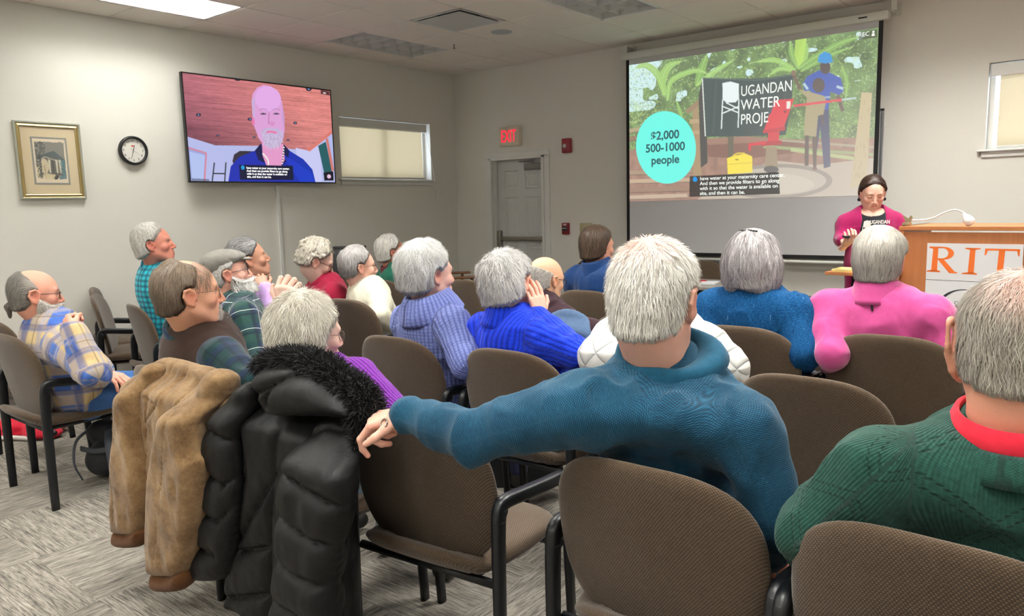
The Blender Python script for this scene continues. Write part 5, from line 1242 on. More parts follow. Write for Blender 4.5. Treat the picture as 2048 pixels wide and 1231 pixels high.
    bc = lin(brow or (hair['c0'] if hair else (90, 80, 70)))[:3]; blend(.75 * np.exp(-(((np.abs(x) - .030) / .017) ** 4 + ((z - .0215 + .12 * np.abs(np.abs(x) - .026)) / .0042) ** 2)) * (y > .06), bc)
    VV = [Hl(vh) - O]; QQ = [qh]; TT = [tint]; off = len(vh)
    bod = shrink(garment, -.016)
    if not stand: kn = [L(-kneeout, .62, .50 + dz), L(kneeout, .62, .50 + dz)]; an = [L(-kneeout - .02, .60, .10), L(kneeout + .02, .60, .10)]; hip = [pel + r * -.09 - up * .02, pel + r * .09 - up * .02]; toe = [a_ + f * .15 - up * .055 for a_ in an]
    else: hip = [pel + r * -.085 - up * .05, pel + r * .085 - up * .05]; kn = [L(-.09, .01, .50), L(.09, .01, .50)]; an = [L(-.09, -.02, .09), L(.09, -.02, .09)]; toe = [a_ + f * .15 - up * .05 for a_ in an]
    lg = []
    for i in (0, 1): lg += [rc(hip[i], kn[i], .082 * bk, .062, .05), rc(kn[i], an[i], .060, .042, .03)]
    bod += shrink(lg, -.012) + [rc(an[i], an[i] - up * .03, .033, .03, .02) for i in (0, 1)] + [rc(nb - sp * .08, nb - sp * .02, .05, .05, .03)]
    lo, hi = bounds(bod); vb, qb = mesh_sdf(lambda p: sdf(p, bod), lo, hi, .013); VV.append(vb - O); QQ.append(qb + off); TT.append(np.tile(c, (len(vb), 1))); off += len(vb)
    for i, (s0, e, w_, a) in enumerate(A):
        d = unit(a.get('hd', w_ - e)); pn = np.array(a.get('pn', (0, 0, -1)), float); side = a.get('side', 1 if i == 0 else -1)
        pr, tips = hand_prims(w_, d, pn, side, a.get('curls', ((25, 30, 20),) * 4), a.get('spread', .15), a.get('thumb'), s * a.get('hs', 1.0)); lo, hi = bounds(pr); fine = a.get('vis', False)
        vv, qq = mesh_sdf(lambda p: sdf(p, pr), lo, hi, .0024 if fine else .0042); tt = np.tile(c * .97 + red * .03, (len(vv), 1))
        kk = np.min([np.linalg.norm(vv - t_, axis=1) for t_ in tips], axis=0); w2 = np.exp(-(kk / .018) ** 2)[:, None] * .45; tt = tt * (1 - w2) + red * w2
        VV.append(vv - O); QQ.append(qq + off); TT.append(tt); off += len(vv)
    me = np_mesh('person_body', np.vstack(VV), np.vstack(QQ)); add_attr(me, 'tint', np.vstack(TT), 'FLOAT_COLOR'); bo = link('body', me, M_skin, root)
    # --- garments
    def mk(name, prims, grow, m, fold_, hem=None, hv=voxel, cut=None, arm=True):
        pg = shrink(prims, grow); lo, hi = bounds(pg)
        def fn(p):
            d = sdf(p, pg)
            if hem is not None: d = smax(d, hem - p[:, 2], .012)
            if cut is not None: d = cut(p, d)
            if fold_:
                q_ = p - O; n1 = vnoise(q_ * np.array((14, 14, 9)) + 11 + rs_off); n2 = vnoise(q_ * np.array((30, 30, 22)) + n1[:, None] * 2.5 + rs_off); rg = 1 - np.abs(2 * n1 - 1) ** .8
                d = d - fold_ * (rg * .9 + n2 * .45 - .75)
            return d
        v, q = mesh_sdf(fn, lo - .01, hi + .01, hv); v = relax(v, q, 1, .35); tc = np.zeros((len(v), 3))
        sl_ = sl if arm else []; dist = np.stack([prim_d(v, x_) for x_ in ([T_[1]] + sl_)], 1); dist[:, 0] = np.minimum(dist[:, 0], np.min([prim_d(v, x_) for x_ in (T_[0], T_[2], T_[3])], axis=0) - .004); w_ = dist.argmin(1)
        rel = v - pel; tc[:, 0] = np.arctan2(rel @ r, -(rel @ f)) * .165; tc[:, 1] = rel @ up
        for k, x_ in enumerate(sl if arm else []):
            mm = w_ == k + 1; a_, b_ = x_['a'], x_['b']; ax = unit(b_ - a_); ref = unit(f - ax * (f @ ax)); bi = np.cross(ax, ref); rl = v[mm] - a_; tc[mm, 0] = np.arctan2(rl @ bi, rl @ ref) * .055 + .5; tc[mm, 1] = rl @ ax + (.28 if k % 2 else 0); tc[mm, 2] = 1
        me = np_mesh(name, v - O, q); add_attr(me, 'tc', tc); return link(name, me, m, root)
    rs_off = rs.uniform(0, 20, 3)
    if trm is None: trm = g_plain(key + '_trousers', legs, None, .85, .15, .1)
    mk('trousers', [rc(pel, pel + sp * .1, .150 * bk, .145 * bk, .04, .8, f)] + lg, .004, trm, .004, cut=lambda p, d: smax(d, p[:, 2] - (pel[2] + .12), .01), hv=.011, arm=False)
    gname, gm, grow = top; gt = mk(gname, garment if topsleeve else T_, grow, gm, fold, hem=hemz if hemz is not None else pel[2] - .07, arm=topsleeve, cut=(lambda p, d: smax(d, .085 - np.linalg.norm((p - nb - f * .045 - sp * .035), axis=1), .01)) if outer else None)
    if outer:
        og = T_ + [sl[0], rc(sl[1]['a'], sl[1]['a'] * .7 + sl[1]['b'] * .3, sl[1]['ra'], sl[1]['ra'] * .92, .03), sl[2], rc(sl[3]['a'], sl[3]['a'] * .7 + sl[3]['b'] * .3, sl[3]['ra'], sl[3]['ra'] * .92, .03), rc(pel, pel - up * .22, .165 * bk, .175 * bk, .05, .8, f)]
        def ocut(p, d):
            q_ = p - nb; return smax(d, smin(.068 + .05 * np.clip(-q_[:, 2] / .5, 0, 1) - np.abs(q_ @ r), .02 - q_ @ f, 0) * 1.0, .006) if False else smax(d, -np.maximum(np.abs(q_ @ r) - (.080 + .05 * np.clip((-q_[:, 2] - .05) / .4, 0, 1)), .02 - q_ @ f), .008)
        mk(outer[0], og, outer[2], outer[1], fold, hem=pel[2] - .2, cut=ocut, hv=.007)
    if vest: mk(vest[0], T_, grow + .010, vest[1], fold * .8, hem=pel[2] - .08, cut=vest[2] if len(vest) > 2 else (lambda p, d: smax(smax(d, np.abs((p - nb) @ r) - sw * s - .012, .02), .088 * hs - np.linalg.norm(p - nb - sp * .03, axis=1), .01)), arm=False)
    for nm, cm, spec in coll: collar(gt, O, nb, head + FH @ V(0, -.03, -.06) - nb, f, cm, spec, nm, hs * max(1, neckr / .062))
    b = MB()
    for i in (0, 1):
        pr = [rc(an[i] - up * .045, toe[i] + up * .005, .042, .036, .02, .8, (r)), rc(an[i] - up * .02, an[i] - up * .05, .04, .042, .03)]; lo, hi = bounds(pr)
        v, q = mesh_sdf(lambda p: smax(sdf(p, pr), .004 - p[:, 2], .004), lo, hi, .009); link('shoe', np_mesh('shoe', v - O, q), mat('shoe_leather', shoe, .5) if 'shoe_%s' % key not in bpy.data.materials else None, root)
    # --- hair and beard
    def hair_obj(name, fn, lo, hi, st, n_, Ls, flow, hv, ok=None, par=root):
        v, q = mesh_sdf(fn, lo, hi, hv); 
        if len(v) < 10: return
        cs = hair_cols(v, st, np.random.RandomState(1)) * st.get('shell', .72); sv, sq_, si = strands(fn, v, q, n_, Ls, st.get('w', .0014), flow, rs, st.get('lift', .004), st.get('wave', .0), st.get('steps', 5), jit=st.get('jit', .22), ok=ok)
        if n_: sc_ = hair_cols(sv[::1], st, rs); perc = hair_cols(sv[si.searchsorted(np.arange(n_))], st, rs) * rs.uniform(.8, 1.2, (n_, 1)); sc_ = perc[si]
        V_ = np.vstack([v, sv]) if n_ else v; me = np_mesh(name, Hl(V_) - O, np.vstack([q, sq_ + len(v)]) if n_ else q); add_attr(me, 'tint', np.vstack([cs, sc_]) if n_ else cs, 'FLOAT_COLOR'); return link(name, me, M_hair, par)
    if hair:
        lo = np.array(hair.get('lo', (-.125, -.16, -.16))); hi = np.array(hair.get('hi', (.125, .12, .17)))
        hair_obj('hair', hair_fn(hair), lo, hi, hair, hair.get('N', N), hair.get('L', .04), hair.get('flow', flow_short), .0042, ok=hair.get('ok'))
        if hair.get('thin'):   # sparse strands over a thinning scalp
            st = dict(hair); st['shell'] = 1
            v, q = mesh_sdf(lambda p: skull(p) - .001, (-.1, -.13, -.06), (.1, .12, .14), .006); sv, sq_, si = strands(lambda p: skull(p), v, q, hair['thin'], hair.get('thinL', .03), .0011, hair.get('flow', flow_short), rs, .003, 0, 5, ok=hair.get('thinok', lambda v: (v[:, 2] > .03) & (v[:, 1] < .07)))
            n_ = hair['thin']; perc = hair_cols(sv[np.arange(n_) * 12], st, rs); me = np_mesh('hair_wisps', Hl(sv) - O, sq_); add_attr(me, 'tint', perc[si], 'FLOAT_COLOR'); link('hair_wisps', me, M_hair, root)
    if beard: hair_obj('beard', beard_fn(hp, beard), (-.09, -.03, -.15), (.09, .125, .02), beard, beard.get('N', 1400), beard.get('L', .014), lambda p, n: np.array([0, .25, -1.0]) + n * .3, .0036)
    if glasses:
        gm_ = M_glm if glasses == 'wire' else M_gl; t_ = .0011 if glasses == 'wire' else .0017; b = MB(); HH = lambda pts: [tuple(q) for q in Hl(np.array(pts)) - O]
        for sg in (-1, 1):
            a_ = np.linspace(0, 2 * PI, 25); b.tube(HH([(sg * .033 + .0235 * sq(math.cos(q), .75), .1045 - .1 * abs(.0235 * math.cos(q)) * (math.cos(q) * sg > 0) - .004, -.004 + .0175 * sq(math.sin(q), .75)) for q in a_]), t_, 6)
            b.tube(HH([(sg * .0565, .098, .004), (sg * .072, .088, .005), (sg * .0815, .03, .006), (sg * .083, -.004, .006), (sg * .082, -.022, -.014)]), t_, 6)
        b.tube(HH([(-.0095, .102, .002), (0, .107, .005), (.0095, .102, .002)]), t_, 6); go = b.build('glasses', gm_, root)
        for sg in (-1, 1):
            b = MB(); b.face(HH([(sg * .033 + .0225 * sq(math.cos(q), .75), .0995, -.004 + .0165 * sq(math.sin(q), .75)) for q in np.linspace(0, 2 * PI, 20, endpoint=False)])); b.build('lens', M_lens, go, False)
    if extras: extras(root, O, L, Hl, nb, sp, f, r, hair_obj)
    return root
WHITE = dict(c0=(184, 180, 172), c1=(246, 243, 236)); GREY = dict(c0=(96, 92, 88), c1=(196, 192, 188)); SILVER = dict(c0=(140, 136, 134), c1=(226, 222, 218))
SK1, SK2, SK3 = (222, 180, 160), (212, 164, 140), (230, 194, 176)
def handp(x, y, D): return px(x, y, D)
# the man in the teal pullover, nearest the middle, left arm along the empty chair
def m_teal():
    t = NT('teal_pullover', .8, .25); u = uvs(t); k = 2 * PI / .0055
    a = t.math('SINE', t.math('MULTIPLY', u[0], k)); b_ = t.math('SINE', t.math('MULTIPLY', u[1], k)); hx = t.math('MULTIPLY', a, b_); n = t.noise(t.attr('tc', scale=(60, 400, 1)), 1, 3, .7); n2 = t.noise(t.obj(), 5, 2)
    f = t.math('ADD', t.math('MULTIPLY', hx, .22), t.math('ADD', t.math('MULTIPLY', n, .6), t.math('MULTIPLY', n2, .25)), clamp=True)
    t.base(t.ramp(f, [(.2, lin((6, 38, 58))), (.5, lin((16, 74, 102))), (.85, lin((48, 124, 156)))])); t.bump(hx, .35, .0015); t.b.inputs['Sheen Weight'].default_value = .12; return t.m
MT = m_teal(); MT2 = g_plain('teal_collar', (16, 66, 92), (34, 96, 124))
wr = px(812, 828, 2.00); el_ = px(945, 872, 1.88)
def teal_ring(root, O, L, Hl, nb, sp, f, r, ho):
    b = MB(); c = px(768, 846, 1.97) - O; b.tube([c + V(.0115 * math.cos(a), 0, 0) @ np.eye(3) + V(0, .006 * math.sin(a), .0105 * math.sin(a)) for a in np.linspace(0, 2 * PI, 20)], .002, 6); b.build('ring', M_steel, root)
person('teal', 'white-haired man in a teal pullover resting his arm along an empty chair', (5.83, -5.70), 6, px(1311, 598, 1.84), hyaw=-6, hpitch=-4, s=1.10, hs=1.13, skin=(224, 172, 152), N=12000,
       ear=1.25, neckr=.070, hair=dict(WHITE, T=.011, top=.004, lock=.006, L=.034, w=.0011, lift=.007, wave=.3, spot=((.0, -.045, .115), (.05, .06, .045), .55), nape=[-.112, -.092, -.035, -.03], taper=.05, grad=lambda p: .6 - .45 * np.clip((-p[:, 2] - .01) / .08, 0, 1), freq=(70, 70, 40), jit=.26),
       top=('pullover', MT, .004), fold=.017, bulk=1.16, sw=.205, voxel=.0065, legs=(50, 54, 62), belly=.03,
       shoulders=[px(1165, 812, 1.80), px(1485, 850, 1.72)],
       arms=dict(L=dict(elbow=el_, wrist=wr, hd=px(760, 836, 2.02) - px(812, 826, 2.0), pn=(.1, .25, -1), side=1, vis=True, curls=((38, 45, 25), (66, 75, 30), (76, 85, 30), (70, 75, 30)), spread=.3, r=(.078, .062, .042)),
                 R=dict(elbow=px(1555, 1040, 1.72), wrist=px(1540, 1110, 1.95), r=(.075, .058, .04))),
       coll=[('collar', MT2, dict(prof=[(.056, .0, 0), (.057, .030, .4), (.059, .043, .8), (.063, .045, 1), (.069, .038, 1), (.077, .022, .9), (.083, .004, .6), (.080, -.012, .2)], wob=.002, up=.012,
             ex=lambda a: (.070 * max(0, math.sin(a)) ** 4 * (1 if math.sin(a) > 0 else 0), -.03 * max(0, math.sin(a)) ** 2)))], extras=teal_ring)
# man in the green sweater, cut by the right edge
def m_green():
    t = NT('green_cable_sweater', .85, .2); u = uvs(t); per = .20
    def diag(sg):
        w_ = t.math('ADD', u[0], t.math('MULTIPLY', u[1], sg * .9)); x = t.math('ABSOLUTE', t.math('SUBTRACT', t.math('MODULO', t.math('ADD', w_, 20 * per), per), per / 2))
        y = t.math('ABSOLUTE', t.math('SUBTRACT', x, .010)); return t.math('SUBTRACT', 1.0, t.n('ShaderNodeMapRange', i_Value=y, i_1=.001, i_2=.0045).outputs[0])
    d = t.math('MAXIMUM', diag(1), diag(-1)); dots = t.math('MULTIPLY', d, t.math('GREATER_THAN', t.math('SINE', t.math('MULTIPLY', u[1], 2 * PI / .009)), -.3))
    k = t.math('SINE', t.math('MULTIPLY', u[0], 2 * PI / .005)); k2 = t.math('SINE', t.math('MULTIPLY', u[1], 2 * PI / .0045)); n = t.noise(t.obj(), 100, 2)
    base = t.mix(t.math('ADD', t.math('MULTIPLY', t.math('MULTIPLY', k, k2), .25), n, clamp=True), lin((18, 50, 44)), lin((42, 90, 78))); t.base(t.mix(t.math('MULTIPLY', dots, .7), base, lin((10, 40, 34))))
    t.bump(t.math('SUBTRACT', t.math('MULTIPLY', k, .3), t.math('MULTIPLY', dots, 1.2)), .6, .003); t.b.inputs['Sheen Weight'].default_value = .12; return t.m
MG = m_green(); MRED = g_plain('red_shirt', (206, 30, 52), (226, 48, 68))
person('green_man', 'grey-haired man in a green cable sweater with red shirt collar, nearest on the right', (6.52, -5.72), 2, px(2034, 698, 1.42), hyaw=6, hpitch=-4, s=1.12, hs=1.12, ear=1.9, nbo=(0, -.03, -.165), skin=(226, 164, 138), skin2=(220, 110, 84), N=12000,
       hair=dict(c0=(128, 122, 112), c1=(214, 206, 194), T=.008, top=.008, lock=.006, L=.055, w=.0012, lift=.005, spot=((.02, -.06, .105), (.05, .045, .05), .8), nape=[-.080, -.066, -.03, -.03], freq=(50, 50, 24), jit=.22, wave=.45),
       neckr=.068, top=('sweater', MG, .004), fold=.014, bulk=1.16, sw=.215, voxel=.0065, legs=(60, 56, 48),
       shoulders=[px(1750, 945, 1.47), px(2290, 1010, 1.32)],
       arms=dict(L=dict(elbow=px(1620, 1060, 1.57), wrist=px(1630, 1150, 1.80), r=(.080, .062, .04)), R=dict(k=1.1)),
       coll=[('shirt_collar', MRED, dict(prof=[(.060, -.01, 0), (.064, .025, 0), (.066, .046, 1), (.070, .048, 1), (.076, .030, 1), (.082, .0, .5)])), ('neckband', MG, dict(prof=[(.074, .004, 0), (.080, .016, 1), (.088, .012, 1), (.098, -.008, .5), (.104, -.024, 0)], th=.006))])
# woman in the purple sweater in front of the puffer coat
MPU = g_rib('purple_knit', (62, 18, 96), (142, 52, 176), .0085, .004)
person('purple', 'woman with tousled white-blonde hair in a purple knitted sweater, one hand raised', (4.42, -5.78), -4, px(622, 668, 2.62), hyaw=-10, hpitch=-6, s=.98, hs=1.0, shoulders=[px(556, 775, 2.76), px(716, 762, 2.52)], skin=SK3, N=11000, glasses='wire',
       hair=dict(c0=(168, 158, 140), c1=(252, 248, 236), T=.030, top=.004, back=.010, lock=.016, L=.065, w=.0014, lift=.012, wave=.35, jit=.34, ears=False, front=[.0, .012, .022, .026, .036, .058, .070, .055], nape=[-.115, -.10, -.06, -.05], freq=(38, 38, 16), lo=(-.14, -.17, -.18), flow=flow_short),
       top=('sweater', MPU, .006), fold=.011, bulk=1.05, sw=.165, voxel=.0075, legs=(150, 176, 196), kneeout=.16, dz=.04,
       arms=dict(R=dict(elbow=px(800, 838, 2.42), wrist=px(850, 845, 2.6), k=1.15), L=dict(elbow=px(545, 720, 2.90), wrist=px(570, 628, 2.98), hd=px(570, 552, 2.96) - px(570, 628, 2.98), pn=(-.3, .95, 0), side=1, vis=True, hs=1.2, curls=((38, 80, 40), (42, 85, 45), (48, 85, 45), (52, 85, 45)), spread=.3, k=.8)),
       coll=[('necklace_collar', g_plain('navy_beaded_collar', (30, 36, 66), (80, 70, 110)), dict(prof=[(.062, .004, 0), (.064, .022, 1), (.070, .024, 1), (.078, .004, .5)])), ('neckband', MPU, dict(prof=[(.074, .0, 0), (.080, .010, 1), (.088, .006, 1), (.098, -.014, 0)], th=.006))])
# man in the brown vest with a green plaid shirt
MBV = g_plain('brown_fleece_vest', (44, 30, 24), (66, 48, 40), .9, .3); MGP = g_plaid('dark_green_plaid', (14, 50, 52), [(.09, .03, 0, (16, 34, 66), .8, (0, 1)), (.09, .004, .03, (30, 84, 66), .6, (0, 1)), (.045, .01, .01, (10, 26, 34), .6, (0, 1))])
def vestcut(nb_off):
    return None
person('brown', 'man with thinning brown hair, glasses and goatee in a brown vest over green plaid', (3.76, -5.80), -8, px(378, 586, 2.98), hyaw=-16, hpitch=2, s=1.08, hs=1.10, ear=1.1, nbo=(-.07, -.04, -.170), skin=(222, 168, 138), skin2=(208, 118, 92), N=9000, glasses='wire',
       hair=dict(c0=(58, 46, 38), c1=(150, 132, 114), T=.014, lock=.005, L=.045, w=.0012, front=[-.03, -.01, .006, .012, .022, .034, .036, .03], nape=[-.080, -.066, -.03, -.03], bald=[((.0, .03, .118), (.05, .055, .03), .45)], thin=1500, thinL=.04, grad=lambda p: .1 + .5 * np.clip(p[:, 2] / .1, 0, 1), flow=flow_down, jit=.12),
       beard=dict(c0=(150, 140, 128), c1=(226, 220, 212), T=.008, goatee=True, must=.7, N=900, L=.012), top=('plaid_shirt', MGP, .0), fold=.010, bulk=1.28, sw=.215, voxel=.0075, legs=(44, 50, 66), belly=.03,
       vest=('vest', MBV), arms=dict(R=dict(elbow=px(505, 765, 2.80), wrist=px(600, 800, 3.0), k=1.15), L=dict(k=1.05)),
       coll=[('shirt_collar', MGP, dict(prof=[(a * 1.16, b_, c) for a, b_, c in SHIRT], open=14, up=.030)), ('vest_collar', g_rib('vest_collar_brown', (36, 24, 20), (64, 46, 36), .008), dict(prof=[(.088, .004, 0), (.092, .022, 1), (.100, .020, 1), (.112, -.010, 0)], th=.006, up=.012))])
# man in the blue and yellow plaid overshirt, ponytail
MPL = g_plaid('blue_yellow_flannel', (66, 102, 178), [(.17, .085, 0, (186, 162, 108), .72, (0,)), (.17, .085, .085, (206, 176, 110), .6, (1,)), (.085, .016, .02, (150, 146, 156), .7, (0, 1)), (.17, .03, .05, (40, 62, 120), .55, (0, 1)), (.17, .005, .0, (96, 84, 70), .6, (0, 1))])
def ponytail(root, O, L, Hl, nb, sp, f, r, ho):
    pr = [rc((0, -.10, -.03), (0, -.118, -.055), .012, .014, .01), rc((0, -.118, -.055), (0, -.112, -.10), .013, .006, .01)]
    st = dict(c0=(60, 54, 50), c1=(140, 132, 124), w=.0014, lift=.003, jit=.1); ho('ponytail', lambda p: sdf(p, pr), (-.04, -.15, -.13), (.04, -.07, .0), st, 500, .05, lambda p, n: np.array([0, -.1, -1.0]), .003)
person('plaid', 'balding bearded man with ponytail in a blue and yellow plaid overshirt, chin on hand', (2.30, -5.80), -6, px(72, 588, 3.90), hyaw=-14, hpitch=-2, s=1.12, hs=1.05, ear=1.3, nbo=(0, -.07, -.185), skin=(222, 160, 138), skin2=(206, 112, 92), N=7000, glasses='dark',
       hair=dict(c0=(52, 48, 44), c1=(176, 170, 162), T=.010, lock=.004, L=.06, w=.0014, front=[-.03, -.01, .012, .014, .018, .0, -.03, -.06], nape=[-.085, -.07, -.03, -.03], bald=[((.0, .02, .105), (.07, .07, .055), .2)], flow=flow_back, jit=.08, grad=lambda p: .15 + .8 * np.clip((p[:, 1] + .03) / .04, 0, 1)),
       beard=dict(c0=(170, 160, 150), c1=(240, 236, 230), T=.012, must=1, N=2200, L=.018, low=.3), top=('flannel_overshirt', MPL, .012), fold=.018, bulk=1.2, sw=.20, voxel=.008, legs=(52, 88, 140), belly=.04, hunch=.02, hemz=.46,
       arms=dict(R=dict(elbow=px(186, 745, 3.62), wrist=px(148, 662, 3.66), hd=px(116, 628, 3.76) - px(148, 662, 3.66), pn=(-.5, .4, .1), side=-1, vis=True, curls=((60, 80, 40),) * 4, k=1.15, cuff=.040, thumb=((.9, .4, .5), (.8, .1, .9))), L=dict(elbow=px(150, 730, 4.0), wrist=px(205, 745, 3.95), k=1.1)),
       coll=[('shirt_collar', MPL, dict(prof=[(.066, .01, .6), (.066, .045, 1), (.070, .052, 1), (.078, .048, 1), (.092, .018, 1), (.106, -.004, 1)], open=22))], extras=ponytail)
# man in the turquoise checked shirt
MCY = g_plaid('turquoise_check', (44, 192, 208), [(.036, .016, 0, (16, 56, 92), .66, (0, 1))])
person('cyan', 'white-haired man in a turquoise and navy checked shirt by the left wall', (1.56, -4.86), -14, px(309, 488, 5.08), hyaw=-24, hpitch=8, s=1.08, hs=1.08, nbo=(-.09, -.04, -.162), skin=(214, 140, 120), skin2=(196, 96, 82), N=4500,
       hair=dict(WHITE, T=.020, top=.004, lock=.008, L=.04, w=.002, nape=[-.085, -.07, -.03, -.03]), top=('checked_shirt', MCY, .006), fold=.014, bulk=1.3, sw=.20, legs=(60, 62, 70), voxel=.009,
       coll=[('shirt_collar', MCY, dict(prof=SHIRT, open=18))])
# man in the flat cap
MCP = g_plaid('navy_green_plaid', (26, 44, 70), [(.11, .05, 0, (30, 66, 56), .65, (0, 1)), (.11, .012, .03, (16, 26, 40), .7, (0, 1)), (.11, .003, .055, (206, 210, 200), .9, (0, 1))])
def m_tweed():
    t = NT('grey_tweed', .9, .15); n = t.noise(t.obj(), 320, 3, .8); n2 = t.noise(t.obj(), 30, 2); t.base(t.mix(t.math('ADD', t.math('MULTIPLY', n, .7), t.math('MULTIPLY', n2, .3)), lin((72, 70, 66)), lin((160, 156, 148)))); t.bump(n, .4, .001); return t.m
MTW = m_tweed()
def flatcap(root, O, L, Hl, nb, sp, f, r, ho):
    pr = [el((0, -.022, .070), (.089, .106, .062)), el((0, -.06, .050), (.083, .062, .055), .02), el((0, .050, .072), (.070, .060, .030), .03)]
    br = [el((0, .102, .058), (.058, .036, .008), .01, R=np.array(Matrix.Rotation(-.25, 3, 'X')))]
    cut = lambda p: smax(smax(sdf(p, pr), -(skull(p) - .003), .004), (.034 + .018 * (p[:, 1] / .1)) - p[:, 2], .006) - .003 * (vnoise(p * 60) - .5)
    v, q = mesh_sdf(cut, (-.12, -.15, -.0), (.12, .15, .15), .004); c_ = link('flat_cap', np_mesh('flat_cap', Hl(v) - O, q), MTW, root)
    v, q = mesh_sdf(lambda p: sdf(p, br), (-.08, .03, .0), (.08, .17, .1), .004); link('brim', np_mesh('brim', Hl(v) - O, q), MTW, c_)
person('cap', 'white-bearded man in a grey flat cap and navy-green plaid shirt', (2.84, -5.08), -16, px(456, 546, 4.25), hyaw=-14, hpitch=10, s=1.1, hs=1.06, skin=(226, 170, 150), skin2=(210, 116, 100), N=3000, glasses='dark',
       hair=dict(c0=(170, 166, 160), c1=(230, 228, 224), T=.010, L=.025, w=.0018, bald=[((0, 0, .11), (.09, .11, .06), .1)], lock=.003), beard=dict(c0=(176, 172, 166), c1=(244, 242, 238), T=.020, low=.8, must=1, N=3000, L=.024, w=.0016, lift=.008, jit=.35),
       top=('plaid_shirt', MCP, .006), fold=.013, bulk=1.15, sw=.195, legs=(40, 42, 50), arms=dict(R=dict(elbow=px(515, 725, 4.0), wrist=px(560, 745, 4.2), k=1.1)), coll=[('shirt_collar', MCP, dict(prof=SHIRT, open=18))], extras=flatcap)
# woman in lilac with clasped hands
MLI = g_plain('lilac_knit', (176, 140, 200), (200, 168, 222)); MGV = g_plain('cream_vest', (196, 190, 178), (214, 208, 198))
cw = px(518, 560, 4.42)
person('lilac', 'person with short grey hair in lilac and a pale vest, hands clasped under the chin', (2.22, -4.72), -14, px(497, 518, 4.85), hyaw=-12, hpitch=14, s=1.0, hs=1.10, skin=(180, 134, 110), skin2=(158, 96, 76), N=3500,
       hair=dict(c0=(60, 58, 58), c1=(176, 174, 174), T=.018, lock=.008, L=.05, w=.002, front=[-.03, -.01, .010, .014, .030, .060, .082, .07], flow=flow_back), top=('lilac_sweater', MLI, .008), vest=('vest', MGV), fold=.011, bulk=1.0, sw=.17, legs=(60, 60, 70),
       arms=dict(R=dict(elbow=px(548, 622, 4.50), wrist=px(531, 578, 4.56), hd=px(514, 546, 4.60) - px(531, 578, 4.56), pn=(-.6, .1, .3), side=-1, vis=True, curls=((50, 60, 30),) * 4, k=1.0, cuff=.036), L=dict(elbow=px(530, 622, 4.95), wrist=px(526, 580, 4.72), hd=px(512, 547, 4.66) - px(526, 580, 4.72), pn=(.6, -.5, .3), side=1, vis=True, curls=((50, 60, 30),) * 4)),
       coll=[('collar', g_plain('white_collar', (214, 208, 204), (230, 226, 222)), dict(prof=SHIRT, open=15))])
# burgundy fleece
MBU = g_plain('burgundy_fleece', (136, 16, 46), (160, 30, 62))
person('burgundy', 'woman with curly white hair and glasses in a burgundy fleece, looking down', (2.14, -3.98), -16, px(634, 522, 5.35), hyaw=-22, hpitch=-24, s=1.0, hs=1.10, skin=SK3, N=3500, glasses='dark', eyes=False,
       hair=dict(c0=(170, 158, 138), c1=(242, 238, 226), T=.026, top=.008, lock=.018, L=.03, w=.002, lift=.008, jit=.6, freq=(70, 70, 60), ears=True, nape=[-.07, -.05, -.01, -.01]), top=('fleece', MBU, .012), fold=.013, bulk=1.1, sw=.175, legs=(40, 40, 48),
       coll=[('collar', MBU, dict(prof=STAND, open=12, th=.006))])
# cream sweater
MCR = g_rib('cream_sweater', (200, 194, 172), (226, 222, 202), .011, .002, .5)
def bow(mname, col):
    def fn(root, O, L, Hl, nb, sp, f, r, ho):
        b = MB(); c = nb - O - f * .088 + V(0, 0, .015); b.tube([c, c + r * .02 - V(0, 0, .02), c + r * .012 - V(0, 0, .05)], .003, 6); b.tube([c, c - r * .016 - V(0, 0, .018), c - r * .006 - V(0, 0, .045)], .003, 6); b.build('neck_cord', mat(mname, col, .7), root)
    return fn
person('cream', 'woman with short grey hair and glasses in a cream ribbed sweater', (2.70, -3.98), -14, px(718, 533, 5.18), hyaw=-14, hpitch=0, s=1.0, hs=1.08, skin=(232, 184, 164), N=3500, glasses='wire',
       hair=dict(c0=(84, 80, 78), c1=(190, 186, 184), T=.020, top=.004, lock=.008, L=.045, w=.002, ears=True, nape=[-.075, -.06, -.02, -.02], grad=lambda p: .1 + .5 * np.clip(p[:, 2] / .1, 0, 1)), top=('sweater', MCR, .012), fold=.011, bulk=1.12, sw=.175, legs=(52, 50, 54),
       arms=dict(R=dict(elbow=px(757, 630, 4.95), wrist=px(800, 655, 5.1))), coll=[('collar', MCR, dict(prof=STAND, th=.006))], extras=bow('black_cord', (30, 30, 34)))
# green sweater, far
MGR = g_plain('green_fleece', (18, 84, 66), (30, 106, 84))
person('far_green', 'person with white hair and glasses in a green pullover near the black office chair', (1.92, -2.98), -16, px(783, 503, 6.5), hyaw=-16, hpitch=2, s=1.0, hs=1.06, skin=(196, 134, 112), skin2=(170, 90, 74), N=3000, glasses='wire',
       hair=dict(WHITE, T=.024, top=.006, lock=.010, L=.05, w=.0025, ears=True, nape=[-.085, -.075, -.03, -.03], flow=flow_down), top=('pullover', MGR, .010), fold=.011, bulk=1.1, sw=.18, legs=(50, 50, 56), coll=[('collar', mat('maroon_collar', (90, 24, 34), .8), dict(prof=SHIRT, open=15))])
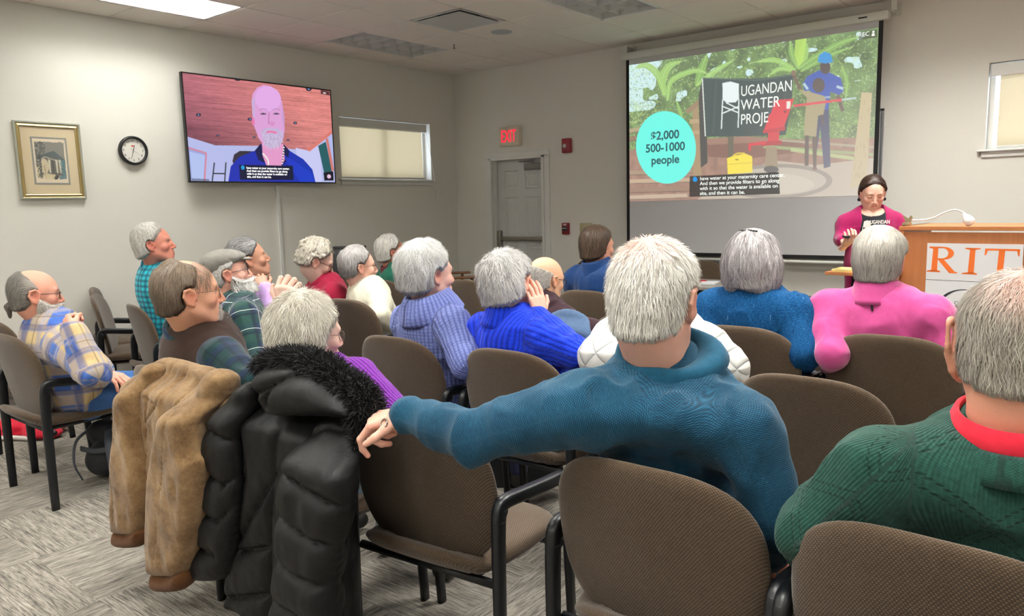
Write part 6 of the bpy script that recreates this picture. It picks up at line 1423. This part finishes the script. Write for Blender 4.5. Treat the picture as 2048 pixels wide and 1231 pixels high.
# periwinkle knit
MLV = g_rib('periwinkle_knit', (76, 88, 158), (146, 160, 222), .015, .005, .9, .45, .016)
person('periwinkle', 'woman with short silver hair in a chunky periwinkle blue cowl-neck sweater', (4.06, -4.82), -8, px(858, 548, 3.60), hyaw=-10, hpitch=0, s=1.04, hs=1.12, skin=(232, 186, 168), N=6500,
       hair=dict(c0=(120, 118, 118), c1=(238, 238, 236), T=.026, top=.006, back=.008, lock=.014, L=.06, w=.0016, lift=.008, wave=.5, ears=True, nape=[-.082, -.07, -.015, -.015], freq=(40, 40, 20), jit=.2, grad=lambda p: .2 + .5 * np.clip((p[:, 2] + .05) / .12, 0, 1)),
       top=('cowl_sweater', MLV, .012), fold=.014, bulk=1.12, sw=.180, voxel=.0075, legs=(50, 54, 84), hemz=.42,
       arms=dict(R=dict(elbow=px(932, 722, 3.35), wrist=px(925, 735, 3.6), k=1.2)),
       coll=[('cowl', g_rib('periwinkle_cowl', (80, 92, 164), (146, 160, 222), .012, .004, .8, .3, .014), dict(prof=[(.064, .01, 0), (.066, .055, .6), (.072, .072, 1), (.086, .070, 1), (.100, .048, 1), (.114, .014, 1), (.124, -.022, 1), (.120, -.034, .6)], wob=.004, th=.007))])
# royal blue, hand on cheek
MRB = g_rib('royal_blue_knit', (4, 26, 150), (24, 66, 226), .016, .003, .7)
hw = px(1068, 608, 3.02)
def earring(root, O, L, Hl, nb, sp, f, r, ho):
    b = MB(); c = Hl(np.array([[.083, .0, -.050]]))[0] - O; b.tube([c + V(.009 * math.cos(a), 0, .009 * math.sin(a)) for a in np.linspace(0, 2 * PI, 16)], .0025, 6); b.build('earring', M_steel, root)
person('royal', 'woman with short white hair in a royal blue ribbed turtleneck, hand on her cheek', (4.74, -4.84), -4, px(1020, 568, 3.36), hyaw=4, hpitch=4, htilt=-10, s=1.03, hs=1.09, skin=(230, 172, 152), N=6500,
       hair=dict(c0=(176, 172, 170), c1=(240, 238, 236), T=.024, top=.004, back=.006, lock=.012, L=.045, w=.0015, lift=.010, wave=.5, jit=.35, ears=True, nape=[-.082, -.068, -.02, -.02]), top=('turtleneck', MRB, .012), fold=.014, bulk=1.12, sw=.18, voxel=.0075, legs=(40, 44, 60), hemz=.45,
       arms=dict(R=dict(elbow=px(1150, 705, 3.15), wrist=px(1082, 636, 3.28), hd=px(1072, 590, 3.30) - px(1082, 636, 3.28), pn=(-.9, .3, .1), side=-1, vis=True, curls=((8, 14, 8), (10, 16, 8), (12, 20, 10), (16, 24, 10)), spread=.1, k=1.1, cuff=.034, thumb=((.8, .6, .1), (.9, .2, .1))), L=dict(elbow=px(972, 735, 3.4), k=1.1)),
       coll=[('turtleneck_band', MRB, dict(prof=TURTLE, th=.005))], extras=earring)
# bald man in maroon
MMA = g_plain('maroon_jacket', (44, 26, 34), (64, 40, 48))
person('bald', 'bald man with dark glasses in a dark maroon jacket', (4.10, -4.0), -10, px(1092, 558, 4.25), hyaw=-4, hpitch=-10, s=1.02, hs=1.04, skin=(234, 184, 150), skin2=(216, 130, 96), N=2500, glasses='dark',
       hair=dict(c0=(150, 144, 134), c1=(220, 214, 204), T=.006, L=.02, lock=.002, w=.0016, front=[-.03, -.01, .010, .012, .0, -.1, -.2, -.2], bald=[((0, .0, .105), (.075, .10, .062), .12)]), top=('jacket', MMA, .012), fold=.014, bulk=1.12, sw=.185, legs=(70, 66, 60), hunch=.04,
       arms=dict(R=dict(elbow=px(1185, 665, 4.1), wrist=px(1215, 690, 4.3), k=1.15)), coll=[('shirt_collar', g_plaid('blue_white_check', (190, 200, 206), [(.02, .009, 0, (44, 70, 104), .8, (0, 1))]), dict(prof=SHIRT, open=15))])
# blue jacket, brown hair
MBJ = g_plain('blue_soft_shell', (6, 44, 92), (12, 60, 116), .6, .08, .15)
person('blue_jacket', 'person with straight brown hair in a blue zip jacket with a stand collar', (3.84, -2.88), -8, px(1196, 492, 5.28), hyaw=-14, hpitch=-2, s=1.08, hs=1.10, skin=(214, 158, 132), N=3500,
       hair=dict(c0=(44, 34, 28), c1=(112, 92, 76), T=.018, top=.002, lock=.005, L=.06, w=.002, ears=False, nape=[-.095, -.085, -.05, -.04], front=[.0, .008, .012, .016, .030, .055, .066, .05], flow=flow_down, jit=.08), top=('jacket', MBJ, .014), fold=.014, bulk=1.15, sw=.20, legs=(44, 46, 54),
       coll=[('collar', MBJ, dict(prof=[(.062, .0, .6), (.064, .04, 1), (.070, .068, 1), (.076, .072, 1), (.082, .060, 1), (.086, .03, .8), (.094, .0, .3), (.10, -.02, 0)], open=20, th=.005))])
# white quilted jacket: head hidden behind the teal man
def m_quilt():
    t = NT('white_quilted', .55, .3); n = t.noise(t.obj(), 30, 3); v = t.obj(scale=(1, 1, 1)); s_ = t.sep(v); per = .085
    def ln(sg): w_ = t.math('ADD', s_[0], t.math('MULTIPLY', s_[2], sg)); return t.math('SQRT', t.math('ABSOLUTE', t.math('SINE', t.math('MULTIPLY', w_, PI / per))))
    h_ = t.math('MINIMUM', ln(.8), ln(-.8)); t.base(t.mix(h_, lin((178, 180, 178)), lin((222, 222, 218)))); t.bump(h_, .8, .010); t.bump(n, .3, .004); return t.m
MQ = m_quilt()
person('white', 'person in a white quilted jacket whose head is hidden behind the teal man', (5.33, -4.70), 0, px(1318, 592, 3.06), hyaw=-4, s=1.04, hs=.90, skin=SK1, N=1500, hair=dict(GREY, T=.012, L=.03, w=.002), top=('quilted_jacket', MQ, .022), fold=.012, bulk=1.22, sw=.19, legs=(46, 48, 56), hands=True,
       arms=dict(L=dict(elbow=px(1200, 715, 3.0), wrist=px(1250, 760, 3.2), k=1.25), R=dict(elbow=px(1450, 735, 2.90), wrist=px(1420, 790, 3.2), k=1.25)), coll=[('collar', MQ, dict(prof=STAND, th=.012))])
# woman with long grey hair in blue tweed
def m_tweedblue():
    t = NT('blue_tweed', .9, .15); n = t.noise(t.attr('tc', scale=(120, 300, 1)), 1, 3, .8); n2 = t.noise(t.attr('tc', scale=(150, 12, 1)), 1, 2); n3 = t.noise(t.obj(), 70, 2)
    c = t.ramp(n, [(.3, lin((6, 34, 66))), (.5, lin((14, 66, 112))), (.72, lin((38, 108, 156)))]); c = t.mix(t.math('MULTIPLY', t.math('GREATER_THAN', n2, .72), .5), c, lin((120, 170, 200))); c = t.mix(t.math('MULTIPLY', t.math('GREATER_THAN', n3, .70), .6), c, lin((6, 30, 70))); t.base(c); t.bump(n, .5, .003); return t.m
MTB = m_tweedblue(); gx = [el((0, -.035, -.01), (.125, .105, .115), .03), el((-.055, -.03, -.085), (.062, .075, .07), .03), el((.055, -.03, -.085), (.062, .075, .07), .03), el((.095, -.01, -.03), (.035, .05, .08), .03)]
person('tweed', 'woman with shoulder-length grey hair and a dark hair clip in a blue tweed jacket', (5.30, -3.82), -2, px(1508, 525, 3.66), hyaw=-6, hpitch=2, s=1.08, hs=1.08, skin=SK1, N=9000,
       hair=dict(c0=(104, 97, 98), c1=(216, 210, 210), T=.030, top=.006, lock=.012, L=.10, w=.0017, lift=.006, steps=7, ears=False, extra=gx, nape=[-.12, -.10, -.06, -.05], front=[.0, .015, .025, .03, .04, .060, .070, .055], flow=lambda p, n: flow_down(p, n) + np.array([.0, 0, 0]) + .35 * np.sign(p[:, :1]) * np.array([1, 0, 0]) * (p[:, 2:] < -.04), freq=(50, 50, 9), jit=.12, wave=.25, lo=(-.16, -.18, -.21), hi=(.16, .13, .16)),
       top=('tweed_jacket', MTB, .012), fold=.013, bulk=1.22, sw=.195, voxel=.0075, legs=(40, 44, 60), arms=dict(R=dict(elbow=px(1608, 705, 3.45), wrist=px(1595, 748, 3.7), k=1.2), L=dict(elbow=px(1420, 690, 3.75), k=1.1)),
       extras=lambda root, O, L, Hl, nb, sp, f, r, ho: (lambda b: (b.tube([tuple(q) for q in Hl(np.array([(x_, -.055 + .3 * x_ * x_, .148 - 2.0 * x_ * x_) for x_ in np.linspace(-.045, .045, 14)])) - O], [.004 + .002 * (k % 2) for k in range(14)], 8), b.build('hair_clip', M_dark, root)))(MB()))
# pink top
MPK = g_plain('pink_fleece', (178, 58, 122), (198, 80, 142), .85, .12, .4)
def cord2(root, O, L, Hl, nb, sp, f, r, ho):
    b = MB(); c = nb - O
    b.tube([c + (f * math.cos(a) + r * math.sin(a)) * .104 + V(0, 0, .020) for a in np.linspace(0, 2 * PI, 40)], .0026, 6); q = c - f * .106 + V(0, 0, .020); b.tube([q, q + r * .006 - V(0, 0, .02), q + r * .014 - f * .01 - V(0, 0, .055)], [.004, .006, .004], 8); b.build('neck_cord', bpy.data.materials['black_cord'], root)
person('pink', 'person with short grey hair in a pink zip-neck top with a black neck cord', (5.93, -3.78), -1, px(1760, 520, 3.36), hyaw=-4, hpitch=-2, s=1.08, hs=1.10, skin=(222, 160, 140), N=7500,
       hair=dict(c0=(92, 88, 82), c1=(208, 202, 192), T=.018, top=.006, lock=.007, L=.06, w=.0015, lift=.004, ears=True, nape=[-.10, -.085, -.02, -.02], flow=flow_down, jit=.12, grad=lambda p: .15 + .55 * np.clip((p[:, 2] + .02) / .12, 0, 1)),
       top=('zip_top', MPK, .010), fold=.013, bulk=1.18, sw=.20, voxel=.0075, legs=(44, 48, 60), arms=dict(L=dict(elbow=px(1662, 706, 3.36), wrist=px(1668, 745, 3.6), k=1.15), R=dict(elbow=px(1885, 690, 3.2), wrist=px(1880, 745, 3.4), k=1.15)),
       coll=[('collar', MPK, dict(prof=TURTLE, th=.005))], extras=cord2)
# the speaker
MCA = g_plain('magenta_cardigan', (132, 8, 68), (158, 18, 88), .85, .1, .2); MTS = g_plain('black_tee', (24, 26, 32), (34, 36, 42)); SP = px(1745, 385, 5.55)
rp = (lambda x, y, D: px(x, y, D))
def speaker_x(root, O, L, Hl, nb, sp, f, r, ho):
    # open front of the black shirt shows between the cardigan edges; print on the shirt
    b = MB(); 
    for sg in (-1, 1):
        c = Hl(np.array([[sg * .085, .0, -.052]]))[0] - O; b.lathe([(0, .014), (.010, .010), (.014, 0), (.010, -.010), (0, -.014)], c, 12, Matrix.Rotation(PI / 2, 3, 'Y') @ Matrix.Rotation(0, 3, 'X'))
    b.build('earring', M_dark, root)
    W_ = mat('shirt_print_white', (216, 216, 214), .7)
    fr = frame(f); 
    Mx = Matrix([[fr[0][0], fr[0][1], fr[0][2]], [fr[1][0], fr[1][1], fr[1][2]], [fr[2][0], fr[2][1], fr[2][2]]])
    def at(x_, z_, o=.0):   # x_ to the viewer's right; surface of the shirt front
        c = nb - O - r * (x_ - .012) - V(0, 0, z_ - .012); return c + f * (.146 + o)
    RM = Matrix(((-r[0], 0, f[0]), (-r[1], 0, f[1]), (0, 1, 0))).to_4x4()
    for k, s_ in enumerate(('UGANDAN', 'WATER', 'PROJECT')):
        q = at(.045, .066 + .034 * k); text_mesh('shirt_text', s_, .036, W_, root, Matrix.Translation(tuple(q)) @ RM, sx=.72, bold=.0012, ext=.0015)
    b = MB()
    for a, c in (((-.060, .115), (-.008, .115)), ):
        pass
    P_ = lambda x_, z_: tuple(at(x_ - .012, z_ - .059, .0015))
    b.face([P_(-.055, .155), P_(-.050, .118), P_(-.030, .110), P_(-.004, .116), P_(-.004, .155), P_(-.020, .165), P_(-.042, .164)])
    for (x0, z0), (x1, z1) in (((-.055, .155), (-.064, .225)), ((-.006, .155), (-.004, .225)), ((-.058, .175), (-.006, .195)), ((-.006, .175), (-.060, .198))): b.tube([P_(x0, z0), P_(x1, z1)], .0022, 6)
    b.build('shirt_tank_print', W_, root, False)
    c = px(1692, 473, 5.22); b = MB(); b.box((0, 0, 0), (.032, .10, .018), .007, M=Matrix.Rotation(.5, 4, 'Z')); tag(b.build('clicker', M_dark, None, True, loc=tuple(c), auto=40), 'small black slide clicker in the hand of the woman speaker', 'remote')
MCA_prof = [(.080, .012, 0), (.086, .016, 1), (.094, .008, 1), (.10, -.02, 0)]
spO = (SP[0] + .01, SP[1] + .03)
wl, wrr = px(1764, 468, 5.34), px(1690, 490, 5.30)
person('speaker', 'woman speaker with dark hair in a magenta cardigan, looking down at a clicker', spO, 205, SP, hyaw=0, hpitch=-22, s=.97, hs=1.0, skin=(226, 178, 158), skin2=(220, 150, 134), N=4500, stand=True, eyes=False, brow=(60, 42, 34), fat=1.08,
       hair=dict(c0=(30, 20, 16), c1=(72, 50, 40), T=.012, lock=.003, L=.06, w=.0018, front=[-.02, .0, .006, .014, .034, .058, .070, .055], ears=False, nape=[-.10, -.09, -.055, -.035], flow=lambda p, n: np.sign(p[:, :1]) * np.array([1.0, -.3, 0]) + np.array([0, -.2, -.7]), jit=.06, extra=[el((.0, -.10, -.05), (.04, .035, .045), .02)]),
       top=('t_shirt', MTS, -.004), topsleeve=False, outer=('cardigan', MCA, .008), fold=.005, bulk=1.04, sw=.172, legs=(20, 22, 32), voxel=.007, belly=.05, hemz=.86,
       arms=dict(L=dict(elbow=px(1795, 488, 5.52), wrist=wl, hd=px(1738, 462, 5.28) - wl, pn=(-.1, .3, -1), side=1, vis=True, curls=((45, 55, 30),) * 4, k=.92),
                 R=dict(elbow=px(1683, 478, 5.62), wrist=wrr, hd=px(1702, 477, 5.20) - wrr, pn=(0, 0, 1), side=-1, vis=True, curls=((35, 55, 30),) * 4, k=.92)), extras=speaker_x)
# ---------------- coats over the chairs, bags on the floor ----------------
def m_suede():
    t = NT('tan_suede', .9, .15); v = t.obj(); n = t.noise(v, 9, 4, .65); n2 = t.noise(v, 130, 2); t.base(t.ramp(t.math('ADD', t.math('MULTIPLY', n, .8), t.math('MULTIPLY', n2, .2)), [(.3, lin((92, 68, 44))), (.5, lin((132, 104, 72))), (.72, lin((164, 136, 100)))])); t.bump(n2, .2, .001); t.b.inputs['Sheen Weight'].default_value = .2; return t.m
M_sue = m_suede(); M_knitb = g_plain('brown_rib_knit', (74, 46, 24), (112, 72, 38), .9, .6, .1, 140); M_st = mat('tan_stitching', (206, 176, 136), .8)
def bend_top(z0, amt): return lambda x, z: amt * sst(z0 - .04, z0 + .05, z) ** 1.5
J = empty('tan_jacket', (3.76, -5.93, .5), 0, 'tan suede jacket with brown knit cuffs hung over a chair back', 'jacket')
def jk(o): o.parent = J; o.matrix_parent_inverse = J.matrix_basis.inverted(); return o
bpy.context.view_layer.update()
def pj(name, outline, Y, T_, m, **k): outline = [(a + 9, b_) for a, b_ in outline]; k['seams'] = [[(a + 9, b_) for a, b_ in q] for q in k.get('seams', ())]; o = pillow(name, outline, Y, T_, m, None, **k); o.parent = J; o.location = -Vector((3.76, -5.93, .5)); return o
YJ = -5.955
pj('body', [(246, 775), (252, 740), (270, 724), (300, 727), (335, 738), (362, 744), (395, 770), (424, 800), (431, 830), (424, 900), (412, 980), (402, 1080), (386, 1114), (372, 1060), (345, 1000), (310, 1002), (290, 1000), (276, 960), (262, 900), (250, 820)], YJ, .042, M_sue, bend=bend_top(.86, .09), fold=.036, fs=(30, 3), R=.04, h=.006,
   seams=[[(268, 733), (272, 800), (276, 900), (280, 980)], [(305, 728), (306, 800), (304, 900), (300, 990)], [(335, 742), (330, 800), (300, 845)], [(272, 770), (300, 775)], [(300, 790), (330, 808)], [(372, 760), (360, 830), (372, 900)], [(396, 790), (398, 900), (392, 1000)]], puff=.35, sw=.010)
pj('waistband', [(281, 1000), (303, 990), (306, 1018), (297, 1029), (284, 1026)], YJ - .012, .026, M_knitb, R=.02, h=.004)
s1 = pj('sleeve', [(256, 732), (243, 758), (236, 820), (233, 900), (229, 970), (229, 1040), (232, 1063), (258, 1066), (278, 1060), (286, 1010), (285, 960), (274, 880), (268, 800), (272, 748)], YJ - .045, .052, M_sue, bend=bend_top(.84, .07), fold=.02, fs=(20, 12), R=.045, h=.006, seams=[[(252, 760), (246, 850), (243, 950), (244, 1060)]], puff=.15, sw=.006)
c1 = pj('cuff', [(230, 1056), (256, 1059), (279, 1054), (279, 1086), (258, 1093), (231, 1088)], YJ - .045, .040, M_knitb, R=.03, h=.004)
s2 = pj('sleeve', [(366, 748), (350, 775), (334, 810), (320, 880), (308, 950), (303, 1030), (305, 1110), (311, 1144), (338, 1148), (364, 1144), (380, 1095), (392, 1030), (398, 930), (388, 905), (383, 850), (392, 800), (390, 762)], YJ - .085, .060, M_sue, bend=bend_top(.84, .10), fold=.024, fs=(20, 10), R=.05, h=.006, seams=[[(360, 820), (350, 900), (342, 1000), (332, 1142)], [(338, 818), (362, 812), (386, 830)]], puff=.15, sw=.006)
c2 = pj('cuff', [(309, 1138), (338, 1143), (366, 1137), (366, 1172), (340, 1180), (312, 1174)], YJ - .085, .046, M_knitb, R=.03, h=.004)
pj('collar', [(352, 744), (380, 746), (408, 766), (428, 796), (431, 812), (420, 818), (400, 796), (376, 770)], YJ - .02, .022, M_sue, bend=bend_top(.84, .05), R=.02, h=.005)

def m_nylon():
    t = NT('black_quilted_nylon', .5, .28); v = t.obj(); n = t.noise(v, 26, 4, .6, dist=.6); n2 = t.noise(v, 9, 2); t.base(t.mix(n2, lin((10, 10, 12)), lin((17, 18, 20)))); t.bump(n, .35, .006); return t.m
M_ny = m_nylon(); M_fur = mat('black_fur', (16, 16, 18), .7)
Y4 = -5.93
K = empty('puffer_coat', (4.42, Y4, .5), 0, 'long black quilted puffer coat with fur-trimmed hood over a chair', 'coat')
def pk(name, outline, Y, T_, m, **k): o = pillow(name, outline, Y, T_, m, None, **k); o.parent = K; o.location = -Vector((4.42, Y4, .5)); return o
pk('body', [(446, 800), (478, 752), (540, 735), (610, 745), (660, 800), (682, 880), (694, 960), (700, 1060), (704, 1180), (706, 1300), (660, 1330), (560, 1290), (500, 1225), (462, 1206), (470, 1130), (482, 1040), (470, 960), (452, 880)], Y4, .055, M_ny, bend=bend_top(.84, .10), fold=.012, R=.05, h=.007, puff=.62, sw=.05,
   seams=[[(577, 860), (566, 1000), (562, 1150), (560, 1300)], [(560, 1085), (503, 1092)], [(562, 1177), (465, 1187)], [(577, 935), (545, 990), (500, 1070)], [(500, 830), (512, 930), (500, 1010), (488, 1080)], [(640, 860), (700, 1000), (720, 1150), (722, 1300)]])
pk('sleeve', [(474, 770), (446, 792), (424, 860), (412, 940), (402, 1010), (392, 1080), (386, 1130), (390, 1148), (410, 1158), (452, 1154), (470, 1120), (478, 1040), (482, 960), (478, 880), (488, 810)], Y4 - .05, .056, M_ny, bend=bend_top(.84, .05), fold=.012, R=.05, h=.007, puff=.6, sw=.05, seams=[[(416, 918), (463, 966)], [(463, 966), (486, 950)], [(404, 1003), (458, 1034)], [(458, 1034), (478, 1010)], [(394, 1080), (452, 1100)], [(430, 850), (480, 880)]])
pk('front_panel', [(590, 866), (612, 852), (644, 862), (676, 900), (698, 952), (702, 1010), (688, 1060), (678, 1120), (672, 1190), (668, 1300), (600, 1300), (556, 1250), (560, 1180), (566, 1100), (571, 1000), (578, 920)], Y4 - .085, .062, M_ny, bend=bend_top(.80, .08), fold=.012, R=.055, h=.007, puff=.6, sw=.055,
   seams=[[(579, 933), (640, 972), (705, 1010)], [(570, 1015), (620, 1052), (690, 1092)], [(566, 1103), (620, 1142), (685, 1172)], [(560, 1185), (640, 1232), (690, 1250)], [(590, 880), (625, 862), (665, 880)]])
pk('hood', [(472, 772), (478, 750), (500, 740), (548, 742), (600, 765), (640, 800), (664, 842), (652, 850), (600, 846), (552, 842), (508, 836), (484, 812)], Y4 - .10, .085, M_ny, bend=bend_top(.86, .10), fold=.012, R=.07, h=.007, puff=.45, sw=.05, seams=[[(478, 800), (512, 784), (545, 765), (575, 752)], [(520, 784), (512, 800), (508, 815)]])
fo_old = [(500, 738), (478, 728), (500, 712), (560, 712), (612, 722), (662, 762), (694, 806), (712, 850), (716, 900), (708, 926), (696, 900), (670, 850), (640, 800), (600, 762), (552, 742)]
fo = [(490, 752), (474, 738), (498, 716), (556, 712), (602, 728), (632, 752), (668, 774), (690, 800), (704, 830), (702, 862), (700, 900), (690, 884), (664, 850), (640, 812), (604, 785), (560, 756)]
fur = pk('fur_trim', fo, Y4 - .06, .045, M_fur, bend=bend_top(.84, .08), R=.04, h=.008, fold=.02)
rs = np.random.RandomState(8); me = fur.data; fv = np.empty(len(me.vertices) * 3); me.vertices.foreach_get('co', fv); fv = fv.reshape(-1, 3); fn_ = np.empty(len(fv) * 3); me.vertices.foreach_get('normal', fn_); fn_ = fn_.reshape(-1, 3)
N_ = 11000; ii = rs.randint(0, len(fv), N_); p0 = fv[ii]; n0 = fn_[ii]; dr_ = n0 * .8 + rs.normal(0, .35, (N_, 3)) + np.array([-.1, -.1, .25]); dr_ /= np.linalg.norm(dr_, axis=1)[:, None]; LL = rs.uniform(.015, .036, N_); cen = [p0]
for k in range(3): p0 = p0 + dr_ * (LL / 3)[:, None]; dr_ = dr_ + np.array([0, 0, -.28]) + rs.normal(0, .12, (N_, 3)); dr_ /= np.linalg.norm(dr_, axis=1)[:, None]; cen.append(p0)
Cc = np.stack(cen, 1); sd_ = np.cross(dr_, rs.normal(0, 1, (N_, 3))); sd_ /= np.linalg.norm(sd_, axis=1)[:, None]; wv = np.array([.0016, .0015, .001, .0001]); A_ = Cc - sd_[:, None] * wv[None, :, None]; B_ = Cc + sd_[:, None] * wv[None, :, None]; vv = np.stack([A_, B_], 2).reshape(-1, 3)
b0 = (np.arange(N_) * 8)[:, None] + (np.arange(3) * 2)[None]; qq = np.stack([b0, b0 + 1, b0 + 3, b0 + 2], -1).reshape(-1, 4); o = link('fur_strands', np_mesh('fur_strands', vv, qq), M_fur, fur)

# slate-blue jacket over the bald man's chair
J2 = pillow('slate_jacket', [(1088, 640), (1096, 626), (1122, 620), (1152, 630), (1176, 655), (1188, 690), (1180, 720), (1100, 720)], -4.11, .03, g_plain('slate_blue_cloth', (62, 84, 112), (84, 108, 138)), None, bend=bend_top(.86, .06), fold=.012, h=.008); tag(J2, 'slate-blue jacket over the back of the bald man\'s chair', 'jacket')

# backpack, tote bag and red garment on the floor
P = pxz(212, 958, 0); M_bp = mat('black_nylon_bag', (34, 36, 42), .7); M_gy = mat('grey_strap', (70, 74, 84), .6)
r = empty('backpack', (P[0] - .02, P[1] + .05, 0), .5, 'black backpack with grey straps standing on the carpet', 'backpack')
pr = [rc((-.06, 0, .10), (.06, 0, .10), .09, .09, .05), rc((-.05, 0, .26), (.05, 0, .26), .07, .07, .05), el((0, -.07, .13), (.09, .05, .09), .03)]
v, q = mesh_sdf(lambda p: smax(sdf(p, pr) - .006 * (vnoise(p * 25) - .5), .004 - p[:, 2], .01), (-.18, -.15, 0), (.18, .12, .36), .008); link('body', np_mesh('body', v, q), M_bp, r)
for s in (-1, 1):
    b = MB(); b.tube(bez([(s * .06, -.08, .30), (s * .10, -.14, .24), (s * .115, -.15, .12), (s * .10, -.12, .02)], 6), .012, 8, flat=(1.4, .35)); b.build('strap', M_gy, r)
b = MB(); b.tube(bez([(-.09, -.12, .2), (0, -.13, .19), (.09, -.12, .2)], 5), .01, 8, flat=(.4, 1.6)); b.build('buckle_strap', M_gy, r)
P = pxz(1032, 972, 0); r = empty('tote_bag', (P[0], P[1] + .06, 0), .6, 'black tote bag holding dark green cloth under a chair', 'bag')
b = MB(); b.prism([(-.17, 0), (.17, 0), (.20, .30), (-.20, .30)], -.07, .07, Matrix.Rotation(PI / 2, 4, 'X')); b.build('body', mat('tote_black', (22, 24, 26), .7), r, False)
pr = [el((0, 0, .30), (.16, .055, .05)), el((-.05, -.02, .33), (.08, .04, .04), .03)]; v, q = mesh_sdf(lambda p: sdf(p, pr) - .012 * (vnoise(p * 30) - .5), (-.2, -.1, .22), (.2, .1, .42), .008); link('cloth', np_mesh('cloth', v, q), mat('deep_green_cloth', (18, 62, 58), .8), r)
b = MB(); b.tube(bez([(-.12, -.075, .28), (-.08, -.10, .40), (.08, -.10, .40), (.12, -.075, .28)], 6), .008, 8); b.build('handle', M_dark, r)
P = pxz(28, 872, 0); pr = [el((-.15, 0, .03), (.30, .15, .045)), el((.12, .05, .05), (.16, .13, .05), .05), el((-.05, -.02, .07), (.14, .10, .04), .05), el((.22, -.05, .03), (.12, .09, .035), .04)]
r = empty('red_garment', (P[0], P[1] + .05, 0), .5, 'crumpled red garment with white trim lying on the carpet', 'garment')
v, q = mesh_sdf(lambda p: smax(sdf(p, pr) - .03 * (vnoise(p * np.array((16, 16, 24))) - .5), .003 - p[:, 2], .01), (-.5, -.25, 0), (.4, .25, .16), .009); link('cloth', np_mesh('cloth', v, q), g_plain('red_fleece', (176, 16, 40), (206, 34, 58)), r)
b = MB(); b.tube(bez([(-.45, -.16, .015), (-.3, -.17, .02), (-.1, -.165, .02), (.05, -.13, .02), (.2, -.13, .015)], 6), .016, 8); b.build('white_trim', mat('white_trim_cloth', (210, 204, 200), .8), r)
